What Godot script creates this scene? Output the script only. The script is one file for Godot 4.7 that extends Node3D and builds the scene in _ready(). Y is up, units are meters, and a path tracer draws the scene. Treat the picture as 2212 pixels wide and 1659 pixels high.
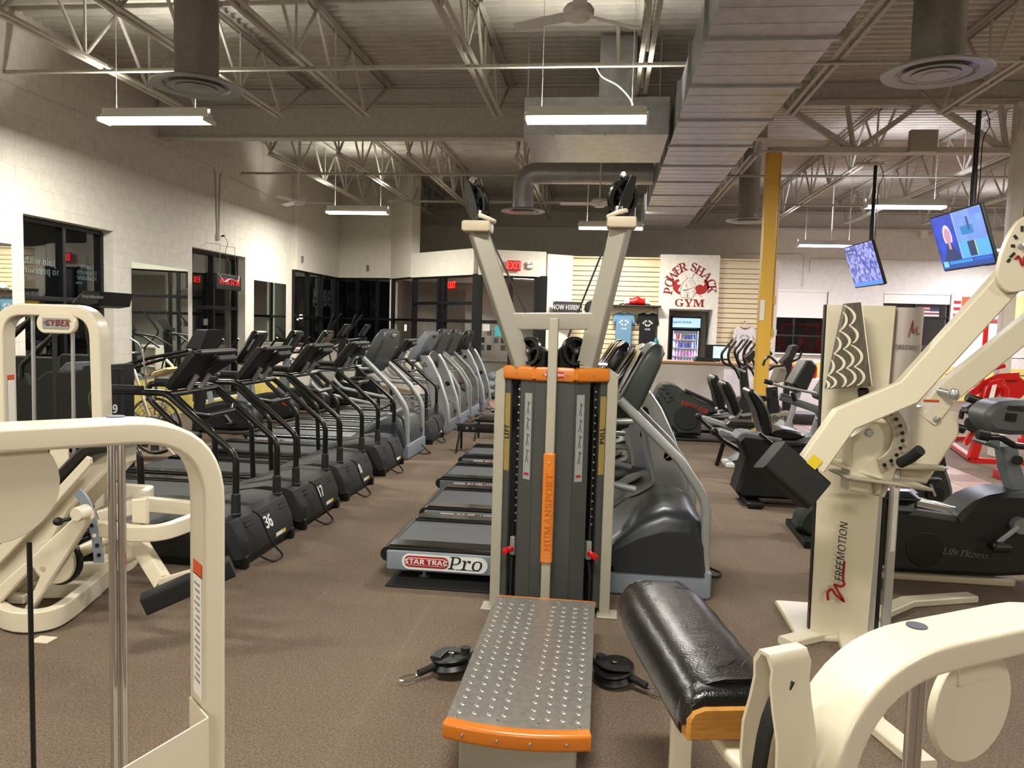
extends Node3D
# A gym at night: strip lights under a steel deck roof, cardio rows, cable machines in front.
const F := 1661.0
const EYE := Vector3(0, 1.55, 0)
var cam_basis: Basis
var taken := {}
var M := {}
var rng := RandomNumberGenerator.new()

# ---------- photograph pixel -> direction -> point on a known plane ----------
func ray(x: float, y: float) -> Vector3:
	return cam_basis * Vector3((x - 1106.0) / F, -(y - 829.5) / F, -1.0)
func on_y(x: float, y: float, h: float) -> Vector3:
	var d := ray(x, y)
	return EYE + d * ((h - EYE.y) / d.y)
func on_z(x: float, y: float, z: float) -> Vector3:
	var d := ray(x, y)
	return EYE + d * (z / d.z)
func on_x(x: float, y: float, wx: float) -> Vector3:
	var d := ray(x, y)
	return EYE + d * (wx / d.x)
func on_plane(x: float, y: float, n: Vector3, k: float) -> Vector3:
	var d := ray(x, y)
	return EYE + d * ((k - n.dot(EYE)) / n.dot(d))

# ---------- mesh builder ----------
class MB:
	var v := PackedVector3Array()
	var n := PackedVector3Array()
	var uv := PackedVector2Array()
	var has_uv := false
	var xf := Transform3D()
	func tn(a: Vector3, b: Vector3, c: Vector3, na: Vector3, nb: Vector3, nc: Vector3) -> void:
		a = xf * a; b = xf * b; c = xf * c
		na = (xf.basis * na).normalized(); nb = (xf.basis * nb).normalized(); nc = (xf.basis * nc).normalized()
		if (b - a).cross(c - a).dot(na + nb + nc) > 0.0:
			v.append(a); v.append(c); v.append(b); n.append(na); n.append(nc); n.append(nb)
		else:
			v.append(a); v.append(b); v.append(c); n.append(na); n.append(nb); n.append(nc)
	func quad(a: Vector3, b: Vector3, c: Vector3, d: Vector3) -> void:
		var k := (b - a).cross(c - a) + (c - a).cross(d - a)
		k = k.normalized()
		tn(a, b, c, k, k, k); tn(a, c, d, k, k, k)
	func tri(a: Vector3, b: Vector3, c: Vector3) -> void:
		var k := (b - a).cross(c - a).normalized()
		tn(a, b, c, k, k, k)
	# picture quad, corners top-left, top-right, bottom-right, bottom-left
	func pic(a: Vector3, b: Vector3, c: Vector3, d: Vector3) -> void:
		has_uv = true
		var k := -(b - a).cross(c - a).normalized()
		for t in [[a, Vector2(0, 0)], [b, Vector2(1, 0)], [c, Vector2(1, 1)], [a, Vector2(0, 0)], [c, Vector2(1, 1)], [d, Vector2(0, 1)]]:
			v.append(xf * (t[0] as Vector3)); n.append((xf.basis * k).normalized()); uv.append(t[1])
	func cap(ring: PackedVector3Array, dir: Vector3) -> void:
		var c := Vector3.ZERO
		for p in ring: c += p
		c /= ring.size()
		var k := Vector3.ZERO
		for i in ring.size(): k += (ring[i] - c).cross(ring[(i + 1) % ring.size()] - c)
		if k.length() < 1e-12: return
		k = k.normalized()
		var o := k if k.dot(dir) >= 0 else -k
		if ring.size() == 4:
			tn(ring[0], ring[1], ring[2], o, o, o); tn(ring[0], ring[2], ring[3], o, o, o); return
		var e := (ring[1] - ring[0]).normalized()
		var g := k.cross(e)
		var poly := PackedVector2Array()
		for p in ring: poly.append(Vector2((p - c).dot(e), (p - c).dot(g)) * 100.0)
		var idx := Geometry2D.triangulate_polygon(poly)
		if idx.size() == 0:
			for i in ring.size(): tn(c, ring[i], ring[(i + 1) % ring.size()], o, o, o)
			return
		for i in range(0, idx.size(), 3): tn(ring[idx[i]], ring[idx[i + 1]], ring[idx[i + 2]], o, o, o)
	# rings of equal length; crease in degrees
	func loft(rings: Array, crease := 40.0, caps := true, loop := false, open_ring := false) -> void:
		var m: int = rings.size()
		var q: int = rings[0].size()
		var mm := m if loop else m - 1
		var qq := q - 1 if open_ring else q
		var cc := Vector3.ZERO
		var fn := PackedVector3Array()
		fn.resize(mm * qq)
		var vol := 0.0
		for r in rings: cc += r[0]
		cc /= m
		for i in mm:
			var A: PackedVector3Array = rings[i]
			var B: PackedVector3Array = rings[(i + 1) % m]
			for j in qq:
				var a := A[j]; var b := A[(j + 1) % q]; var c := B[(j + 1) % q]; var d := B[j]
				var k := (b - a).cross(c - a) + (c - a).cross(d - a)
				vol += k.dot((a + b + c + d) * 0.25 - cc)
				fn[i * qq + j] = k
		var sg := 1.0 if (vol >= 0.0 or open_ring) else -1.0
		var cosc := cos(deg_to_rad(crease))
		var fa := fn.duplicate()
		for i in fn.size():
			fa[i] = fn[i] * sg
			fn[i] = fn[i].normalized() * sg
		for i in mm:
			var A: PackedVector3Array = rings[i]
			var B: PackedVector3Array = rings[(i + 1) % m]
			for j in qq:
				var f := fn[i * qq + j]
				if f == Vector3.ZERO: continue
				var ns := [f, f, f, f]
				if crease > 1.0:
					for w in 4:
						var di := -1 if w < 2 else 1
						var dj := -1 if (w == 0 or w == 3) else 1
						var s := fa[i * qq + j]
						for pr in [[di, 0], [0, dj], [di, dj]]:
							var ii: int = i + pr[0]
							var jj: int = j + pr[1]
							if loop: ii = (ii + mm) % mm
							if not open_ring: jj = (jj + qq) % qq
							if ii < 0 or ii >= mm or jj < 0 or jj >= qq: continue
							var g := fn[ii * qq + jj]
							if g.dot(f) > cosc: s += fa[ii * qq + jj]
						ns[w] = s.normalized()
				var a := A[j]; var b := A[(j + 1) % q]; var c := B[(j + 1) % q]; var d := B[j]
				tn(a, b, c, ns[0], ns[1], ns[2]); tn(a, c, d, ns[0], ns[2], ns[3])
		if caps and not loop and not open_ring:
			cap(rings[0], Vector3(rings[0][0]) * 0.0 + _mid(rings[0]) - _mid(rings[1]))
			cap(rings[m - 1], _mid(rings[m - 1]) - _mid(rings[m - 2]))
	func _mid(r: PackedVector3Array) -> Vector3:
		var c := Vector3.ZERO
		for p in r: c += p
		return c / r.size()
	func box(c: Vector3, s: Vector3, bevel := 0.0, b := Basis()) -> void:
		var h := s * 0.5
		if bevel <= 0.0:
			var p := []
			for i in 8: p.append(c + b * Vector3(h.x * (1 if i & 1 else -1), h.y * (1 if i & 2 else -1), h.z * (1 if i & 4 else -1)))
			for f in [[0, 2, 3, 1], [4, 5, 7, 6], [0, 1, 5, 4], [2, 6, 7, 3], [0, 4, 6, 2], [1, 3, 7, 5]]:
				var k: Vector3 = ((p[f[0]] + p[f[1]] + p[f[2]] + p[f[3]]) * 0.25 - c).normalized()
				tn(p[f[0]], p[f[1]], p[f[2]], k, k, k); tn(p[f[0]], p[f[2]], p[f[3]], k, k, k)
			return
		bevel = minf(bevel, minf(h.x, minf(h.y, h.z)) * 0.9)
		var rings := []
		for st in [[-h.y, bevel], [-h.y + bevel, 0.0], [h.y - bevel, 0.0], [h.y, bevel]]:
			var r := PackedVector3Array()
			var x: float = h.x - st[1]
			var z: float = h.z - st[1]
			var g := bevel
			for q in [[x - g, -z], [x, -z + g], [x, z - g], [x - g, z], [-x + g, z], [-x, z - g], [-x, -z + g], [-x + g, -z]]: r.append(c + b * Vector3(q[0], st[0], q[1]))
			rings.append(r)
		loft(rings, 50.0)
	func _frames(pts: Array, up: Vector3, loop := false) -> Array:
		var out := []
		var m := pts.size()
		for i in m:
			var a: Vector3 = pts[(i - 1 + m) % m] if (i > 0 or loop) else pts[i]
			var c: Vector3 = pts[(i + 1) % m] if (i < m - 1 or loop) else pts[i]
			var p: Vector3 = pts[i]
			var d1 := (p - a).normalized()
			var d2 := (c - p).normalized()
			var t := (d1 + d2).normalized()
			if t == Vector3.ZERO: t = d2
			var k := 1.0
			if d1 != Vector3.ZERO and d2 != Vector3.ZERO: k = 1.0 / maxf(0.35, t.dot(d2))
			var x := t.cross(up)
			if x.length() < 0.02: x = t.cross(Vector3(0.3, 0.2, 0.9))
			x = x.normalized()
			out.append([p, x, x.cross(t).normalized(), k, d1, d2])
		return out
	# sweep a closed 2D profile (x sideways, y along up) along points
	func sweep(prof: PackedVector2Array, pts: Array, up := Vector3.UP, crease := 50.0, loop := false, caps := true, scales := []) -> void:
		var rings := []
		var fr := _frames(pts, up, loop)
		for i in fr.size():
			var f: Array = fr[i]
			var r := PackedVector3Array()
			var s: float = scales[i] if scales.size() > i else 1.0
			var bend: Vector3 = (f[5] - f[4]) if (f[4] != Vector3.ZERO and f[5] != Vector3.ZERO) else Vector3.ZERO
			var bd := bend.normalized()
			for q in prof:
				var o: Vector3 = f[1] * q.x * s + f[2] * q.y * s
				if f[3] > 1.001: o += bd * o.dot(bd) * (f[3] - 1.0)
				r.append(f[0] + o)
			rings.append(r)
		loft(rings, crease, caps, loop)
	func tube(pts: Array, r: float, sides := 10, loop := false, scales := []) -> void:
		var p := PackedVector2Array()
		for i in sides: p.append(Vector2(cos(TAU * i / sides), sin(TAU * i / sides)) * r)
		var dir: Vector3 = (pts[pts.size() - 1] - pts[0]).normalized()
		var up := Vector3.UP if absf(dir.y) < 0.85 else Vector3(0, 0, 1)
		# transport the frame so that the ring never flips
		var rings := []
		var fr := _frames(pts, up, loop)
		var px := Vector3.ZERO
		for i in fr.size():
			var f: Array = fr[i]
			var t: Vector3 = (f[1] as Vector3).cross(f[2])
			var x: Vector3 = f[1]
			if px != Vector3.ZERO:
				x = px - t * px.dot(t)
				x = x.normalized() if x.length() > 0.01 else f[1]
			px = x
			var y := t.cross(x).normalized()
			var s: float = scales[i] if scales.size() > i else 1.0
			var bd: Vector3 = ((f[5] - f[4]) as Vector3).normalized() if (f[4] != Vector3.ZERO and f[5] != Vector3.ZERO) else Vector3.ZERO
			var ring := PackedVector3Array()
			for q in p:
				var o := x * q.x * s + y * q.y * s
				if f[3] > 1.001: o += bd * o.dot(bd) * (f[3] - 1.0)
				ring.append(f[0] + o)
			rings.append(ring)
		loft(rings, 60.0, true, loop)
	# profile of (radius, height) turned round an axis
	func lathe(prof: Array, at: Vector3, b := Basis(), sides := 20, crease := 40.0) -> void:
		var rings := []
		for p in prof:
			var r := PackedVector3Array()
			for i in sides:
				var a := TAU * i / sides
				r.append(at + b * Vector3(cos(a) * maxf(p[0], 0.0002), p[1], sin(a) * maxf(p[0], 0.0002)))
			rings.append(r)
		loft(rings, crease)
	# 2D outline (x right, y up in basis b) pushed along +-z of b by half depth, chamfered edges
	func prism(poly: PackedVector2Array, at: Vector3, depth: float, b := Basis(), ch := 0.0, crease := 30.0) -> void:
		var area := 0.0
		var m := poly.size()
		for i in m: area += poly[i].cross(poly[(i + 1) % m])
		if area < 0: poly.reverse()
		var ins := PackedVector2Array()
		for i in m:
			var p := poly[i]
			var e1 := (p - poly[(i - 1 + m) % m]).normalized()
			var e2 := (poly[(i + 1) % m] - p).normalized()
			var nn := (Vector2(-e1.y, e1.x) + Vector2(-e2.y, e2.x))
			nn = nn.normalized() / maxf(0.4, nn.length() * 0.5)
			ins.append(p + nn * ch)
		var rings := []
		var h := depth * 0.5
		var lev := [[-h, 1], [-h + ch, 0], [h - ch, 0], [h, 1]] if ch > 0.0 else [[-h, 0], [h, 0]]
		for l in lev:
			var r := PackedVector3Array()
			for p in (ins if l[1] == 1 else poly): r.append(at + b * Vector3(p.x, p.y, l[0]))
			rings.append(r)
		loft(rings, crease if ch <= 0.0 else maxf(crease, 30.0))
	func mesh() -> ArrayMesh:
		var a := []
		a.resize(Mesh.ARRAY_MAX)
		a[Mesh.ARRAY_VERTEX] = v
		a[Mesh.ARRAY_NORMAL] = n
		if has_uv: a[Mesh.ARRAY_TEX_UV] = uv
		var m := ArrayMesh.new()
		m.add_surface_from_arrays(Mesh.PRIMITIVE_TRIANGLES, a)
		return m

func mb(at := Vector3.ZERO) -> MB:
	var m := MB.new()
	m.xf = Transform3D(Basis(), -at)
	return m
func V(x: float, y: float, z: float) -> Vector3: return Vector3(x, y, z)
func P2(a: Array) -> PackedVector2Array:
	var p := PackedVector2Array()
	for i in range(0, a.size(), 2): p.append(Vector2(a[i], a[i + 1]))
	return p
# rounded rectangle profile
func rrect(w: float, h: float, r: float, seg := 3) -> PackedVector2Array:
	var p := PackedVector2Array()
	r = minf(r, minf(w, h) * 0.499)
	for c in [[w / 2 - r, h / 2 - r, 0.0], [-w / 2 + r, h / 2 - r, 90.0], [-w / 2 + r, -h / 2 + r, 180.0], [w / 2 - r, -h / 2 + r, 270.0]]:
		for i in seg + 1:
			var a := deg_to_rad(c[2] + 90.0 * i / seg)
			p.append(Vector2(c[0] + cos(a) * r, c[1] + sin(a) * r))
	return p
# path with its corners rounded
func fillet(pts: Array, r: float, seg := 5) -> Array:
	var out := [pts[0]]
	for i in range(1, pts.size() - 1):
		var p: Vector3 = pts[i]
		var a: Vector3 = pts[i - 1] - p
		var b: Vector3 = pts[i + 1] - p
		var ang := a.angle_to(b)
		if ang > 3.1: out.append(p); continue
		var d := minf(r / tan(ang * 0.5), minf(a.length(), b.length()) * 0.49)
		var s := p + a.normalized() * d
		var e := p + b.normalized() * d
		for k in seg + 1:
			var t := float(k) / seg
			out.append(s * (1 - t) * (1 - t) + p * 2 * t * (1 - t) + e * t * t)
	out.append(pts[pts.size() - 1])
	return out
# smooth curve through points
func curve(pts: Array, seg := 5, loop := false) -> Array:
	var out := []
	var m := pts.size()
	for i in (m if loop else m - 1):
		var p0 = pts[(i - 1 + m) % m] if (i > 0 or loop) else pts[i]
		var p1 = pts[i]
		var p2 = pts[(i + 1) % m]
		var p3 = pts[(i + 2) % m] if (i < m - 2 or loop) else p2
		for k in seg:
			var t := float(k) / seg
			out.append(0.5 * ((2.0 * p1) + (p2 - p0) * t + (2.0 * p0 - 5.0 * p1 + 4.0 * p2 - p3) * t * t + (3.0 * p1 - p0 - 3.0 * p2 + p3) * t * t * t))
	if not loop: out.append(pts[m - 1])
	return out
func curve2(a: Array, seg := 4) -> PackedVector2Array:
	var pts := []
	for i in range(0, a.size(), 2): pts.append(Vector2(a[i], a[i + 1]))
	var p := PackedVector2Array()
	for q in curve(pts, seg, true): p.append(q)
	return p
func ellipse(w: float, h: float, seg := 20) -> PackedVector2Array:
	var p := PackedVector2Array()
	for i in seg: p.append(Vector2(cos(TAU * i / seg) * w, sin(TAU * i / seg) * h))
	return p

# ---------- scene tree ----------
func numbered(called: String) -> String:
	if not taken.has(called):
		taken[called] = 0
		return called
	taken[called] += 1
	return "%s_%03d" % [called, taken[called]]
func thing(called: String, label: String, category: String, at := Vector3.ZERO, turn := 0.0, group := "") -> Node3D:
	var o := Node3D.new()
	o.name = numbered(called)
	add_child(o)
	o.position = at
	o.rotation.y = turn
	o.set_meta("label", label)
	o.set_meta("category", category)
	if group: o.set_meta("group", group)
	return o
func part(parent: Node3D, called: String, m, material: Material, label := "") -> MeshInstance3D:
	var o := MeshInstance3D.new()
	o.name = called
	o.mesh = m.mesh() if m is MB else m
	o.material_override = material
	parent.add_child(o, true)
	if label: o.set_meta("label", label)
	return o
func shared(parent: Node3D, called: String, m: Mesh, material: Material, t: Transform3D) -> MeshInstance3D:
	var o := part(parent, called, m, material)
	o.transform = t
	return o
func solo(called: String, m, material: Material, label: String, category: String, at := Vector3.ZERO, group := "") -> MeshInstance3D:
	var o := MeshInstance3D.new()
	o.name = numbered(called)
	o.mesh = m.mesh() if m is MB else m
	o.material_override = material
	o.position = at
	add_child(o)
	o.set_meta("label", label)
	o.set_meta("category", category)
	if group: o.set_meta("group", group)
	return o
func struct_node(called: String, label: String, at := Vector3.ZERO) -> Node3D:
	var o := Node3D.new()
	o.name = called
	add_child(o)
	o.position = at
	o.set_meta("kind", "structure")
	o.set_meta("label", label)
	o.set_meta("category", called.get_slice("_", 0))
	return o
func copy(o: Node3D, at: Vector3, turn := 0.0, label := "") -> Node3D:
	var c: Node3D = o.duplicate()
	c.name = numbered(String(o.name).rstrip("0123456789").trim_suffix("_"))
	add_child(c)
	c.position = at
	c.rotation.y = turn
	if label: c.set_meta("label", label)
	return c
# flat lettering; up and out give how it stands
func letters(parent: Node3D, text: String, at: Vector3, size: float, material: Material, b: Basis, bold := true, face := "Droid Sans", called := "lettering", width := 1.0, depth := 0.004, italic := false) -> MeshInstance3D:
	var f := SystemFont.new()
	f.font_names = PackedStringArray([face])
	f.font_weight = 700 if bold else 400
	f.font_italic = italic
	var t := TextMesh.new()
	t.text = text
	t.font = f
	t.font_size = 32
	t.pixel_size = size / 32.0 * 1.37
	t.depth = depth
	t.curve_step = 2.0
	var o := part(parent, called, t, material)
	var sh := Basis(Vector3(width, 0, 0), Vector3(0.2 if italic else 0.0, 1, 0), Vector3(0, 0, 1))
	o.transform = Transform3D(b * sh, at)
	return o
# basis with x along a, y as near up as possible, z out of the face
func face_basis(xdir: Vector3, updir := Vector3.UP) -> Basis:
	var x := xdir.normalized()
	var z := x.cross(updir).normalized()
	return Basis(x, z.cross(x), z)

# ---------- materials ----------
func mat(called: String, c: Color, rough := 0.6, metal := 0.0, opt := {}) -> StandardMaterial3D:
	if M.has(called): return M[called]
	var m := StandardMaterial3D.new()
	m.albedo_color = c
	m.roughness = rough
	m.metallic = metal
	if opt.has("coat"):
		m.clearcoat_enabled = true
		m.clearcoat = opt.coat
		m.clearcoat_roughness = opt.get("coat_rough", 0.1)
	if opt.has("grain"):  # [size, contrast] mottling of the colour itself
		m.albedo_texture = noise_tex(opt.grain[0], opt.grain[1], opt.grain[2] if opt.grain.size() > 2 else 0.0)
		m.uv1_triplanar = true
		m.uv1_world_triplanar = opt.get("world", true)
		var s: float = opt.get("scale", 1.0)
		m.uv1_scale = Vector3(s, s, s) * (opt.get("stretch", Vector3.ONE) as Vector3)
	if opt.has("bump"):
		m.normal_enabled = true
		m.normal_texture = bump_tex(opt.bump[0], opt.bump[1])
		m.normal_scale = opt.get("bump_scale", 1.0)
		m.uv1_triplanar = true
		m.uv1_world_triplanar = opt.get("world", true)
		var s2: float = opt.get("scale", 1.0)
		m.uv1_scale = Vector3(s2, s2, s2) * (opt.get("stretch", Vector3.ONE) as Vector3)
	if opt.has("glow"):
		m.emission_enabled = true
		m.emission = opt.get("glow_color", c)
		m.emission_energy_multiplier = opt.glow
	if opt.has("rim"):
		m.rim_enabled = true
		m.rim = opt.rim
		m.rim_tint = 0.5
	M[called] = m
	return m
var tex_cache := {}
func noise_tex(freq: float, lo: float, coarse := 0.0) -> Texture2D:
	var key := "n%f_%f_%f" % [freq, lo, coarse]
	if tex_cache.has(key): return tex_cache[key]
	var t := NoiseTexture2D.new()
	t.width = 512
	t.height = 512
	t.seamless = true
	var n := FastNoiseLite.new()
	n.seed = 7
	n.noise_type = FastNoiseLite.TYPE_SIMPLEX_SMOOTH
	n.frequency = freq
	n.fractal_octaves = 4
	n.fractal_gain = 0.65 if coarse == 0.0 else coarse
	t.noise = n
	var g := Gradient.new()
	g.set_color(0, Color(lo, lo, lo))
	g.set_color(1, Color(1, 1, 1))
	t.color_ramp = g
	tex_cache[key] = t
	return t
func bump_tex(freq: float, strength: float) -> Texture2D:
	var key := "b%f_%f" % [freq, strength]
	if tex_cache.has(key): return tex_cache[key]
	var t := NoiseTexture2D.new()
	t.width = 512
	t.height = 512
	t.seamless = true
	t.as_normal_map = true
	t.bump_strength = strength
	var n := FastNoiseLite.new()
	n.seed = 3
	n.noise_type = FastNoiseLite.TYPE_SIMPLEX
	n.frequency = freq
	n.fractal_octaves = 3
	t.noise = n
	tex_cache[key] = t
	return t
func glass(called: String, tint: Color, alpha: float) -> StandardMaterial3D:
	if M.has(called): return M[called]
	var m := StandardMaterial3D.new()
	tint.a = alpha
	m.albedo_color = tint
	m.transparency = BaseMaterial3D.TRANSPARENCY_ALPHA
	m.roughness = 0.02
	m.metallic = 0.0
	M[called] = m
	return m

func make_materials() -> void:
	mat("wall", Color(0.86, 0.84, 0.79), 0.75, 0, {"grain": [0.02, 0.93], "scale": 0.6})
	mat("wall_yellow", Color(0.87, 0.79, 0.42), 0.6, 0, {"grain": [0.02, 0.93], "scale": 0.6})
	mat("trim_white", Color(0.86, 0.84, 0.79), 0.5)
	mat("steel_paint", Color(0.79, 0.775, 0.725), 0.55, 0, {"grain": [0.03, 0.86], "scale": 0.8})
	mat("deck", Color(0.80, 0.785, 0.735), 0.6, 0, {"grain": [0.015, 0.85], "scale": 0.4})
	mat("galv", Color(0.74, 0.75, 0.77), 0.38, 0.6, {"grain": [0.02, 0.86], "scale": 0.5})
	mat("carpet", Color(0.62, 0.53, 0.445), 0.95, 0, {"grain": [0.09, 0.5, 0.85], "scale": 1.6, "bump": [0.2, 6.0], "bump_scale": 1.0})
	mat("tile_a", Color(0.62, 0.48, 0.42), 0.45, 0, {"grain": [0.03, 0.8], "scale": 1.0})
	mat("tile_b", Color(0.68, 0.56, 0.50), 0.45, 0, {"grain": [0.03, 0.8], "scale": 1.0})
	mat("tile_c", Color(0.57, 0.44, 0.40), 0.45, 0, {"grain": [0.03, 0.8], "scale": 1.0})
	mat("grout", Color(0.62, 0.57, 0.52), 0.9)
	mat("slat", Color(0.83, 0.77, 0.63), 0.5)
	mat("groove", Color(0.83, 0.77, 0.63), 0.6)
	mat("frame_dark", Color(0.055, 0.06, 0.07), 0.4, 0.3)
	mat("night_ground", Color(0.06, 0.06, 0.06), 0.9)
	glass("pane", Color(0.05, 0.07, 0.07), 0.06)
	mat("mirror", Color(0.86, 0.89, 0.87), 0.02, 1.0)
	mat("yellow_paint", Color(0.84, 0.66, 0.24), 0.5)
	mat("cream", Color(0.84, 0.80, 0.715), 0.32, 0, {"coat": 0.35, "coat_rough": 0.12})
	mat("cream_dark", Color(0.72, 0.67, 0.57), 0.4)
	mat("fm_white", Color(0.82, 0.785, 0.69), 0.38, 0, {"coat": 0.25, "coat_rough": 0.2})
	mat("champagne", Color(0.60, 0.58, 0.53), 0.42, 0.35)
	mat("champ_light", Color(0.64, 0.62, 0.56), 0.45, 0.2)
	mat("shroud_grey", Color(0.235, 0.24, 0.235), 0.5)
	mat("orange", Color(0.78, 0.44, 0.11), 0.32, 0, {"coat": 0.4})
	mat("black", Color(0.03, 0.03, 0.032), 0.45)
	mat("black_gloss", Color(0.03, 0.03, 0.034), 0.2, 0, {"coat": 0.5})
	mat("black_tex", Color(0.035, 0.035, 0.038), 0.6, 0, {"bump": [0.25, 3.0], "scale": 6.0, "world": false, "bump_scale": 0.5})
	mat("black_tube", Color(0.035, 0.036, 0.04), 0.28, 0.1, {"coat": 0.3})
	mat("charcoal", Color(0.11, 0.115, 0.12), 0.4)
	mat("grey_plastic", Color(0.20, 0.215, 0.225), 0.42)
	mat("green_grey", Color(0.17, 0.195, 0.185), 0.42)
	mat("mid_grey", Color(0.42, 0.44, 0.46), 0.45)
	mat("tan_grey", Color(0.46, 0.43, 0.37), 0.5)
	mat("silver", Color(0.70, 0.71, 0.72), 0.32, 0.75)
	mat("silver_paint", Color(0.60, 0.61, 0.61), 0.35, 0.35)
	mat("bluegrey", Color(0.50, 0.54, 0.58), 0.45, 0.15)
	mat("chrome", Color(0.85, 0.85, 0.86), 0.12, 1.0)
	mat("belt", Color(0.10, 0.105, 0.11), 0.62, 0, {"bump": [0.4, 2.0], "scale": 8.0, "bump_scale": 0.4})
	mat("belt_grey", Color(0.24, 0.25, 0.27), 0.5)
	mat("rubber", Color(0.045, 0.047, 0.05), 0.75)
	mat("leather", Color(0.028, 0.029, 0.033), 0.27, 0, {"coat": 0.25, "coat_rough": 0.25, "bump": [0.08, 4.0], "scale": 3.0, "bump_scale": 0.35})
	mat("vinyl", Color(0.03, 0.031, 0.035), 0.33, 0, {"coat": 0.2, "coat_rough": 0.25})
	mat("wood", Color(0.83, 0.58, 0.24), 0.6, 0, {"grain": [0.02, 0.75], "scale": 1.5, "stretch": Vector3(0.6, 6, 0.6)})
	mat("wood_edge", Color(0.70, 0.55, 0.40), 0.5)
	mat("red", Color(0.72, 0.045, 0.04), 0.28, 0, {"coat": 0.5})
	mat("red_ink", Color(0.60, 0.06, 0.07), 0.6)
	mat("maroon_ink", Color(0.46, 0.09, 0.09), 0.6)
	mat("white_ink", Color(0.85, 0.86, 0.86), 0.5)
	mat("black_ink", Color(0.04, 0.04, 0.04), 0.6)
	mat("grey_ink", Color(0.42, 0.42, 0.40), 0.6)
	mat("teal_glass_ink", Color(0.33, 0.42, 0.41), 0.6)
	mat("white_plastic", Color(0.85, 0.85, 0.83), 0.4)
	mat("paper", Color(0.88, 0.87, 0.84), 0.8)
	mat("label_orange", Color(0.80, 0.30, 0.10), 0.5)
	mat("label_yellow", Color(0.85, 0.75, 0.15), 0.5)
	mat("label_gold", Color(0.55, 0.47, 0.24), 0.5)
	mat("label_grey", Color(0.55, 0.56, 0.55), 0.5)
	mat("counter_white", Color(0.84, 0.81, 0.78), 0.5)
	mat("grey_alcove", Color(0.86, 0.84, 0.79), 0.75)

const WX := -6.7       # inner face of the left wall
const DECK := 4.92     # underside of the roof deck
const GZ := -11.0      # line of the cross girder

func _ready() -> void:
	rng.seed = 11
	# camera
	cam_basis = Basis(Vector3.UP, deg_to_rad(6.778)) * Basis(Vector3.RIGHT, deg_to_rad(-4.326)) * Basis(Vector3(0, 0, 1), deg_to_rad(1.622))
	var cam = Camera3D.new()
	cam.name = "camera"
	cam.fov = rad_to_deg(2.0 * atan(829.5 / F))
	cam.near = 0.05
	cam.far = 200.0
	cam.transform = Transform3D(cam_basis, EYE)
	add_child(cam)
	# night outside, exposure
	var env = Environment.new()
	env.background_mode = Environment.BG_COLOR
	env.background_color = Color(0.012, 0.014, 0.018)
	env.tonemap_mode = Environment.TONE_MAPPER_LINEAR
	env.tonemap_exposure = 1.0
	env.sdfgi_enabled = true
	env.ssao_enabled = true
	env.ssil_enabled = true
	var we = WorldEnvironment.new()
	we.name = "environment"
	we.environment = env
	add_child(we)
	make_materials()
	build_shell()
	build_roof()
	build_ducts()
	build_lights()
	build_storefront()
	build_back()
	build_all()

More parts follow.
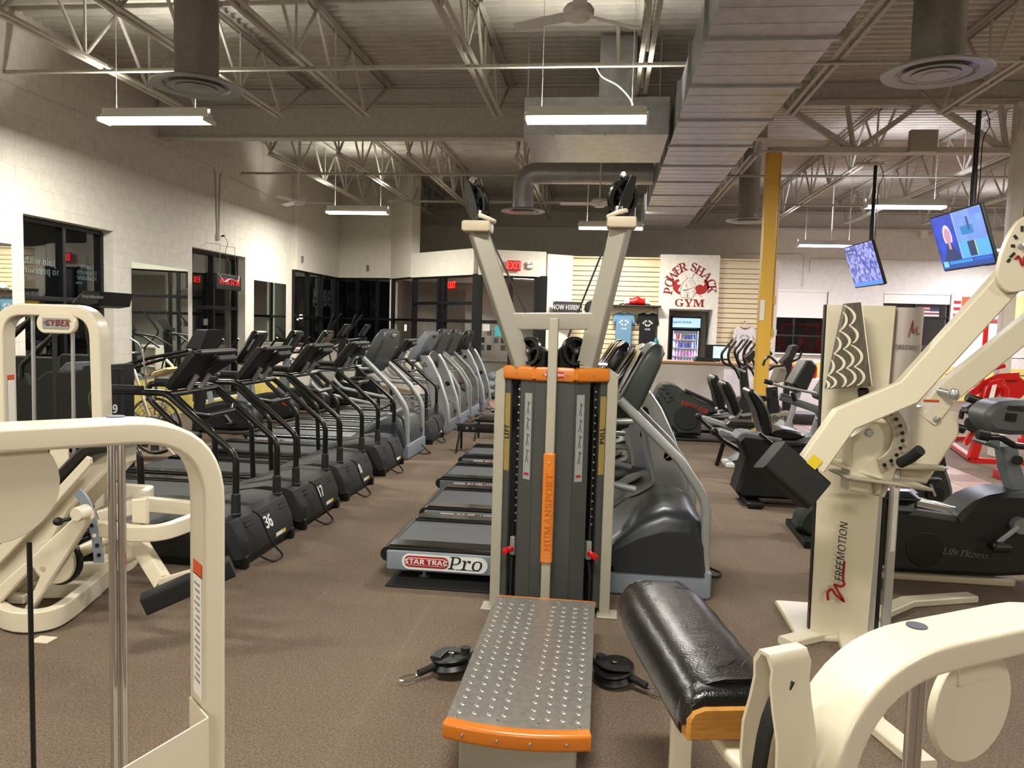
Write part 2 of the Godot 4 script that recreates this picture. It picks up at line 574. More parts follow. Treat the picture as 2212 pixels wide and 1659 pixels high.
# strip lights: the ones in view stand where the photograph shows them, the rest follow their grid
const STRIPS := [[-4.86, 3.6, -7.9, 0], [-0.27, 3.6, -7.92, 0], [-4.8, 3.6, -14.5, 0], [0.03, 3.42, -14.9, 0], [4.7, 3.6, -13.2, 1], [4.65, 3.42, -17.35, 1], [8.9, 3.5, -18.4, 1],
	[-4.86, 3.6, -1.9, 0], [-0.27, 3.6, -1.9, 0], [4.7, 3.6, -6.6, 0], [4.7, 3.6, 0.0, 0], [9.0, 3.6, -6.6, 0], [9.0, 3.6, -12.6, 1], [-4.86, 3.6, 4.0, 0], [-0.27, 3.6, 4.0, 0]]
const STRIP_ENERGY := 18.5
const ADDED_UPLIGHT := 0.17
func build_lights() -> void:
	var warm = Color(1.0, 0.985, 0.945)
	var cool = Color(0.95, 0.94, 1.0)
	mat("tube_warm", Color(1, 0.98, 0.94), 0.4, 0, {"glow": 9.0, "glow_color": Color(1.0, 0.96, 0.87)})
	mat("tube_cool", Color(1, 0.97, 1), 0.4, 0, {"glow": 9.0, "glow_color": Color(0.98, 0.93, 0.99)})
	mat("fixture", Color(0.82, 0.81, 0.78), 0.4)
	var names = ["beside the left wall ahead of the cross girder", "below the box duct in front of the cross girder", "by the corner of the dark bay windows", "above the slat wall and reception counter", "in front of the hanging television pole", "over the first back window, behind the tilted television", "beyond the cream column by the back wall",
		"over the left wall behind the cream frames", "overhead behind the cable tower", "over the right aisle", "over the right aisle behind the viewer", "over the red machines", "over the red machines at the back", "near the rear wall by the left wall", "near the rear wall in the middle"]
	for i in STRIPS.size():
		var s: Array = STRIPS[i]
		var at = V(s[0], s[1], s[2])
		var t = thing("strip_light", "bright two-tube fluorescent strip light hanging " + names[i], "light", at, 0, "fluorescent strip lights")
		var m = mb()
		m.loft([_ring4(-0.62, 0.085, 0.05, 0.10), _ring4(0.62, 0.085, 0.05, 0.10)], 0.0)
		part(t, "housing", m, M.fixture)
		m = mb()
		for e in [-1, 1]:
			m.quad(V(-0.61, 0.05, 0.05 * e), V(0.61, 0.05, 0.05 * e), V(0.61, 0.035, 0.165 * e), V(-0.61, 0.035, 0.165 * e))
			m.quad(V(-0.61, 0.055, 0.05 * e), V(0.61, 0.055, 0.05 * e), V(0.61, 0.04, 0.168 * e), V(-0.61, 0.04, 0.168 * e))
		part(t, "reflector", m, M.fixture)
		for e in [-1, 1]:
			m = mb()
			m.tube([V(-0.59, 0.025, 0.075 * e), V(0.59, 0.025, 0.075 * e)], 0.019, 10)
			part(t, "tube", m, M.tube_cool if s[3] else M.tube_warm)
			m = mb()
			m.box(V(0.605 * e, 0.028, 0), V(0.022, 0.05, 0.24), 0.004)
			part(t, "lamp_holder", m, M.white_plastic)
			m = mb()
			m.tube([V(0.45 * e, 0.12, 0), V(0.45 * e, DECK - s[1] - 0.01, 0)], 0.004, 5)
			part(t, "hanging_wire", m, M.steel_paint)
		var l = AreaLight3D.new()
		l.name = "strip_glow"
		l.area_size = Vector2(1.18, 0.22)
		l.light_energy = STRIP_ENERGY * (1.2 if s[2] < -12.0 and i != 3 else (0.8 if s[2] > -3.0 else 1.0))
		l.light_color = cool if s[3] else warm
		l.shadow_enabled = true
		l.area_range = 30.0
		l.position = at + V(0, -0.002, 0)
		l.rotation_degrees = Vector3(-90, 0, 0)
		add_child(l)
		# glowing strips, lips and an uplight added on top to brighten the deck
		for e in [-1, 1]:
			m = mb()
			m.box(V(0.3 * e, 0.118, 0), V(0.5, 0.004, 0.03))
			var lip = mb()
			lip.box(V(0, 0.125, 0.03 * e), V(1.2, 0.07, 0.006))
			part(t, "added_lip", lip, M.fixture)
			part(t, "added_top_glow", m, M.tube_cool if s[3] else M.tube_warm)
		var ul = AreaLight3D.new()
		ul.name = "added_uplight"
		ul.area_size = Vector2(1.1, 0.03)
		ul.light_energy = STRIP_ENERGY * ADDED_UPLIGHT
		ul.light_color = cool if s[3] else warm
		ul.shadow_enabled = true
		ul.area_range = 30.0
		ul.position = at + V(0, 0.122, 0)
		ul.rotation_degrees = Vector3(90, 0, 0)
		add_child(ul)
func _ring4(x: float, y1: float, y0: float, w: float) -> PackedVector3Array:
	return PackedVector3Array([V(x, y0, -w * 0.55), V(x, y0, w * 0.55), V(x, y1, w * 0.4), V(x, y1 + 0.03, 0), V(x, y1, -w * 0.4)])

# ---------- floor, walls ----------
const OPEN := [[-9.87, -8.23, 0.12, 2.68], [-13.75, -11.89, 0.12, 2.68]]   # window openings in the left wall: z0, z1, y0, y1
func build_shell() -> void:
	var fl = struct_node("floor", "brown low-pile carpet over the whole gym floor")
	var m = mb()
	m.box(V(2, -0.06, -8.5), V(20, 0.12, 27))
	part(fl, "carpet", m, M.carpet)
	# tiled walkway: runs across in front of the red machines, pieces laid one by one
	var ts = 0.42
	var tm = mb()
	tm.box(V(0, 0.004, 0), V(ts - 0.008, 0.008, ts - 0.008), 0.002)
	var tile = tm.mesh()
	m = mb()
	m.box(V(3.34, 0.0015, -11.95), V(1.68, 0.003, 10.6))
	part(fl, "grout_bed", m, M.grout)
	var kinds = [M.tile_a, M.tile_b, M.tile_c]
	for i in 4:
		for j in 25:
			shared(fl, "tile", tile, kinds[rng.randi() % 3], Transform3D(Basis(), V(2.71 + ts * i, 0.003, -6.86 - ts * j)))
	# strip of the same tile by the entrance door
	m = mb()
	m.box(V(-1.55, 0.0015, -14.73), V(2.55, 0.003, 1.28))
	part(fl, "grout_bed", m, M.grout)
	for i in 6:
		for j in 3: shared(fl, "tile", tile, kinds[rng.randi() % 3], Transform3D(Basis(), V(-2.6 + ts * i, 0.003, -14.31 - ts * j)))
	# left wall
	var w = struct_node("wall_left", "cream painted block wall with a pale yellow band along its foot")
	m = mb()
	var th = 0.30
	var xs = WX - 0.004 - th / 2
	var z1 = 5.0
	for o in [OPEN[0], OPEN[1]]:
		m.box(V(xs, 2.5, (z1 + o[1]) / 2), V(th, 5.0, z1 - o[1]))
		m.box(V(xs, (o[3] + 5.0) / 2, (o[0] + o[1]) / 2), V(th, 5.0 - o[3], o[1] - o[0]))
		m.box(V(xs, o[2] / 2, (o[0] + o[1]) / 2), V(th, o[2], o[1] - o[0]))
		z1 = o[0]
	m.box(V(xs, 2.5, (z1 - 15.93) / 2), V(th, 5.0, z1 + 15.93))
	part(w, "core", m, M.wall)
	# blocks, 400 x 200, in running bond
	var rest = [mb(), mb()]
	var cnt = 0
	var cache = {}
	for row in 24:
		var y0 = row * 0.2
		for k in range(-1, 23):
			var za = -15.93 + k * 0.4 + (0.2 if row % 2 else 0.0)
			var zb = za + 0.4
			za = maxf(za, -15.93)
			zb = minf(zb, -7.0)
			if zb - za < 0.03: continue
			var spans = [[za, zb, y0, y0 + 0.2]]
			for o in OPEN:
				var nxt = []
				for s in spans:
					if s[1] <= o[0] or s[0] >= o[1] or s[3] <= o[2] or s[2] >= o[3]: nxt.append(s); continue
					if s[0] < o[0] - 0.02: nxt.append([s[0], o[0], s[2], s[3]])
					if s[1] > o[1] + 0.02: nxt.append([o[1], s[1], s[2], s[3]])
					var c0 = maxf(s[0], o[0])
					var c1 = minf(s[1], o[1])
					if s[3] > o[3] + 0.02: nxt.append([c0, c1, o[3], s[3]])
					if s[2] < o[2] - 0.02: nxt.append([c0, c1, s[2], o[2]])
				spans = nxt
			for s in spans:
				var yel: bool = s[3] <= 0.61
				var size = V(0.006, s[3] - s[2] - 0.003, s[1] - s[0] - 0.003)
				var c = V(WX - 0.003, (s[2] + s[3]) / 2, (s[0] + s[1]) / 2)
				var near: bool = s[1] > -13.2 and s[3] < 3.61
				if near and cnt < 300:
					cnt += 1
					var key = "%.3f_%.3f" % [size.y, size.z]
					if not cache.has(key):
						var b = mb()
						b.box(Vector3.ZERO, size, 0.0015)
						cache[key] = b.mesh()
					shared(w, "block", cache[key], M.wall_yellow if yel else M.wall, Transform3D(Basis(), c))
				else:
					(rest[1 if yel else 0] as MB).box(c, size, 0.0015)
	part(w, "block_courses", rest[0], M.wall).set_meta("kind", "stuff")
	part(w, "block_courses", rest[1], M.wall_yellow).set_meta("kind", "stuff")
	# the other walls of the hall
	w = struct_node("wall_right", "plain cream wall along the right side of the hall")
	m = mb(); m.box(V(11.9, 2.5, -8.0), V(0.3, 5.0, 26.0)); part(w, "core", m, M.wall)
	w = struct_node("wall_rear", "plain cream wall behind the viewer")
	m = mb(); m.box(V(2.45, 2.5, 5.15), V(19.2, 5.0, 0.3)); part(w, "core", m, M.wall)
	w = struct_node("ground", "dark asphalt outside the windows")
	w.set_meta("category", "ground")
	m = mb(); m.box(V(-20, -0.2, -20), V(26.2, 0.1, 70)); m.box(V(3, -0.2, -42.0), V(40, 0.1, 40)); part(w, "asphalt", m, M.night_ground)

# ---------- roof ----------
func build_roof() -> void:
	var c = struct_node("ceiling", "off-white corrugated steel roof deck")
	var m = mb()
	var z = 5.2
	var pts = []
	while z > -21.0:
		for q in [[0.0, 0.0], [0.055, 0.0], [0.075, 0.038], [0.13, 0.038]]: pts.append(Vector2(z - q[0], DECK + q[1]))
		z -= 0.15
	for i in pts.size() - 1:
		m.quad(V(-7.0, pts[i].y, pts[i].x), V(12.0, pts[i].y, pts[i].x), V(12.0, pts[i + 1].y, pts[i + 1].x), V(-7.0, pts[i + 1].y, pts[i + 1].x))
	part(c, "deck", m, M.deck)
	m = mb()
	m.box(V(2.5, DECK + 0.14, -7.9), V(19.5, 0.18, 26.6))
	part(c, "roof_slab", m, M.deck)
	# open web joists; the bottom chord stops short of the girder
	var proto: Node3D = null
	var proto2: Node3D = null
	for x in [-5.48, -4.34, -3.19, -1.45, 0.30, 2.12, 3.87, 5.62, 7.37, 9.1]:
		if proto == null:
			proto = joist(x, 5.0, GZ, -9.9, 4.9)
			proto2 = joist(x, GZ, -20.2, -19.4, -12.1)
		else:
			copy(proto, V(x, 0, 0)); copy(proto2, V(x, 0, 0))
	# bridging bars across the joists
	for q in [[-4.2, 4.19, 18.3, 2.45], [-8.0, 4.19, 18.3, 2.45], [-13.6, 4.19, 18.3, 2.45], [-16.6, 4.19, 16.4, 3.4]]:
		m = mb()
		m.box(Vector3.ZERO, V(q[2], 0.045, 0.012)); m.box(V(0, -0.018, 0.018), V(q[2], 0.008, 0.04))
		solo("bridging_bar", m, M.steel_paint, "thin steel bridging angle running across the joists", "steel bar", V(q[3], q[1], q[0]), "bridging bars across the joists")
	# wide flange girder on the left, truss girder on the right
	var t = thing("girder", "deep solid steel cross girder from the left wall to the yellow column", "girder", V(-2.3, 4.16, GZ))
	m = mb(); m.box(V(0, 0.02, 0), V(8.78, 0.022, 0.2), 0.003); part(t, "bottom_flange", m, M.steel_paint)
	m = mb(); m.box(V(0, 0.24, 0), V(8.78, 0.43, 0.016)); part(t, "web", m, M.steel_paint)
	m = mb(); m.box(V(0, 0.465, 0), V(8.78, 0.022, 0.2), 0.003); part(t, "top_flange", m, M.steel_paint)
	m = mb(); m.box(V(0, 0.60, 0.03), V(8.78, 0.22, 0.05)); part(t, "joist_seat_strip", m, M.steel_paint)
	t = thing("truss_girder", "open truss girder between the yellow column and the right wall", "girder", V(2.1, 3.98, GZ))
	m = mb(); m.box(V(4.8, 0.04, 0), V(9.6, 0.075, 0.16), 0.004); part(t, "bottom_chord", m, M.steel_paint)
	m = mb(); m.box(V(4.8, 0.66, 0), V(9.6, 0.08, 0.16), 0.004); part(t, "top_chord", m, M.steel_paint)
	m = mb(); m.box(V(4.8, 0.82, 0), V(9.6, 0.22, 0.05), 0.004); part(t, "joist_seat_strip", m, M.steel_paint)
	for i in 5:
		for e in [[0.15, 0.66, 1.1, 0.06, 0.075], [1.0, 0.66, 1.12, 0.06, 0.045], [1.95, 0.66, 1.17, 0.06, 0.07]]:
			m = mb()
			var a = V(i * 1.92 + e[0], e[1], 0)
			var b = V(i * 1.92 + e[2], e[3], 0)
			if b.x > 9.5 or a.x > 9.55: continue
			m.sweep(rrect(e[4], 0.09, 0.006, 1), [a, b], V(0, 0, 1), 20)
			part(t, "web_bar", m, M.steel_paint)
	m = mb(); m.box(V(1.95, 0.14, 0.12), V(0.34, 0.28, 0.1), 0.006); part(t, "junction_box", m, M.champ_light)
	# columns
	t = thing("column", "yellow painted steel column carrying the cross girder", "column", V(2.17, 0, GZ + 0.02))
	m = mb(); m.box(V(0, 2.0, 0), V(0.17, 4.0, 0.17), 0.012); part(t, "shaft", m, M.yellow_paint)
	m = mb(); m.box(V(0, 3.99, 0), V(0.34, 0.02, 0.24)); part(t, "cap_plate", m, M.steel_paint)
	m = mb(); m.box(V(-0.05, 1.86, 0.09), V(0.06, 0.28, 0.012)); part(t, "paper_sign", m, M.paper)
	for y in [2.0, 1.55]:
		m = mb(); m.box(V(0.105, y, 0.03), V(0.05, 0.12, 0.05), 0.005); part(t, "outlet_box", m, M.yellow_paint)
	m = mb(); m.box(V(0.14, 1.56, 0.03), V(0.05, 0.09, 0.05), 0.006); part(t, "adapter", m, M.white_plastic)
	m = mb(); m.tube([V(0.105, 1.5, 0.03), V(0.105, 4.0, 0.03)], 0.012, 8); part(t, "conduit", m, M.yellow_paint)
	t = thing("column", "cream painted steel column beside the red machines", "column", V(5.22, 0, GZ + 0.16))
	m = mb(); m.box(V(0, 2.3, 0), V(0.15, 4.6, 0.15), 0.012); part(t, "shaft", m, M.wall)
	m = mb(); m.box(V(0.03, 4.36, 0.0), V(0.2, 0.3, 0.18), 0.006); part(t, "bracket", m, M.steel_paint)
	# beam along the back wall
	m = mb(); m.box(Vector3.ZERO, V(18.5, 0.03, 0.2)); m.box(V(0, 0.2, 0), V(18.5, 0.36, 0.015)); m.box(V(0, 0.4, 0), V(18.5, 0.03, 0.2))
	solo("back_beam", m, M.steel_paint, "steel beam along the top of the back wall", "girder", V(2.45, 4.17, -20.2))

func joist(x: float, za: float, zb: float, ze: float, zs: float) -> Node3D:
	var t = thing("roof_joist", "open web steel roof joist painted off-white under the deck", "joist", V(x, 0, 0), 0, "open web joists under the deck")
	var yb = 4.2
	var yt = DECK - 0.03
	var m = mb()
	for e in [-1, 1]:
		m.box(V(0.028 * e, yb + 0.02, (zs + ze) / 2), V(0.006, 0.045, zs - ze)); m.box(V(0.047 * e, yb, (zs + ze) / 2), V(0.042, 0.006, zs - ze))
	part(t, "bottom_chord", m, M.steel_paint)
	m = mb()
	for e in [-1, 1]:
		m.box(V(0.028 * e, yt - 0.02, (za + zb) / 2), V(0.006, 0.045, za - zb)); m.box(V(0.047 * e, yt, (za + zb) / 2), V(0.042, 0.006, za - zb))
	part(t, "top_chord", m, M.steel_paint)
	var n = int(round((zs - ze) / 1.15))
	var st = (zs - ze) / n
	var d = mb(); d.sweep(rrect(0.03, 0.03, 0.004, 1), [V(0, yb + 0.01, 0), V(0, yt - 0.02, -st / 2)], V(1, 0, 0), 20)
	var dm = d.mesh()
	d = mb(); d.sweep(rrect(0.03, 0.03, 0.004, 1), [V(0, yt - 0.02, 0), V(0, yb + 0.01, -st / 2)], V(1, 0, 0), 20)
	var um = d.mesh()
	d = mb(); d.box(V(0, (yb + yt) / 2, 0), V(0.022, yt - yb, 0.022))
	var vm = d.mesh()
	for i in n:
		var z = zs - st * i
		shared(t, "web_bar", dm, M.steel_paint, Transform3D(Basis(), V(0, 0, z)))
		shared(t, "web_bar", um, M.steel_paint, Transform3D(Basis(), V(0, 0, z - st / 2)))
		shared(t, "web_bar", vm, M.steel_paint, Transform3D(Basis(), V(0, 0, z - 0.02)))
	# last diagonal up to the seat on the girder
	d = mb(); d.sweep(rrect(0.03, 0.03, 0.004, 1), [V(0, yb + 0.02, ze + 0.05), V(0, yt - 0.03, zb + 0.15)], V(1, 0, 0), 20)
	part(t, "end_bar", d, M.steel_paint)
	if zs < za - 0.5:
		d = mb(); d.sweep(rrect(0.03, 0.03, 0.004, 1), [V(0, yb + 0.02, zs - 0.05), V(0, yt - 0.03, za - 0.15)], V(1, 0, 0), 20)
		part(t, "end_bar", d, M.steel_paint)
	return t

# ---------- ducts, diffusers, fans ----------
func build_ducts() -> void:
	var t = thing("main_duct", "large rectangular galvanized duct running away beside the yellow column", "duct", V(1.15, 3.75, -8.0))
	var z = 3.0
	var k = 0
	while z > -16.6:
		var m = mb()
		var c = V(0, 0.19, z - 0.57 + 8.0)
		m.box(c, V(0.94, 0.38, 1.12))
		# folded cross ribs on the underside
		for j in 3: m.box(V(0, -0.001, z - 0.285 - 0.285 * j + 8.0), V(0.92, 0.003, 0.012), 0.001)
		part(t, "section", m, M.galv)
		m = mb()
		m.box(V(0, 0.19, z + 8.0), V(1.0, 0.42, 0.035), 0.004)
		part(t, "flange", m, M.galv)
		z -= 1.14
		k += 1
	t = thing("box_duct", "square galvanized box duct hanging in front of the cross girder", "duct", V(-0.185, 3.75, -9.7))
	var m = mb(); m.box(V(-0.01, 0.21, -0.05), V(1.65, 0.42, 1.5), 0.004); part(t, "plenum", m, M.galv)
	for q in [-0.5, 0.1]:
		m = mb(); m.box(V(q, -0.002, -0.05), V(0.02, 0.012, 1.46)); part(t, "seam", m, M.galv)
	m = mb(); m.box(V(0.22, 0.78, 0.35), V(0.42, 0.72, 0.46), 0.004); part(t, "riser", m, M.galv)
	for e in [[-0.8, 0.66], [0.7, 0.66]]:
		m = mb(); m.tube([V(e[0], 0.42, e[1]), V(e[0], 1.14, e[1])], 0.008, 6); part(t, "hanger_rod", m, M.galv)
	# branch pipe with an elbow
	t = thing("branch_duct", "round galvanized branch duct bending down behind the box duct", "duct", V(-1.05, 3.4, -12.6))
	m = mb(); m.tube(fillet([V(1.71, 0.62, 0), V(-0.35, 0.62, 0), V(-0.35, 0.0, 0)], 0.25, 5), 0.17, 20); part(t, "pipe", m, M.galv)
	diffuser(t, V(-0.35, 0.0, 0), 0.36)
	var spots = [[425, 190, 3.62, 0.40, "near the left wall"], [2022, 160, 3.55, 0.39, "in front of the truss girder"], [1615, 478, 3.46, 0.37, "beyond the yellow column"]]
	for s in spots:
		var p = on_y(s[0], s[1], s[2])
		t = thing("drop_duct", "round grey drop duct with a ring diffuser " + s[4], "duct", p)
		m = mb(); m.tube([V(0, 0.02, 0), V(0, DECK - p.y - 0.004, 0)], s[3] * 0.475, 24); part(t, "pipe", m, mat("duct_paint", Color(0.58, 0.56, 0.52), 0.5, 0.2, {"grain": [0.03, 0.85], "scale": 1.0}))
		diffuser(t, Vector3.ZERO, s[3])
	# sprinkler pipe with an elbow beside the box duct
	var pz = -8.9
	m = mb(); m.tube(fillet([on_z(1336, 40, pz), on_z(1336, 146, pz), on_z(1480, 141, pz)], 0.06), 0.024, 10)
	solo("sprinkler_pipe", m, M.steel_paint, "white pipe with an elbow beside the big duct and box duct", "pipe")
	m = mb(); m.tube(curve([on_z(1286, 140, -8.0), on_z(1300, 165, -8.0), on_z(1335, 185, -8.0), on_z(1362, 215, -8.0), on_z(1372, 246, -7.95)]), 0.008, 6)
	solo("lamp_cord", m, M.white_plastic, "white cord drooping to the strip light under the box duct", "cord")
	# ceiling fans
	fan(on_y(1250, 30, 4.15), 0.6, "white ceiling fan beside the big duct, nearest the box duct")
	fan(on_y(645, 436, 3.62), 0.3, "white ceiling fan over the left rows by the wall")
	fan(on_y(1295, 440, 3.5), 1.0, "white ceiling fan beyond the box duct by the girder")
	fan(on_y(1795, 524, 3.55), 0.2, "white ceiling fan over the back window on the right")
func diffuser(t: Node3D, at: Vector3, r: float) -> void:
	var m = mb()
	m.lathe([[r * 0.48, 0.06], [r * 0.55, 0.035], [r * 0.9, 0.03], [r, 0.012], [r * 0.98, 0.0], [r * 0.74, 0.008], [r * 0.7, 0.03]], at, Basis(), 36, 30)
	part(t, "rim", m, M.silver_paint)
	for q in [[0.62, 0.50, -0.005], [0.44, 0.30, -0.012]]:
		m = mb()
		m.lathe([[r * q[0], q[2] + 0.004], [r * q[0], q[2]], [r * q[1], q[2] + 0.03], [r * q[1], q[2] + 0.036]], at, Basis(), 32, 30)
		part(t, "cone", m, M.silver_paint)
	m = mb(); m.lathe([[0.0, -0.016], [r * 0.24, -0.014], [r * 0.25, -0.004], [0.0, 0.0]], at, Basis(), 28, 30); part(t, "centre_disc", m, M.silver_paint)
func fan(p: Vector3, a0: float, label: String) -> void:
	var t = thing("ceiling_fan", label, "fan", p, a0)
	var m = mb(); m.tube([V(0, 0.06, 0), V(0, DECK - p.y, 0)], 0.012, 8); part(t, "down_rod", m, M.white_plastic)
	m = mb(); m.lathe([[0.0, -0.06], [0.07, -0.055], [0.085, -0.04], [0.09, -0.03], [0.125, -0.02], [0.13, 0.03], [0.11, 0.06], [0.03, 0.075], [0.0, 0.075]], Vector3.ZERO, Basis(), 24, 35); part(t, "motor", m, M.white_plastic)
	m = mb(); m.lathe([[0.0, -0.05], [0.06, -0.03], [0.07, 0.0], [0.0, 0.0]], V(0, DECK - p.y - 0.01, 0), Basis(), 16); part(t, "canopy", m, M.white_plastic)
	for i in 3:
		m = mb()
		m.box(V(0.37, 0.0, 0), V(0.5, 0.006, 0.12), 0.002, Basis(V(1, 0, 0), deg_to_rad(14)))
		m.box(V(0.14, 0.0, 0), V(0.12, 0.008, 0.03))
		var b = part(t, "blade", m, M.white_plastic)
		b.rotation.y = TAU * i / 3

# ---------- windows and walls round the entrance ----------
func frame_run(t: Node3D, a: Vector3, b: Vector3, y0: float, y1: float, mull: Array, trans: Array, bar := 0.055, depth := 0.11) -> void:
	var d = b - a
	d.y = 0
	var L = d.length()
	var bs = face_basis(d)
	var xs = [0.0] + mull.map(func(q): return q * L) + [L]
	var ys = [y0] + trans + [y1]
	for x in xs:
		var m = mb()
		m.box(a + d.normalized() * x + V(0, (y0 + y1) / 2 - a.y, 0), V(bar, y1 - y0, depth), 0.004, bs)
		part(t, "mullion", m, M.frame_dark)
	for y in ys:
		var m = mb()
		m.box((a + b) / 2 + V(0, y - a.y, 0), V(L - 0.01, bar, depth * 0.96), 0.004, bs)
		part(t, "transom", m, M.frame_dark)
	for i in xs.size() - 1:
		for j in ys.size() - 1:
			var m = mb()
			m.box(a + d.normalized() * ((xs[i] + xs[i + 1]) / 2) + V(0, (ys[j] + ys[j + 1]) / 2 - a.y, 0), V(xs[i + 1] - xs[i] - bar + 0.01, ys[j + 1] - ys[j] - bar + 0.01, 0.006), 0.0, bs)
			part(t, "pane", m, M.pane)
func slab(t: Node3D, called: String, a: Vector3, b: Vector3, y0: float, y1: float, th: float, material: Material) -> void:
	var d = b - a
	d.y = 0
	var m = mb()
	m.box((a + b) / 2 + V(0, (y0 + y1) / 2 - a.y, 0), V(d.length() + 0.002, y1 - y0, th), 0.0, face_basis(d))
	part(t, called, m, material)

func build_storefront() -> void:
	# tall windows in the block wall, set back in their reveals
	for i in 2:
		var o: Array = OPEN[i]
		var t = struct_node("window_%d" % (i + 1), ["tall dark window with reversed white lettering beside the weight stack machine", "tall dark window behind the hanging red clock sign"][i])
		frame_run(t, V(WX - 0.2, 0, o[0] + 0.03), V(WX - 0.2, 0, o[1] - 0.03), o[2] + 0.03, o[3] - 0.03, [0.47], [1.72], 0.06)
		var out = face_basis(V(0, 0, 1))
		if i == 0:
			# lettering reads from outside, so it is reversed in here
			for q in [["Join with", 87, 565, 0.085], ["no pressure", 88, 585, 0.085], ["Family", 188, 577, 0.06], ["Discounts", 188, 589, 0.06], ["Available!", 188, 601, 0.06], ["BTMA", 67, 601, 0.03], ["BTMA", 170, 611, 0.03]]:
				letters(t, q[0], on_x(q[1], q[2], WX - 0.21), q[3], M.teal_glass_ink, face_basis(V(0, 0, 1)), true, "Droid Sans", "lettering", 1.05, 0.002)
	# mirrors screwed to the wall
	for q in [[-8.03, -6.9, 0.64, 2.31, "beside the tall lettered window"], [-11.74, -10.25, 0.64, 2.30, "between the two tall windows"], [-15.58, -14.09, 1.04, 2.285, "between the clock window and the bay"]]:
		var t = thing("wall_mirror", "frameless wall mirror " + q[4], "mirror", V(WX + 0.006, q[2], (q[0] + q[1]) / 2))
		var m = mb(); m.box(V(0, (q[3] - q[2]) / 2, 0), V(0.008, q[3] - q[2], q[1] - q[0])); part(t, "glass", m, M.mirror)
		m = mb(); m.box(V(0.002, 0.0, 0), V(0.016, 0.02, q[1] - q[0])); part(t, "channel", m, M.silver)
	# bay and entrance
	var A = V(WX, 0, -15.93)
	var B = V(WX, 0, -18.7)
	var C = V(-5.13, 0, -18.3)
	var D = V(-4.35, 0, -17.3)
	var E = V(-2.66, 0, -15.86)
	var Fp = V(-1.30, 0, -16.2)
	var G = V(-0.79, 0, -16.5)
	var w = struct_node("wall_bay", "cream walls above and below the dark corner windows")
	for s in [[A, B, 0.0, 0.92, 0.18], [B, C, 0.0, 0.95, 0.18], [C, D, 0.0, 0.95, 0.18], [A, B, 2.62, 5.0, 0.2], [B, C, 2.62, 5.0, 0.2], [C, D, 2.6, 5.0, 0.2], [D, E, 2.58, 3.12, 0.25], [E, Fp, 2.58, 3.1, 0.25], [Fp, G, 0.0, 3.06, 0.25]]:
		slab(w, "panel", s[0], s[1], s[2], s[3], s[4], M.wall)
	slab(w, "panel", V(-5.13, 0, -18.3), V(-5.13, 0, -20.3), 0.0, 5.0, 0.2, M.wall)
	slab(w, "panel", V(WX - 0.15, 0, -18.7), V(WX - 0.15, 0, -20.3), 2.6, 5.0, 0.2, M.wall)
	for s in [[A, B, 0.94], [B, C, 0.97], [C, D, 0.97]]: slab(w, "sill", s[0] + V(0.03, 0, 0.03), s[1] + V(0.03, 0, 0.03), s[2] - 0.02, s[2] + 0.015, 0.26, M.trim_white)
	# conduit pair and outlets up on the bay wall
	for p in [[653, 560], [794, 579]]:
		var m = mb()
		var q = on_x(p[0], p[1], WX + 0.12) if p[0] < 700 else on_z(p[0], p[1], -18.3)
		m.box(Vector3.ZERO, V(0.05, 0.14, 0.05), 0.006)
		solo("outlet", m, M.grey_ink, "small outlet box on the wall over the bay windows", "outlet", q, "outlets over the bay windows")
	var t = struct_node("window_3", "run of dark windows on the left side of the bay")
	frame_run(t, A, B, 0.95, 2.62, [0.3, 0.6, 0.9], [1.62])
	for q in [["954", 689, 645, 0.42], ["898-", 709, 645, 0.42]]: letters(t, q[0], on_x(q[1], q[2], WX - 0.06), q[3], M.teal_glass_ink, face_basis(V(0, 0, 1)), true, "Droid Sans", "lettering", 0.8, 0.002)
	t = struct_node("window_4", "dark windows across the end of the bay")
	frame_run(t, B, C, 0.97, 2.62, [0.36, 0.72], [1.62])
	t = struct_node("window_5", "narrow dark window beside the entrance doors")
	frame_run(t, C, D, 0.97, 2.6, [], [1.62])
	t = struct_node("door_1", "dark framed glass entrance doors with a transom and a red exit sign behind")
	frame_run(t, D, E, 0.03, 2.58, [0.42, 0.5], [1.62, 2.0], 0.07)
	for q in [["3", 951, 663, 0.14], ["63", 977, 664, 0.14]]: letters(t, q[0], on_plane(q[1], q[2], V(0.648, 0, 0.761), V(0.648, 0, 0.761).dot(D) - 0.05), q[3], M.teal_glass_ink, face_basis(D - E), true, "Droid Sans", "lettering", 1.2, 0.002)
	t = struct_node("door_2", "dark framed glass side door with papers taped to it")
	frame_run(t, E, Fp, 0.03, 2.58, [0.5], [1.62], 0.07)
	var n2 = face_basis(Fp - E).z
	var k2 = n2.dot(E) + 0.03
	for q in [[1050, 703, 0.15, 0.23, "paper"], [1076, 715, 0.15, 0.21, "teal_paper"]]:
		var m = mb()
		m.box(Vector3.ZERO, V(q[2], q[3], 0.003), 0, face_basis(Fp - E))
		mat("teal_paper", Color(0.25, 0.62, 0.64), 0.8)
		solo("paper_notice", m, M[q[4]], "sheet of %s paper taped to the glass side door" % ["white" if q[4] == "paper" else "teal"], "paper", on_plane(q[0], q[1], n2, k2))
	for q in [[876, 708, 0.1, 0.15], [955, 708, 0.09, 0.2]]:
		var m = mb()
		m.box(Vector3.ZERO, V(q[2], q[3], 0.003), 0, face_basis(E - D))
		solo("paper_notice", m, M.paper, "white notice taped to the dark entrance glass", "paper", on_plane(q[0], q[1], V(0.648, 0, 0.761), V(0.648, 0, 0.761).dot(D) + 0.06), "notices on the entrance glass")
	# corner post of the entrance
	var m = mb(); m.box(V(0, 1.3, 0), V(0.19, 2.6, 0.19), 0.006)
	var tr = struct_node("trim_1", "thick black corner post of the entrance", E); part(tr, "post", m, M.frame_dark)
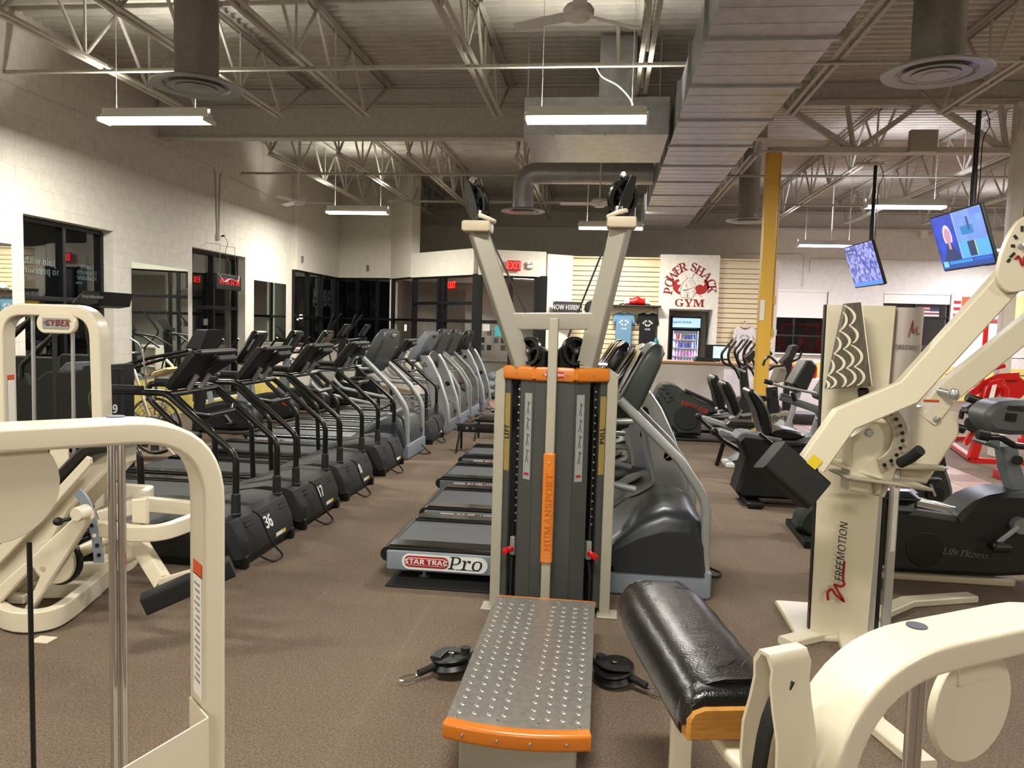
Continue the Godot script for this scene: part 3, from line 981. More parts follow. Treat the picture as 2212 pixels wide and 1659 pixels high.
	m = mb(); m.box(V(0, 1.3, 0), V(0.26, 2.6, 0.14), 0.006)
	tr = struct_node("trim_2", "black jamb at the right of the glass side door", V(-1.36, 0, -16.12)); part(tr, "post", m, M.frame_dark)
	# inside the entrance: pale wall with a notice board
	w = struct_node("wall_vestibule", "pale wall inside the entrance lobby, with an unseen lid added to darken it")
	m = mb(); m.prism(P2([-4.9, -18.5, -4.35, -17.42, -2.66, -16.0, -1.3, -16.34, -0.85, -16.6, -0.85, -19.9, -4.9, -19.9]), V(0, 3.0, 0), 0.06, Basis(V(1, 0, 0), V(0, 0, 1), V(0, -1, 0))); part(w, "added_lobby_lid", m, M.wall)  # unseen lid, added to keep light out of the lobby
	m = mb(); m.box(V(-1.9, 1.5, -18.6), V(3.0, 3.0, 0.1)); part(w, "core", m, M.wall)
	t = thing("notice_board", "pale notice board with rows of small photos behind the glass side door", "board", on_z(1072, 730, -18.5))
	m = mb(); m.box(V(0, 0, 0), V(0.95, 1.15, 0.03), 0.004); part(t, "panel", m, M.trim_white)
	for i in 5:
		for j in 3:
			m = mb(); m.box(V(-0.34 + i * 0.17, 0.12 - j * 0.18, 0.018), V(0.11, 0.13, 0.004)); part(t, "photo", m, [M.paper, M.grey_ink, M.charcoal][(i + j * 2) % 3])
	# laundry sacks heaped behind the door
	mat("towel_a", Color(0.62, 0.66, 0.72), 0.9); mat("towel_b", Color(0.80, 0.80, 0.80), 0.9); mat("towel_c", Color(0.42, 0.46, 0.58), 0.9)
	for i in 9:
		var p = V(-2.42 + 0.25 * (i % 3), 0.08 + 0.18 * (i / 3), -16.75)
		m = mb()
		var rr = []
		for s in 7:
			var ring = PackedVector3Array()
			var u = s / 6.0
			var rad = 0.015 + sin(u * PI) * 0.085
			for g in 12:
				var an = TAU * g / 12
				var wob = 1.0 + 0.25 * sin(an * 3 + i * 1.7 + s * 1.1)
				ring.append(V((u - 0.5) * 0.22, cos(an) * rad * wob * 0.8, sin(an) * rad * wob))
			rr.append(ring)
		m.loft(rr, 60)
		var s = solo("folded_towel", m, [M.towel_a, M.towel_b, M.towel_c][i % 3], "crumpled pale towel in the heap behind the glass side door", "towel", p, "towels heaped behind the door")
		s.rotation.y = (i % 4) * 0.1
	# exit signs
	exit_sign(on_plane(1110, 574, n2, k2 + 0.16), face_basis(Fp - E), "red lit EXIT sign on the wall over the glass side door")
	exit_sign(on_plane(977, 616, V(0.648, 0, 0.761), V(0.648, 0, 0.761).dot(D) - 0.14), face_basis(E - D), "red lit EXIT sign hanging behind the entrance glass")
	m = mb(); m.box(V(0, 0, 0), V(0.15, 0.07, 0.06), 0.01); m.lathe([[0.0, 0.05], [0.035, 0.04], [0.04, 0.0], [0, 0]], V(-0.05, 0.05, 0)); m.lathe([[0.0, 0.05], [0.035, 0.04], [0.04, 0.0], [0, 0]], V(0.05, 0.05, 0))
	solo("emergency_light", m, M.white_plastic, "small white emergency light beside the EXIT sign", "light", on_plane(1146, 576, n2, k2 + 0.15))
	# street lamps far outside
	mat("street_glow", Color(1, 0.95, 0.85), 0.5, 0, {"glow": 14.0})
	for q in [[650, 684, 0.16, 55.0], [637, 682, 0.07, 60.0], [643, 690, 0.07, 70.0], [663, 690, 0.06, 70.0], [643, 731, 0.14, 40.0]]:
		var p = EYE + ray(q[0], q[1]).normalized() * q[3]
		t = thing("street_lamp", "small bright street lamp far outside the bay windows", "street lamp", V(p.x, -0.15, p.z), 0, "street lamps outside")
		m = mb(); m.lathe([[0, -q[2]], [q[2], -q[2] * 0.5], [q[2], q[2] * 0.4], [0, q[2]]], V(0, p.y + 0.15, 0), Basis(), 10); part(t, "lamp_head", m, M.street_glow)
		m = mb(); m.tube([V(0, 0, 0), V(0, p.y + 0.15 - q[2], 0)], 0.05, 6); part(t, "pole", m, M.frame_dark)

func exit_sign(p: Vector3, b: Basis, label: String) -> void:
	var t = thing("exit_sign", label, "sign", p)
	mat("exit_face", Color(0.5, 0.02, 0.03), 0.5, 0, {"glow": 0.22, "glow_color": Color(0.9, 0.03, 0.05)})
	mat("exit_red", Color(1, 0.2, 0.2), 0.5, 0, {"glow": 5.0, "glow_color": Color(1.0, 0.14, 0.12)})
	var m = mb(); m.box(Vector3.ZERO, V(0.28, 0.21, 0.05), 0.008, b); part(t, "case", m, M.exit_face)
	letters(t, "EXIT", b * V(0, 0, 0.028), 0.15, M.exit_red, b, true, "Droid Sans", "sign_lettering", 0.72)
	m = mb(); m.tube([b * V(0, 0.1, 0), b * V(0, 0.1, -0.15)], 0.012, 6); part(t, "bracket", m, M.white_plastic)
	var l = OmniLight3D.new()
	l.name = "exit_sign_glow"
	l.light_color = Color(1, 0.12, 0.1)
	l.light_energy = 0.002
	l.light_size = 0.08
	l.shadow_enabled = true
	l.omni_range = 30.0
	l.omni_attenuation = 2.0
	l.position = p + b * V(0, 0, 0.1)
	add_child(l)

# ---------- back wall, slat wall, logo pier ----------
const SZ := -16.5
func slatwall(called: String, x0: float, x1: float, y0: float, y1: float, z: float, label: String) -> void:
	var t = struct_node(called, label)
	var m = mb(); m.box(V((x0 + x1) / 2, (y0 + y1) / 2, z - 0.10), V(x1 - x0, y1 - y0, 0.14)); part(t, "backing", m, M.groove)
	var p = 0.102
	var n = int((y1 - y0) / p)
	var sm = mb(); sm.box(Vector3.ZERO, V(x1 - x0, p - 0.016, 0.018), 0.003)
	var sh = sm.mesh()
	for i in n: shared(t, "slat", sh, M.slat, Transform3D(Basis(), V((x0 + x1) / 2, y0 + p * (i + 0.5), z)))
	m = mb(); m.box(V((x0 + x1) / 2, y1 + 0.012, z - 0.06), V(x1 - x0, 0.03, 0.2)); part(t, "cap", m, M.slat)

func build_back() -> void:
	var w = struct_node("wall_back", "cream back wall of the hall with two dark windows")
	var z = -20.3
	var m = mb()
	var wins = [[3.98, 5.55], [6.88, 8.48]]
	var x = -5.2
	for q in wins:
		m.box(V((x + q[0]) / 2, 2.5, z - 0.15), V(q[0] - x, 5.0, 0.3))
		m.box(V((q[0] + q[1]) / 2, 3.84, z - 0.15), V(q[1] - q[0], 2.34, 0.3))
		m.box(V((q[0] + q[1]) / 2, 0.52, z - 0.15), V(q[1] - q[0], 1.04, 0.3))
		x = q[1]
	m.box(V((x + 12.0) / 2, 2.5, z - 0.15), V(12.0 - x, 5.0, 0.3))
	part(w, "core", m, M.wall)
	m = mb(); m.box(V(7.6, 0.42, z + 0.012), V(8.8, 0.84, 0.02)); part(w, "yellow_band", m, M.wall_yellow)
	for i in 2:
		var q: Array = wins[i]
		var t = struct_node("window_%d" % (6 + i), ["dark back window under a wide pale blind", "dark back window with the reflection of a striped flag and a short blind"][i])
		frame_run(t, V(q[0], 0, z - 0.12), V(q[1], 0, z - 0.12), 1.05, 2.66, [0.5], [2.05 if i else 1.5], 0.05)
		m = mb(); m.box(V((q[0] + q[1]) / 2, [2.31, 2.52][i], z - 0.04), V(q[1] - q[0] - 0.04, [0.70, 0.28][i], 0.02), 0.004); part(t, "blind", m, M.trim_white)
		m = mb(); m.box(V((q[0] + q[1]) / 2, 2.64, z - 0.03), V(q[1] - q[0] - 0.02, 0.06, 0.06), 0.006); part(t, "blind_rail", m, M.trim_white)
		m = mb(); m.box(V((q[0] + q[1]) / 2, 1.045, z + 0.02), V(q[1] - q[0] + 0.1, 0.03, 0.2), 0.004); part(t, "sill", m, M.trim_white)
	# reflection of a flag in the second window, built as panels outside the pane
	var t = thing("flag", "reflection of a red and white striped flag with a blue corner, built behind the back window", "flag", V(7.98, 2.18, z - 0.2))
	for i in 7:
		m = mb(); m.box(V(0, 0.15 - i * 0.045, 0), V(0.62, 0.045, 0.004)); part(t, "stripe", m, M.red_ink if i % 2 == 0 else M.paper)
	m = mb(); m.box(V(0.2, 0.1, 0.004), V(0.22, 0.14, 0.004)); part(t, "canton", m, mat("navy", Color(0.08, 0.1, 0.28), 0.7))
	t = thing("wall_poster", "small striped flag poster on the wall beside the back window", "poster", V(8.62, 2.28, z + 0.01))
	for i in 7:
		m = mb(); m.box(V(0, 0.24 - i * 0.08, 0), V(0.16, 0.08, 0.006)); part(t, "stripe", m, M.red_ink if i % 2 else M.paper)
	m = mb(); m.box(V(0.22, 0.04, 0), V(0.24, 0.52, 0.006)); part(t, "orange_panel", m, M.label_orange)
	m = mb(); m.box(V(0, 0, 0), V(0.3, 0.75, 0.01)); solo("wall_poster", m, mat("pale_yellow", Color(0.86, 0.80, 0.56), 0.7), "blank pale yellow poster on the back wall by the cream column", "poster", V(10.05, 2.25, z + 0.01))
	# conduit on the back wall
	m = mb(); m.tube(fillet([V(3.2, 3.55, z + 0.02), V(4.9, 3.55, z + 0.02), V(4.9, 2.75, z + 0.02)], 0.08), 0.012, 6); m.tube(fillet([V(11.5, 3.45, z + 0.02), V(5.05, 3.45, z + 0.02), V(5.05, 3.1, z + 0.02)], 0.08), 0.012, 6)
	solo("conduit_run", m, M.steel_paint, "thin conduit bending down the upper back wall", "conduit")
	m = mb(); m.box(V(0, 0, 0), V(0.16, 0.2, 0.14), 0.02); solo("wall_speaker", m, M.trim_white, "small white wall speaker high on the back wall", "speaker", on_z(1996, 505, z + 0.1))
	# conduit and plug box on the left wall
	m = mb()
	m.tube(fillet([V(WX + 0.015, 4.10, -7.0), V(WX + 0.015, 4.09, -12.62), V(WX + 0.015, 2.98, -12.69)], 0.1), 0.012, 8)
	m.tube(fillet([V(WX + 0.015, 3.96, -15.9), V(WX + 0.015, 4.05, -12.80), V(WX + 0.015, 2.98, -12.74)], 0.1), 0.012, 8)
	solo("conduit_run", m, M.wall, "cream conduit dropping down the block wall to a plug box", "conduit")
	t = thing("plug_box", "small outlet box with a cord above the clock window", "outlet", V(WX + 0.03, 2.94, -12.72))
	m = mb(); m.box(Vector3.ZERO, V(0.06, 0.12, 0.08), 0.006); part(t, "box", m, M.trim_white)
	m = mb(); m.box(V(0.05, 0.02, -0.04), V(0.05, 0.03, 0.03), 0.005); part(t, "plug", m, M.black)
	m = mb(); m.tube(curve([V(0.06, 0.02, -0.05), V(0.1, -0.1, -0.1), V(0.07, -0.25, -0.08), V(0.1, -0.4, -0.12), V(0.15, -0.62, -0.12)]), 0.005, 6); part(t, "cord", m, M.black)
	# red digital clock sign hanging in front of the window
	var cp = on_x(492, 610, WX + 0.25)
	t = thing("clock_sign", "black hanging sign with four red glowing digits in front of the window", "clock", cp)
	m = mb(); m.box(V(0, 0, 0), V(0.07, 0.26, 0.86), 0.008); part(t, "case", m, M.black)
	mat("red_led", Color(0.9, 0.05, 0.05), 0.5, 0, {"glow": 1.3, "glow_color": Color(1.0, 0.06, 0.06)})
	for i in 4:
		for e in [[0.06, 0, 0.02, 0.09], [0, 0.05, 0.08, 0.02], [0.0, 0.0, 0.08, 0.018], [-0.06, 0, 0.02, 0.09]]:
			m = mb(); m.box(V(0.037, e[1], 0.28 - i * 0.19 + e[0] * 0.7), V(0.004, e[3], e[2])); part(t, "led_segment", m, M.red_led)
	for e in [-1, 1]:
		m = mb(); m.tube([V(0, 0.13, 0.3 * e), V(0, 0.62, 0.25 * e), V(-0.25, 0.64, 0.25 * e)], 0.004, 5); part(t, "hanging_wire", m, M.silver)
	m = mb(); m.tube(curve([V(0.03, 0.1, 0.34), V(0.06, 0.0, 0.25), V(0.06, 0.06, 0.0), V(0.05, 0.02, -0.25), V(0.03, 0.12, -0.34)]), 0.008, 6); part(t, "guard_wire", m, M.silver)
	# slat walls and the logo pier
	slatwall("wall_slats_1", -0.80, 1.10, 0.0, 3.03, SZ, "cream slat wall behind the shirts")
	slatwall("wall_slats_2", 2.30, 3.45, 0.0, 3.03, SZ, "cream slat wall to the right of the logo")
	var pr = struct_node("wall_pier", "pale pier with the red gym logo above a grey alcove")
	m = mb(); m.box(V(1.695, 2.56, SZ - 0.2), V(1.21, 1.12, 0.6)); part(pr, "head", m, M.wall)
	m = mb(); m.box(V(1.20, 1.0, SZ - 0.2), V(0.22, 2.0, 0.6)); part(pr, "left_jamb", m, M.wall)
	m = mb(); m.box(V(2.25, 1.0, SZ - 0.2), V(0.10, 2.0, 0.6)); part(pr, "right_jamb", m, M.wall)
	m = mb(); m.box(V(1.75, 1.0, SZ - 0.95), V(1.3, 2.0, 0.04)); m.box(V(1.29, 1.0, SZ - 0.7), V(0.04, 2.0, 0.5)); m.box(V(2.22, 1.0, SZ - 0.7), V(0.04, 2.0, 0.5)); m.box(V(1.75, 2.0, SZ - 0.7), V(0.95, 0.04, 0.5)); part(pr, "alcove", m, M.grey_alcove)
	m = mb(); m.box(V(3.47, 1.52, SZ - 1.9), V(0.1, 3.04, 3.7)); part(pr, "return_wall", m, M.wall)
	logo()

func logo() -> void:
	var zf = SZ + 0.102
	var t = thing("wall_logo", "painted gym logo of a little shack with two red flexed arms and arched red lettering", "logo", on_z(1492, 618, zf))
	var k = 16.4 / F   # metres per photograph pixel at that wall
	var up = Basis(V(0, 0, 1), deg_to_rad(0.0))
	var word = ["P", "O", "W", "E", "R", " ", "S", "H", "A", "C", "K"]
	var spots = [[1444, 629, 84], [1446, 611, 68], [1453, 597, 50], [1464, 585, 36], [1475, 578, 18], [0, 0, 0], [1499, 578, -12], [1512, 586, -28], [1526, 597, -48], [1535, 611, -66], [1537, 624, -86]]
	for i in 11:
		if word[i] == " ": continue
		var p = (on_z(spots[i][0], spots[i][1], zf)) - t.position
		letters(t, word[i], p, 0.175, M.maroon_ink, Basis(V(0, 0, 1), deg_to_rad(spots[i][2] * 0.98)), true, "Droid Serif", "letter", 1.0, 0.004)
	letters(t, "GYM", on_z(1489, 655, zf) - t.position, 0.15, M.maroon_ink, up, true, "Droid Serif", "lettering", 1.25, 0.004)
	# arms (photograph pixels relative to the logo centre, y down)
	var arm_l = [-38, -2, -37, -8, -33, -11, -28, -14, -24, -13, -24, -9, -28, -8, -28, -3, -24, -2, -20, -4, -22, 2, -26, 8, -24, 12, -20, 13, -22, 18, -26, 17, -31, 13, -36, 8]
	var arm_r = [11, 1, 14, -2, 19, -4, 24, -2, 26, 0, 29, -6, 26, -9, 27, -12, 32, -13, 36, -8, 38, -1, 37, 6, 33, 11, 28, 15, 22, 17, 17, 17, 11, 15, 12, 10, 9, 5]
	for a in [arm_l, arm_r]:
		var poly = []
		for i in range(0, a.size(), 2): poly.append(a[i] * k); poly.append(-a[i + 1] * k)
		var m = mb(); m.prism(P2(poly), Vector3.ZERO, 0.004); part(t, "arm", m, M.red_ink)
	for l in [[-22, 12, -17, -6, 0.8], [-17, -6, -8, -16, 0.8], [-8, -16, 2, -17, 0.8], [2, -17, 12, 0, 0.7], [-17, 9, 1, 5, 0.9], [1, 5, 12, 0, 0.9], [-22, 13, -18, 24, 0.8], [-18, 24, 2, 26, 0.9], [2, 26, 10, 18, 0.7], [10, 18, 8, 4, 0.7], [-14, 10, -4, 8, 1.6], [-12, 14, 0, 13, 0.7], [-6, 16, -5, 24, 2.2], [-12, 18, -8, 22, 0.9], [-10, -4, -8, 3, 1.4], [-5, -12, 4, 2, 0.5], [-1, -14, 8, 0, 0.5], [3, -18, 5, -24, 1.5], [5, -24, 8, -26, 1.2], [12, -17, 22, -20, 0.4], [11, -13, 24, -9, 0.4], [-10, -20, -8, -16, 1.0], [18, 18, 24, 22, 1.4], [4, 8, 8, 20, 0.6]]:
		var a = V(l[0] * k, -l[1] * k, 0)
		var b = V(l[2] * k, -l[3] * k, 0)
		var m = mb(); m.box((a + b) / 2, V((b - a).length(), l[4] * k, 0.0036), 0.0, face_basis(b - a))
		part(t, "sketch_line", m, M.grey_ink)

# ---------- cable tower in the middle ----------
func cable_tower() -> void:
	var o = V(-0.25, 0, -4.1)
	var t = thing("cable_tower", "tall grey cable tower with orange trim and two raised pulley arms", "cable machine", o)
	var m
	# outer posts with sloped tops and foot plates
	for e in [-1, 1]:
		m = mb()
		m.prism(P2([-0.028, 0.0, 0.028, 0.0, 0.028, 1.335 if e < 0 else 1.30, -0.028, 1.30 if e < 0 else 1.335]), V(0.30 * e, 0, -0.10), 0.22, Basis(), 0.004)
		part(t, "post", m, M.champ_light)
		m = mb(); m.box(V(0.315 * e, 0.006, 0.0), V(0.11, 0.012, 0.12), 0.003); part(t, "foot_plate", m, M.champ_light)
	# faceted shroud
	var plan = [V(-0.275, 0, 0.0), V(-0.105, 0, 0.10), V(0.105, 0, 0.10), V(0.275, 0, 0.0)]
	var fac = []
	for i in 3:
		var a: Vector3 = plan[i]
		var b: Vector3 = plan[i + 1]
		var bs = face_basis(b - a)
		var L = (b - a).length()
		fac.append([(a + b) / 2, bs, L])
		if i == 1:
			m = mb(); m.box((a + b) / 2 + V(0, 0.66, -0.01), V(L, 1.24, 0.02), 0.002, bs); part(t, "shroud_panel", m, M.shroud_grey)
		else:
			for q in [[-0.5, -0.28], [0.02, 0.5]] if i == 0 else [[-0.5, -0.02], [0.28, 0.5]]:
				m = mb(); m.box((a + b) / 2 + bs * V((q[0] + q[1]) / 2 * L, 0.66, -0.01), V((q[1] - q[0]) * L - 0.004, 1.24, 0.02), 0.002, bs); part(t, "shroud_panel", m, M.shroud_grey)
			# slot with the adjusting rail, holes and knob
			var sx = -0.13 if i == 0 else 0.13
			m = mb(); m.box((a + b) / 2 + bs * V(sx * L, 0.66, -0.07), V(0.3 * L, 1.24, 0.02), 0.0, bs); part(t, "slot_back", m, M.black)
			m = mb(); m.tube([(a + b) / 2 + bs * V(sx * L + 0.012, 0.1, -0.03), (a + b) / 2 + bs * V(sx * L + 0.012, 1.24, -0.03)], 0.011, 8); part(t, "guide_rod", m, M.black_gloss)
			for k in 18:
				m = mb(); m.lathe([[0.005, 0.0], [0.005, 0.004]], (a + b) / 2 + bs * V(sx * L + 0.012, 0.5 + k * 0.042, -0.018), bs * Basis(V(1, 0, 0), PI / 2), 8); part(t, "stop_hole", m, M.silver)
			m = mb()
			m.lathe([[0.016, 0.0], [0.017, 0.02], [0.008, 0.024], [0.008, 0.04], [0.018, 0.044], [0.018, 0.058], [0.0, 0.062]], (a + b) / 2 + bs * V(sx * L, 0.345, 0.0), bs * Basis(V(1, 0, 0), PI / 2), 14); part(t, "knob", m, M.red)
			m = mb(); m.box((a + b) / 2 + bs * V(sx * L, 0.36, -0.02), V(0.03, 0.1, 0.03), 0.003, bs); part(t, "selector", m, M.silver)
			m = mb(); m.tube(curve([(a + b) / 2 + bs * V(sx * L, 0.3, -0.01), (a + b) / 2 + bs * V(sx * L + 0.005, 0.2, 0.002), (a + b) / 2 + bs * V(sx * L, 0.03, 0.0)]), 0.006, 6); part(t, "cord", m, M.rubber)
			# printed strips
			var gx = -0.37 if i == 0 else 0.37
			m = mb(); m.box((a + b) / 2 + bs * V(gx * L, 0.98, 0.002), V(0.034, 0.42, 0.003), 0.0, bs); part(t, "gold_label", m, M.label_gold)
			letters(t, "LIFT" if i == 0 else "PULL", (a + b) / 2 + bs * V(gx * L, 0.98, 0.005), 0.028, M.black_ink, bs * Basis(V(0, 0, 1), PI / 2 if i == 1 else PI / 2), true, "Droid Sans", "lettering", 1.0, 0.001)
			var wx = 0.32 if i == 0 else -0.32
			m = mb(); m.box((a + b) / 2 + bs * V(wx * L, 0.97, 0.002), V(0.045, 0.46, 0.003), 0.0, bs); part(t, "exercise_label", m, M.label_grey)
			for k in 4:
				var y = 1.12 - k * 0.085
				var c: Vector3 = (a + b) / 2 + bs * V(wx * L, y, 0.005)
				m = mb(); m.tube([c + bs * V(-0.008, -0.03, 0), c + bs * V(0.0, 0.0, 0), c + bs * V(0.008, -0.03, 0)], 0.0014, 4); m.tube([c, c + bs * V(0.002, 0.022, 0), c + bs * V(0.014, 0.03, 0)], 0.0014, 4); m.lathe([[0.0, 0], [0.004, 0.001], [0, 0.002]], c + bs * V(0.0, 0.032, 0), bs * Basis(V(1, 0, 0), PI / 2), 8)
				part(t, "figure_print", m, M.black_ink)
			m = mb(); m.box((a + b) / 2 + bs * V(wx * L, 0.77, 0.004), V(0.03, 0.012, 0.002), 0.0, bs); part(t, "red_print", m, M.red_ink)
		# orange band
		m = mb(); m.box((a + b) / 2 + bs * V(0, 1.305, 0.006), V(L + 0.012, 0.074, 0.03), 0.012, bs); part(t, "orange_band", m, M.orange)
		for q in ([0.0] if i != 1 else [-0.3, 0.3]):
			m = mb(); m.lathe([[0.006, 0.0], [0.006, 0.003], [0.0, 0.004]], (a + b) / 2 + bs * V(q * L, 1.303, 0.021), bs * Basis(V(1, 0, 0), PI / 2), 10); part(t, "bolt", m, M.label_gold)
	m = mb(); m.prism(rrect(0.105, 0.032, 0.015, 4), V(0, 1.303, 0.1225), 0.003); part(t, "badge", m, M.red)
	letters(t, "STAR TRAC", V(0, 1.303, 0.1245), 0.014, M.white_ink, Basis(), true, "Droid Sans", "lettering", 1.1, 0.001)
	m = mb(); m.prism(P2([-0.27, 0.0, 0.27, 0.0, 0.27, 0.30, -0.27, 0.30]), V(0, 1.343, -0.2), 0.006, Basis(V(1, 0, 0), -PI / 2) * Basis()); part(t, "top_plate", m, M.champagne)
	m = mb(); m.box(V(0, 0.66, -0.24), V(0.54, 1.3, 0.02)); part(t, "rear_panel", m, M.shroud_grey)
	# centre post with the orange grip
	m = mb(); m.box(V(-0.012, 0.80, 0.145), V(0.048, 1.59, 0.05), 0.004); part(t, "centre_post", m, M.champ_light)
	m = mb(); m.box(V(-0.012, 0.61, 0.155), V(0.062, 0.58, 0.058), 0.008); part(t, "orange_grip", m, M.orange)
	letters(t, "HUMANSPORT", V(-0.006, 0.59, 0.1855), 0.034, mat("orange_shade", Color(0.66, 0.33, 0.06), 0.5), Basis(V(0, 0, 1), PI / 2), false, "Droid Serif", "lettering", 1.25, 0.002)
	for y in [0.85, 0.36]:
		m = mb(); m.lathe([[0.006, 0.0], [0.006, 0.003], [0.0, 0.004]], V(-0.012, y, 0.184), Basis(V(1, 0, 0), PI / 2), 10); part(t, "bolt", m, M.chrome)
	# V arms and the bar between
	var zb = 0.02
	var ends = [[on_z(1128, 790, -4.08), on_z(1033, 500, -4.08)], [on_z(1268, 790, -4.08), on_z(1342, 492, -4.08)]]
	for i in 2:
		var e = -1 if i == 0 else 1
		var a: Vector3 = ends[i][0] - o
		var b: Vector3 = ends[i][1] - o
		m = mb(); m.sweep(rrect(0.095, 0.075, 0.006, 1), [a, b], V(0, 0.0, 1) + V(0.45 * -e, 0, 0), 25); part(t, "arm", m, M.champagne)
		# head plate, swivel ring, pulley block
		m = mb(); m.box(b + V(-0.012 * e * 0, 0.02, 0.02), V(0.15, 0.055, 0.14), 0.007); part(t, "head_plate", m, M.cream_dark)
		m = mb(); m.lathe([[0.035, 0.0], [0.055, 0.002], [0.06, 0.012], [0.055, 0.022], [0.035, 0.022], [0.033, 0.01]], b + V(0.01 - 0.03 * e, 0.055, 0.03), Basis(V(0, 0, 1), 0.35 * e), 24, 50); part(t, "swivel_ring", m, M.cream)
		var pb = Basis(V(0, 0, 1), deg_to_rad(-16.0 if i == 1 else 14.0)) * Basis(V(0, 1, 0), deg_to_rad(-48.0 if i == 0 else 42.0))
		var pc: Vector3 = b + V(-0.005 if i == 0 else 0.0, 0.145, 0.03)
		pulley(t, pc, pb, 0.092)
		m = mb(); m.prism(P2([-0.04, -0.10, 0.04, -0.10, 0.05, 0.0, 0.03, 0.12, -0.03, 0.12, -0.05, 0.0]), pc + pb * V(0, 0, -0.03), 0.008, pb, 0.002); m.prism(P2([-0.03, -0.10, 0.03, -0.10, 0.04, 0.0, 0.02, 0.12, -0.02, 0.12, -0.04, 0.0]), pc + pb * V(0, 0, 0.03), 0.008, pb, 0.002); part(t, "pulley_bracket", m, M.black_gloss)
		m = mb(); m.lathe([[0.024, 0.0], [0.026, 0.01], [0.026, 0.04], [0.02, 0.045]], b + V(0.02 * -e, 0.06, 0.05), Basis(), 16); part(t, "swivel_nut", m, M.chrome)
		m = mb(); m.lathe([[0.014, -0.02], [0.018, -0.015], [0.018, 0.015], [0.012, 0.02]], pc + V(-0.018 if i == 0 else 0.0, 0.115, 0.03), Basis(V(1, 0, 0), PI / 2), 16); part(t, "cable_eye", m, M.chrome)
		# cable down to the inner pulley
		var ip: Vector3 = on_z(1146 if i == 0 else 1240, 758, -4.05) - o
		m = mb(); m.tube([b + V(0.04 * -e, 0.02, 0.0), ip + V(0.035 * -e, 0.07, -0.01)], 0.005, 6); part(t, "cable", m, M.black)
		pulley(t, ip, Basis(V(0, 1, 0), deg_to_rad(38.0 * e)), 0.075)
		m = mb(); m.box(ip + V(0.045 * -e, -0.06, -0.05), V(0.09, 0.16, 0.09), 0.02); part(t, "pulley_mount", m, M.black)
	m = mb(); m.sweep(rrect(0.07, 0.09, 0.008, 2), [on_z(1110, 694, -4.09) - o, on_z(1280, 694, -4.09) - o], Vector3.UP, 25); part(t, "cross_bar", m, M.champagne)
	m = mb(); m.tube([V(-0.1, 1.37, -0.05), V(0.12, 1.37, -0.05)], 0.05, 12); part(t, "black_sleeve", m, M.black)
	# step in front
	var s = thing("step_platform", "low steel step with raised dimples and an orange front edge", "step", V(-0.245, 0, -3.08))
	m = mb(); m.box(V(0, 0.205, 0), V(0.49, 0.014, 1.24), 0.003); part(s, "plate", m, mat("steel_plate", Color(0.74, 0.73, 0.70), 0.36, 0.75, {"grain": [0.04, 0.82], "scale": 1.2}))
	m = mb()
	for g in 2:
		for i in 4:
			for j in 20:
				m.lathe([[0.012, 0.0], [0.0095, 0.0028], [0.004, 0.004], [0.0, 0.0041]], V((-0.205 + 0.052 * i) if g == 0 else (0.205 - 0.052 * i), 0.2118, -0.52 + j * 0.056), Basis(), 10, 60)
	part(s, "dimples", m, M.steel_plate).set_meta("kind", "stuff")
	for x in [-0.21, -0.07, 0.07, 0.21]:
		for z in [-0.585, 0.585]:
			m = mb(); m.lathe([[0.006, 0.0], [0.005, 0.003], [0.0, 0.004]], V(x, 0.212, z), Basis(), 10); part(s, "screw", m, M.chrome)
	var nose = []
	for i in 11:
		var u = i / 10.0 * 2 - 1
		nose.append(V(u * 0.243, 0.183, 0.655 - 0.035 * u * u))
	m = mb()
	for i in 11: nose[i] = nose[i] + V(0, 0, -0.02)
	m.sweep(rrect(0.05, 0.062, 0.014, 3), nose, Vector3.UP, 50); m.box(V(0, 0.183, 0.60), V(0.47, 0.05, 0.05)); part(s, "orange_edge", m, M.orange)
	for x in [-0.18, -0.06, 0.05, 0.17]:
		m = mb(); m.lathe([[0.007, 0.0], [0.006, 0.004], [0.0, 0.006]], V(x, 0.183, 0.660 - 0.035 * (x / 0.243) * (x / 0.243)), Basis(V(1, 0, 0), PI / 2), 12); part(s, "stud", m, M.chrome)
	m = mb(); m.box(V(0, 0.195, -0.63), V(0.5, 0.03, 0.03), 0.008); part(s, "rear_edge", m, M.orange)
	m = mb(); m.box(V(0, 0.1, 0.0), V(0.40, 0.2, 1.16), 0.006); part(s, "pedestal", m, M.champ_light)
	# low pulleys lying either side of the step
	for q in [[975, 1428, 912, 1462, -1, "left"], [1327, 1448, 1410, 1497, 1, "right"]]:
		var c = on_y(q[0], q[1], 0.06)
		var h = on_y(q[2], q[3], 0.02)
		var f = thing("floor_pulley", "black low pulley with a snap hook on the carpet beside the step's %s edge" % ["left" if q[4] < 0 else "right"], "pulley", V(c.x, 0, c.z))
		var dir = (h - c); dir.y = 0; dir = dir.normalized()
		var bb = Basis(V(1, 0, 0), deg_to_rad(-80)) * Basis(V(0, 0, 1), 0.3)
		m = mb(); m.lathe([[0.03, -0.03], [0.085, -0.028], [0.09, -0.02], [0.075, 0.0], [0.09, 0.02], [0.085, 0.028], [0.03, 0.03]], V(0, 0.055, 0), Basis(dir, 0.18), 24, 30); part(f, "wheel", m, M.black)
		m = mb(); m.sweep(rrect(0.05, 0.014, 0.006, 2), curve([V(0, 0.085, 0) - dir * 0.08, V(0, 0.092, 0) + dir.cross(Vector3.UP) * 0.05, V(0, 0.09, 0) + dir * 0.08]), Vector3.UP, 40); m.lathe([[0.022, 0], [0.022, 0.02], [0, 0.022]], V(0, 0.09, 0) - dir * 0.07, Basis(), 12); part(f, "guard", m, M.charcoal)
		m = mb(); m.lathe([[0.012, 0.0], [0.012, 0.014], [0.0, 0.016]], V(0, 0.085, 0), Basis(), 12); part(f, "axle", m, M.chrome)
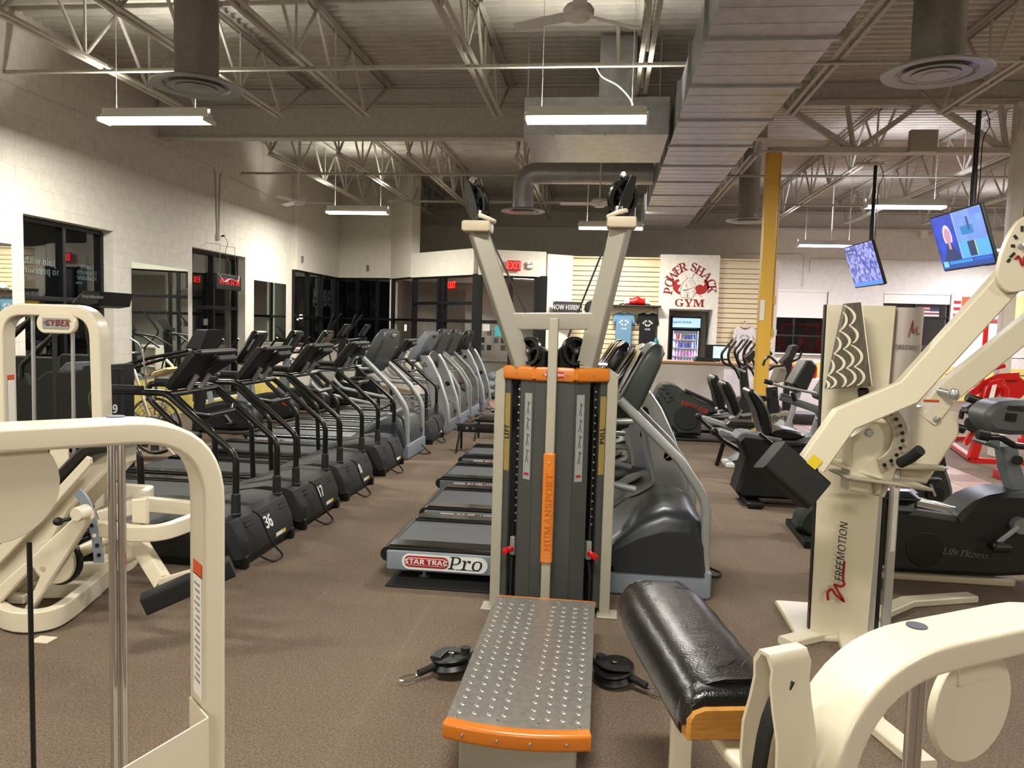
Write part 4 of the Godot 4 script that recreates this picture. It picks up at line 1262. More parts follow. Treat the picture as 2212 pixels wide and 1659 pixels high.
		m = mb(); m.tube([V(0, 0.055, 0) + dir * 0.08, V(0, 0.04, 0) + dir * 0.16], 0.016, 10); part(f, "rubber_stop", m, M.rubber)
		var lk = []
		for k in 14:
			var a = TAU * k / 14
			lk.append(V(0, 0.03, 0) + dir * (0.205 + cos(a) * 0.042) + (dir.cross(Vector3.UP) * 0.8 + V(0, 0.25, 0)) * sin(a) * 0.016)
		m = mb(); m.tube(lk, 0.004, 6, true); part(f, "snap_hook", m, M.chrome)
		m = mb(); m.tube([V(0, 0.06, 0) - dir * 0.06, V(0, 0.07, 0) - dir * 0.14], 0.015, 8); part(f, "link", m, M.black)

# five-spoke black cable pulley, axis along z of b
func pulley(t: Node3D, c: Vector3, b: Basis, r: float) -> Node3D:
	var ax = b * Basis(V(1, 0, 0), PI / 2)
	var m = mb()
	m.lathe([[r * 0.78, -0.014], [r, -0.014], [r, -0.009], [r * 0.9, 0.0], [r, 0.009], [r, 0.014], [r * 0.78, 0.014], [r * 0.78, -0.014]], c, ax, 28, 30)
	var o = part(t, "pulley_rim", m, M.black_tube)
	m = mb()
	for i in 3:
		var a = TAU * i / 3 + 0.4
		m.box(c + b * V(cos(a) * r * 0.45, sin(a) * r * 0.45, 0), V(r * 0.8, r * 0.2, 0.016), 0.002, b * Basis(V(0, 0, 1), a))
	m.lathe([[0.0, -0.018], [r * 0.26, -0.018], [r * 0.26, 0.018], [0.0, 0.018]], c, ax, 16)
	part(o, "spokes", m, M.charcoal)
	m = mb(); m.lathe([[0.0, -0.026], [0.009, -0.024], [0.009, 0.024], [0.0, 0.026]], c, ax, 10); part(o, "axle", m, M.chrome)
	return o

# ---------- treadmills; front at the origin, facing +x ----------
func deck(t: Node3D, L: float, W: float, y: float, side: Material, belt: Material, rail: Material, x1 := -0.55) -> void:
	var m = mb(); m.box(V((-L + x1) / 2, y * 0.62, 0), V(L + x1, y * 0.62, W), 0.012); part(t, "deck_frame", m, side)
	m = mb(); m.box(V((-L + x1) / 2, y - 0.012, 0), V(L + x1 - 0.04, 0.012, W * 0.62), 0.004); part(t, "belt", m, belt)
	for e in [-1, 1]:
		m = mb(); m.box(V((-L + x1) / 2, y - 0.004, e * W * 0.405), V(L + x1 - 0.01, 0.04, W * 0.17), 0.012); part(t, "landing_rail", m, rail)
	m = mb(); m.tube([V(-L - 0.0, y - 0.05, -W * 0.46), V(-L - 0.0, y - 0.05, W * 0.46)], 0.045, 14); part(t, "rear_roller", m, M.black)
	for e in [-1, 1]:
		m = mb(); m.lathe([[0.035, 0.0], [0.035, 0.012], [0.012, 0.016], [0.012, y * 0.4]], V(-L + 0.22, 0.0, e * W * 0.4), Basis(), 12); part(t, "foot", m, M.bluegrey)
func treadmill_black(z: float, num: String, label: String) -> void:
	var t = thing("treadmill", label, "treadmill", V(-2.15, 0, z), 0, "treadmills of the left row")
	var W = 0.84
	deck(t, 2.05, W, 0.17, M.charcoal, M.belt, M.black_gloss, -0.62)
	var m = mb()
	var rings = []
	for q in [[-0.5, 0.10], [-0.47, 0.03], [-0.4, 0.0], [0.4, 0.0], [0.47, 0.03], [0.5, 0.10]]:
		var r = PackedVector3Array()
		var c: float = q[1]
		for p in [[0.0 - c * 0.5, 0.07], [0.0 - c, 0.17], [-0.06 - c, 0.305 - c * 0.5], [-0.11 - c, 0.335 - c * 0.8], [-0.30, 0.345 - c * 0.8], [-0.52, 0.30 - c * 0.6], [-0.80 + c, 0.195], [-0.80 + c, 0.07]]: r.append(V(p[0], p[1], q[0] * W))
		rings.append(r)
	m.loft(rings, 35.0)
	var h = part(t, "motor_hood", m, M.black_tex)
	for e in [-0.3, 0.0, 0.3]:
		for k in 2:
			m = mb(); m.box(V(-0.047 + 0.012 * k, 0.275 - k * 0.026, e * W), V(0.012, 0.007, 0.10), 0.0, Basis(V(0, 0, 1), deg_to_rad(-25))); part(h, "vent", m, M.black)
	m = mb(); m.box(V(0.0, 0.1, -0.12), V(0.003, 0.026, 0.10)); part(h, "white_sticker", m, M.paper)
	m = mb(); m.box(V(0.0, 0.1, -0.20), V(0.003, 0.026, 0.05)); part(h, "yellow_sticker", m, M.label_yellow)
	if num: letters(t, num, V(-0.016, 0.215, 0.02), 0.085, M.white_ink, face_basis(V(0, 0, -1), V(-0.42, 1, 0).normalized()), true, "Droid Sans", "number", 0.85, 0.003)
	m = mb(); m.box(V(-0.40, 0.055, 0), V(0.76, 0.07, W * 0.93), 0.01); part(t, "skirt", m, M.black)
	for e in [-1, 1]:
		m = mb(); m.box(V(-0.02, 0.04, e * W * 0.42), V(0.05, 0.08, 0.05), 0.006); part(t, "front_foot", m, M.black)
		var zz = e * W * 0.36
		m = mb(); m.tube(fillet([V(-0.10, 0.30, zz), V(-0.10, 0.70, zz), V(-0.56, 1.07, zz), V(-1.06, 1.07, zz), V(-1.06, 0.96, zz), V(-0.74, 0.68, zz), V(-0.72, 0.17, zz)], 0.12, 6), 0.021, 12); part(t, "handrail", m, M.black_tube)
		m = mb(); m.lathe([[0.034, 0.0], [0.036, 0.012], [0.03, 0.02], [0.028, 0.13], [0.022, 0.14]], V(-0.10, 0.32, zz), Basis(), 14); part(t, "rail_boot", m, M.charcoal)
		m = mb(); m.tube([V(-0.72, 1.085, zz), V(-1.0, 1.085, zz)], 0.026, 12); part(t, "grip", m, M.rubber)
	m = mb(); m.tube([V(-0.55, 1.06, -W * 0.36), V(-0.55, 1.06, W * 0.36)], 0.02, 10); part(t, "cross_bar", m, M.black_tube)
	m = mb(); m.tube(fillet([V(-0.42, 0.95, -W * 0.36), V(-0.36, 0.92, -W * 0.2), V(-0.36, 0.92, W * 0.2), V(-0.42, 0.95, W * 0.36)], 0.06), 0.018, 10); part(t, "cross_bar", m, M.black_tube)
	# console: a wide book-shaped slab leaning away
	var cb = Basis(V(0, 0, 1), deg_to_rad(42))
	m = mb()
	for e in [-1, 1]: m.prism(rrect(0.30, 0.25, 0.02), V(-0.50, 1.21, e * 0.13), 0.05, cb * Basis(V(1, 0, 0), PI / 2 + 0.0) * Basis(V(0, 1, 0), 0.18 * e), 0.008)
	var c = part(t, "console", m, M.black_tex)
	m = mb(); m.box(V(-0.385, 1.325, 0.0), V(0.05, 0.035, 0.50), 0.012); part(c, "top_ledge", m, M.charcoal)
	for e in [-1, 1]:
		m = mb(); m.tube([V(-0.55, 1.06, 0.08 * e), V(-0.48, 1.17, 0.08 * e)], 0.02, 8); part(t, "console_stem", m, M.silver)
	m = mb(); m.tube(curve([V(-0.02, 0.34, 0.25), V(0.02, 0.30, 0.22), V(0.06, 0.12, 0.14), V(0.11, 0.012, 0.08), V(0.10, 0.01, 0.2), V(0.03, 0.05, 0.24)]), 0.007, 6); part(t, "power_cord", m, M.rubber)

# profile treadmill with straight side posts (grey hood) or wide columns (silver)
func treadmill_grey(at: Vector3, st: Dictionary, label: String, group: String) -> Node3D:
	var t = thing("treadmill", label, "treadmill", at, 0, group)
	var W: float = st.get("w", 0.84)
	var L: float = st.get("len", 1.92)
	deck(t, L, W, st.get("y", 0.20), st.side, st.get("belt", M.belt_grey), M.black_gloss, -0.55)
	var m
	var rings = []
	var hm: Material = st.hood
	for q in [[-0.5, 0.14], [-0.485, 0.07], [-0.44, 0.02], [-0.36, 0.0], [0.36, 0.0], [0.44, 0.02], [0.485, 0.07], [0.5, 0.14]]:
		var c: float = q[1]
		var r = PackedVector3Array()
		var top: float = st.get("top", 0.51)
		for p in [[-0.02 - c * 0.2, 0.14], [-0.03 - c * 0.4, top * 0.6], [-0.06 - c * 0.6, top * 0.88 - c * 0.5], [-0.14, top - c * 0.8], [-0.28, top * 1.02 - c * 0.9], [-0.42, top * 0.9 - c * 0.8], [-0.56, top * 0.66 - c * 0.5], [-0.68, 0.24], [-0.72, 0.14]]: r.append(V(p[0], p[1], q[0] * W))
		rings.append(r)
	m = mb(); m.loft(rings, 55.0); var hd = part(t, "motor_hood", m, hm)
	m = mb(); m.lathe([[0.001, 0.0], [0.10, 0.0], [0.11, 0.01], [0.10, 0.014], [0.0, 0.004]], V(-0.40, st.get("top", 0.58) * 0.93, 0), Basis(V(0, 0, 1), 0.5), 20); part(hd, "scoop", m, M.charcoal)
	for e in [-1, 1]:
		for k in 3:
			m = mb(); m.box(V(-0.022, 0.24 + k * 0.02, e * W * 0.33), V(0.01, 0.007, 0.09)); part(hd, "vent", m, M.black)
	m = mb(); m.box(V(-0.35, 0.09, 0), V(0.70, 0.17, W * 0.98), 0.015); part(t, "base", m, st.base)
	# uprights
	for e in [-1, 1]:
		var zz = e * W * 0.43
		if st.kind == "post":
			m = mb(); m.sweep(rrect(0.055, 0.07, 0.018, 2), fillet([V(-0.035, 0.10, zz), V(-0.045, 0.58, zz), V(-0.20, 0.80, zz), V(-0.56, 1.14, zz)], 0.3, 7), V(0, 0, 1), 50); part(t, "upright", m, st.post)
		else:
			m = mb()
			var rr = []
			for q in [[0.16, -0.10, 0.28], [0.45, -0.13, 0.26], [0.80, -0.23, 0.22], [1.0, -0.31, 0.18], [1.10, -0.36, 0.14]]:
				var rg = PackedVector3Array()
				for p in rrect(q[2], 0.075, 0.03, 3): rg.append(V(q[1] + p.x, q[0], zz + p.y))
				rr.append(rg)
			m.loft(rr, 60)
			var u = part(t, "upright", m, st.post)
			m = mb(); m.lathe([[0.034, 0.0], [0.040, 0.003], [0.038, 0.006], [0.034, 0.006], [0.034, 0.0]], V(-0.16, 0.66, zz + 0.038 ), Basis(V(1, 0, 0), PI / 2), 20); m.box(V(-0.16, 0.66, zz + 0.041), V(0.05, 0.007, 0.003), 0, Basis(V(0, 0, 1), 0.7)); part(u, "round_emblem", m, M.silver)
		# long handrail
		m = mb(); m.tube(fillet([V(-0.48, 1.02, zz), V(-1.10, 0.98, zz), V(-1.20, 0.86, zz), V(-1.05, 0.72, zz), V(-0.45, 0.62 if st.kind == "post" else 0.70, zz)], 0.14, 6), 0.02, 12); part(t, "handrail", m, st.get("rail", M.silver_paint))
	if st.kind != "post":
		m = mb()
		var arch = []
		for k in 9:
			var a = PI * k / 8
			arch.append(V(-0.34, 0.92 + sin(a) * 0.16, -cos(a) * W * 0.40))
		m.sweep(rrect(0.18, 0.07, 0.03), arch, V(1, 0, 0), 60); part(t, "arch", m, M.charcoal)
	m = mb(); m.tube([V(-0.50, 1.03, -W * 0.42), V(-0.50, 1.03, W * 0.42)], 0.022, 10); part(t, "cross_bar", m, M.charcoal)
	# console slab
	var ch: float = st.get("ch", 0.52)
	var cb = Basis(V(0, 0, 1), deg_to_rad(st.get("tilt", -25.0)))
	m = mb()
	var pr = []
	for q in [[-0.5, 0.05, 0.75], [-0.42, 0.12, 0.9], [-0.1, 0.14, 1.0], [0.3, 0.12, 0.96], [0.45, 0.09, 0.86], [0.5, 0.05, 0.70]]:
		var rg = PackedVector3Array()
		for p in rrect(q[1], W * 0.86 * q[2], 0.03, 3): rg.append(V(-0.46, 1.21, 0) + cb * V(p.x, q[0] * ch, p.y))
		pr.append(rg)
	m.loft(pr, 55)
	var c = part(t, "console", m, st.console)
	m = mb(); m.box(V(-0.46, 1.21, 0) + cb * V(-0.072, 0.06, 0), V(0.008, ch * 0.5, W * 0.5), 0.002, cb); part(c, "display", m, M.black_gloss)
	m = mb(); m.prism(rrect(0.16, 0.04, 0.02, 4), V(-0.46, 1.21, 0) + cb * V(0.058, 0.42 * ch, 0), 0.02, cb * Basis(V(0, 1, 0), PI / 2), 0.004); part(c, "hand_slot", m, M.silver_paint if st.get("slot", false) else M.black)
	m = mb(); m.tube(curve([V(-0.01, 0.1, -0.2), V(0.07, 0.012, -0.22), V(0.13, 0.01, -0.12), V(0.09, 0.01, -0.02), V(0.0, 0.012, -0.05)]), 0.007, 6); part(t, "power_cord", m, M.rubber)
	# text along the near side of the deck
	if st.has("text"):
		var zt = W * 0.5 + 0.003
		if st.text == "star":
			m = mb(); m.prism(rrect(0.52, 0.095, 0.045, 6), V(-L + 0.36, 0.125, zt), 0.003); part(t, "white_badge", m, M.white_ink)
			m = mb(); m.prism(rrect(0.27, 0.068, 0.032, 6), V(-L + 0.25, 0.127, zt + 0.003), 0.003); part(t, "red_badge", m, M.red_ink)
			m = mb(); m.prism(rrect(0.245, 0.046, 0.021, 6), V(-L + 0.25, 0.127, zt + 0.005), 0.002); part(t, "white_badge", m, M.white_ink)
			m = mb(); m.prism(rrect(0.238, 0.039, 0.019, 6), V(-L + 0.25, 0.127, zt + 0.0065), 0.002); part(t, "red_badge", m, M.red_ink)
			letters(t, "STAR TRAC", V(-L + 0.25, 0.127, zt + 0.008), 0.029, M.white_ink, Basis(), true, "Droid Sans", "lettering", 1.32, 0.002)
			letters(t, "Pro", V(-L + 0.49, 0.128, zt + 0.003), 0.075, M.black_ink, Basis(), false, "Droid Serif", "lettering", 1.25, 0.002, true)
			m = mb(); m.box(V(-L + 0.50, 0.093, zt + 0.003), V(0.14, 0.003, 0.002)); part(t, "underline", m, M.black_ink)
		else:
			m = mb(); m.box(V((-L - 0.6) / 2 + 0.05, 0.135, zt - 0.002), V(L - 0.75, 0.055, 0.004), 0.001); part(t, "silver_strip", m, M.white_plastic)
			letters(t, "Life Fitness", V(-L + 0.42, 0.135, zt + 0.002), 0.05, M.red_ink, Basis(), true, "Droid Serif", "lettering", 1.0, 0.002, true)
			if st.text == "life95": letters(t, "95t", V(-L + 0.78, 0.133, zt + 0.002), 0.032, M.mid_grey, Basis(), false, "Droid Sans", "lettering", 1.0, 0.002)
	return t
func treadmill_rows() -> void:
	treadmill_black(-4.80, "36", "black treadmill marked thirty-six, closest to the cream leg machine")
	treadmill_black(-5.74, "17", "black treadmill marked seventeen, next to the one marked thirty-six")
	treadmill_black(-6.70, "20", "black treadmill marked twenty, third of the black ones")
	treadmill_black(-7.82, "", "unnumbered black treadmill between number 20 and a grey-hooded treadmill")
	var star = {"kind": "post", "side": M.bluegrey, "hood": M.grey_plastic, "base": M.bluegrey, "post": M.silver_paint, "console": M.grey_plastic, "slot": true, "ch": 0.56, "text": "star"}
	var life = {"kind": "column", "side": M.mid_grey, "hood": M.charcoal, "base": M.mid_grey, "post": M.silver, "console": M.charcoal, "text": "life", "y": 0.19, "top": 0.42, "tilt": -32.0}
	var g = "treadmills of the left row"
	treadmill_grey(V(-2.15, 0, -8.82), star, "grey treadmill with silver posts, beside the last numbered black one", g)
	treadmill_black(-9.95, "", "black treadmill squeezed between two grey-hooded treadmills")
	var l2 = life.duplicate(); l2.hood = M.grey_plastic; l2.console = M.mid_grey
	treadmill_grey(V(-2.15, 0, -10.95), l2, "silver-column treadmill with a pale console, in the left row", g)
	star.erase("text")
	treadmill_grey(V(-2.15, 0, -11.95), star, "second grey-hooded silver-post treadmill in the left row", g)
	treadmill_grey(V(-2.15, 0, -12.92), star, "last grey-hooded silver-post treadmill, close to the entrance glass", g)
	var l3 = life.duplicate(); l3.hood = M.grey_plastic
	treadmill_grey(V(-2.12, 0, -13.92), l3, "dark treadmill at the end of the left row by the entrance", g)
	g = "treadmills of the right row"
	var pro = star.duplicate(); pro.text = "star"; pro.console = M.green_grey; pro.slot = false; pro.hood = mat("hood_slate", Color(0.15, 0.165, 0.18), 0.35)
	treadmill_grey(V(0.66, 0, -4.84), pro, "grey treadmill with a red STAR TRAC Pro badge on its side", g)
	var m = mb(); m.box(V(0, 0.006, 0), V(0.62, 0.012, 0.4), 0.003); solo("floor_mat", m, M.rubber, "thin black rubber mat under the treadmill with the red badge", "mat", V(-0.92, 0.0, -4.50))
	var lf = life.duplicate(); lf.console = M.black_gloss
	treadmill_grey(V(0.64, 0, -5.90), lf, "silver-column treadmill next to the one with the red badge", g)
	lf = lf.duplicate(); lf.text = "life95"
	treadmill_grey(V(0.52, 0, -7.00), lf, "silver treadmill marked 95t, second of the silver-column ones", g)
	lf = lf.duplicate(); lf.text = "life"
	treadmill_grey(V(0.50, 0, -8.15), lf, "last silver-column treadmill of the right row, beside the rowers", g)

# ---------- cream frames right in front ----------
func front_frames() -> void:
	var m
	# left frame
	var n = V(0.7071, 0, 0.7071)
	var u = V(0.7071, 0, -0.7071)
	var leg = V(-1.007, 0, -1.856)
	var t = thing("stack_frame", "cream arched weight stack frame with guide rods, standing on the open carpet", "gym machine", leg)
	var path = fillet([V(0, 0, 0), V(0, 1.272, 0), V(0, 1.272, 0) - u * 0.74, V(0, 0, 0) - u * 0.74], 0.19, 10)
	m = mb(); m.sweep(rrect(0.055, 0.125, 0.009, 3), path, n, 50); part(t, "arch", m, M.cream)
	m = mb(); m.lathe([[0.0, 0.0], [0.021, 0.0], [0.021, 0.0035], [0.0, 0.004]], on_y(250, 900, 1.3) - leg + V(0, -0.0015, 0), Basis(), 24); part(t, "top_disc", m, mat("disc_grey", Color(0.30, 0.30, 0.36), 0.5))  # grey disc drawn where the bar has its hole
	for d in [-0.0105, 0.0105]:
		m = mb()
		var r = on_plane(255, 1300, n, -2.025) - leg + u * d
		m.tube([V(r.x, 0.05, r.z), V(r.x, 1.25, r.z)], 0.0095, 14); part(t, "guide_rod", m, M.chrome)
	# round pulley covers hanging from the bar, strap between them
	for d in [-0.026, 0.026]:
		m = mb()
		var c = on_plane(-16, 1052, n, -2.02 + d) - leg
		var b = face_basis(u)
		var poly = PackedVector2Array()
		for k in 23:
			var a = deg_to_rad(38.0 - 256.0 * k / 22)
			poly.append(Vector2(cos(a), sin(a)) * 0.128)
		poly.append(Vector2(-0.06, 0.105)); poly.append(Vector2(0.072, 0.105))
		m.prism(poly, c, 0.006, b, 0.0015); part(t, "pulley_cover", m, M.cream)
	m = mb(); var pc = on_plane(-16, 1052, n, -2.02) - leg; m.lathe([[0.03, -0.018], [0.11, -0.018], [0.11, 0.018], [0.03, 0.018]], pc, Basis(face_basis(u).x, -face_basis(u).z, face_basis(u).y), 28); part(t, "pulley_wheel", m, M.black)
	m = mb(); var s0 = on_plane(63, 1170, n, -2.02) - leg; m.box(V(s0.x, s0.y / 2, s0.z), V(0.010, s0.y, 0.018), 0.002, face_basis(u)); part(t, "lift_strap", m, M.black)
	# warning label on the inner face of the leg
	var li = V(0, 0, 0) - u * 0.0285
	m = mb(); m.box(li + V(0, 0.73, 0) + n * 0.015, V(0.072, 0.32, 0.002), 0, face_basis(n)); part(t, "white_label", m, M.paper)
	m = mb(); m.box(li + V(0, 0.905, 0) + n * 0.015, V(0.072, 0.036, 0.002), 0, face_basis(n)); part(t, "orange_label", m, M.label_orange)
	for k in 16:
		m = mb(); m.box(li + V(0, 0.865 - k * 0.017, 0) + n * (0.013 + 0.004 * (k % 3)) - u * 0.0008, V(0.046 - 0.008 * (k % 3), 0.006, 0.002), 0, face_basis(n)); part(t, "print_line", m, M.label_grey)
	# bent guard plate at the foot
	var hh = 0.55
	var c0 = V(-0.952, 0, -1.757) - leg
	var c1 = V(-1.10, 0, -1.27) - leg
	var c2 = V(-1.053, 0, -1.851) - leg
	m = mb(); m.box((c0 + c1) / 2 + V(0, hh / 2 + 0.01, 0), V((c1 - c0).length(), hh - 0.02, 0.005), 0.001, face_basis(c0 - c1)); m.box((c0 + c2) / 2 + V(0, hh / 2 + 0.01, 0), V((c2 - c0).length(), hh - 0.02, 0.005), 0.001, face_basis(c0 - c2)); part(t, "guard_plate", m, M.cream)
	m = mb(); m.box(-u * 0.37 + V(0, 0.02, 0), V(0.86, 0.04, 0.125), 0.01, face_basis(u)); part(t, "floor_bar", m, M.cream)

	# right frame
	n = V(0.52, 0, 0.854)
	u = V(0.854, 0, -0.52)
	var outer = on_plane(1793, 1640, n, -0.891)
	leg = outer + u * 0.0275 - n * 0.06
	leg.y = 0
	t = thing("stack_frame", "cream arched frame holding a worn black bench pad", "gym machine", leg)
	path = fillet([V(0, 0, 0), V(0, 0.972, 0), V(0, 0.972, 0) + u * 0.82, u * 0.82], 0.27, 12)
	m = mb(); m.sweep(rrect(0.055, 0.12, 0.010, 3), path, n, 50); part(t, "arch", m, M.cream)
	m = mb(); m.lathe([[0.0, 0.0], [0.019, 0.0], [0.019, 0.003], [0.0, 0.0035]], on_y(1980, 1352, 1.0) - leg + V(0, -0.0012, 0), Basis(), 24); part(t, "top_disc", m, M.disc_grey)  # same grey disc at the hole of this bar
	for d in [-0.0105, 0.0105]:
		var r = on_plane(1976, 1550, n, -0.951) - leg + u * d
		m = mb(); m.tube([V(r.x, 0.05, r.z), V(r.x, 0.95, r.z)], 0.0095, 14); part(t, "guide_rod", m, M.chrome)
	var dc = on_plane(2095, 1520, n, -1.0) - leg
	m = mb(); m.lathe([[0.0, -0.009], [0.118, -0.009], [0.12, -0.006], [0.12, 0.006], [0.118, 0.009], [0.0, 0.009]], dc, Basis(u, -n, V(0, 1, 0)), 36); part(t, "pulley_cover", m, M.cream)
	m = mb(); m.box(dc + V(0, 0.10, 0), V(0.12, 0.1, 0.03), 0.004, face_basis(u)); part(t, "hanger", m, M.cream)
	m = mb(); m.box(V(dc.x, 0.25, dc.z) + u * 0.05, V(0.05, 0.46, 0.05), 0.004, face_basis(u)); part(t, "weight_column", m, M.black)
	# S-shaped twin plates on the outside of the leg, black belt between
	var outl = []
	var inl = []
	for q in [[-0.036, -0.27], [-0.046, -0.2], [-0.044, -0.14], [-0.03, -0.09], [-0.022, -0.05], [-0.024, -0.02], [-0.012, 0.0], [0.012, 0.0], [0.024, -0.02], [0.022, -0.05], [0.03, -0.09], [0.044, -0.14], [0.046, -0.2], [0.036, -0.27]]:
		outl.append(q[0]); outl.append(q[1])
		inl.push_front(q[1] - (0.006 if q[1] > -0.03 else 0.0)); inl.push_front(q[0] * (1.0 - 0.006 / maxf(absf(q[0]), 0.007)))
	m = mb(); m.prism(P2(outl + inl), -u * 0.065 - n * 0.02 + V(0, 1.01, 0), 0.085, Basis(-n, Vector3.UP, -u), 0.0, 40); part(t, "strap_guide", m, M.cream)
	m = mb(); m.sweep(rrect(0.010, 0.030, 0.003, 1), curve([-u * 0.06 - n * 0.01 + V(0, 0.96, 0), -u * 0.105 - n * 0.012 + V(0, 0.86, 0), -u * 0.118 - n * 0.012 + V(0, 0.6, 0), -u * 0.118 - n * 0.012 + V(0, 0.05, 0)]), n, 40); part(t, "belt", m, M.black)
	m = mb(); m.box(u * 0.41 + V(0, 0.02, 0), V(0.94, 0.04, 0.12), 0.01, face_basis(u)); part(t, "floor_bar", m, M.cream)
	# bench pad
	var ctr = [on_y(1408, 1290, 0.60), on_y(1440, 1330, 0.612), on_y(1487, 1398, 0.615), on_y(1538, 1470, 0.612), on_y(1583, 1535, 0.606)]
	var base = V(ctr[2].x, 0, ctr[2].z)
	var p = thing("bench_pad", "cracked shiny black bench pad with a bare wooden end", "bench pad", base)
	var wd = [0.26, 0.28, 0.275, 0.275, 0.27]
	var sm = curve(ctr, 4)
	var rings = []
	for i in sm.size():
		var a: Vector3 = sm[maxi(i - 1, 0)]
		var b: Vector3 = sm[mini(i + 1, sm.size() - 1)]
		var d: Vector3 = (b - a).normalized()
		var sx = d.cross(Vector3.UP).normalized()
		var up = (V(0, 1, 0) + sx * -0.12).normalized()
		var w: float = wd[mini(i / 4, 4)] * (1.0 if i > 1 else [0.86, 0.97][i])
		var th = 0.115 * (1.0 if i > 1 else [0.75, 0.94][i])
		var rg = PackedVector3Array()
		for q in 18:
			var an = PI * q / 17
			var cx = signf(cos(an)) * pow(absf(cos(an)), 0.6)
			rg.append(sm[i] - base + sx * cx * w / 2 + up * (pow(sin(an), 0.7) * th - 0.035 + 0.0025 * sin(i * 2.3 + q)))
		for q in [[0.93, -0.055], [0.6, -0.06], [-0.6, -0.06], [-0.93, -0.055]]: rg.append(sm[i] - base + sx * -q[0] * w / 2 + up * q[1])
		rings.append(rg)
	m = mb(); m.loft(rings, 70); part(p, "cushion", m, M.leather)
	# split seams and cracks in the leather at both ends
	m = mb()
	for k in 26:
		var i = rng.randi_range(1, 3)
		var q = rng.randi_range(5, 13)
		var a: Vector3 = rings[i][q]
		var b: Vector3 = rings[i + (1 if rng.randf() < 0.35 else 0)][q + rng.randi_range(-2, 2)]
		if k > 17:
			i = sm.size() - 4
			a = rings[i][q]; b = rings[i + 1][q + rng.randi_range(-1, 1)]
		var mid = (a + b) / 2 + V(rng.randf_range(-0.004, 0.004), 0.0015, rng.randf_range(-0.004, 0.004))
		m.tube([a, mid, b], 0.0011, 4)
	part(p, "cracks", m, M.charcoal).set_meta("kind", "stuff")
	for q in [7, 12]:
		m = mb(); m.box(rings[0][q] + V(0, 0.004, 0.0), V(0.022, 0.006, 0.012), 0.002, Basis(V(0, 1, 0), q * 0.5)); part(p, "torn_backing", m, M.wood)
	var e0: Vector3 = sm[sm.size() - 1]
	var dd: Vector3 = (sm[sm.size() - 1] - sm[sm.size() - 3]).normalized()
	dd.y = 0
	dd = dd.normalized()
	m = mb(); var eb = Basis(dd.cross(Vector3.UP), Vector3.UP, -dd)
	m.prism(P2([-0.125, -0.05, 0.13, -0.05, 0.13, 0.0, 0.118, 0.022, 0.09, 0.032, -0.09, 0.032, -0.118, 0.02, -0.127, 0.0]), e0 - base + dd * 0.02, 0.06, eb, 0.006); part(p, "wood_board", m, M.wood)
	m = mb(); m.prism(P2([-0.14, -0.02, 0.14, -0.02, 0.13, 0.04, 0.09, 0.068, -0.09, 0.068, -0.13, 0.04]), e0 - base + dd * 0.005, 0.07, eb, 0.012, 60); part(p, "loose_flap", m, M.leather)
	m = mb(); m.sweep(rrect(0.09, 0.035, 0.012, 3), curve([e0 - base + V(0, -0.075, 0) - dd * 0.2, e0 - base + V(0, -0.08, 0) + dd * 0.02, e0 - base + V(0.06, -0.16, 0.10), V(e0.x - base.x + 0.10, 0.02, e0.z - base.z + 0.16)], 5), Vector3.UP, 50); part(p, "support_arm", m, M.cream)
	m = mb(); m.sweep(rrect(0.07, 0.05, 0.012, 3), [V(0.02, 0.55, -0.25), V(0.02, 0.02, -0.25)], V(0, 0, 1), 40); part(p, "rear_leg", m, M.cream)
	m = mb(); m.box(V(0.02, 0.015, -0.25), V(0.3, 0.03, 0.07), 0.008); part(p, "foot_bar", m, M.cream)

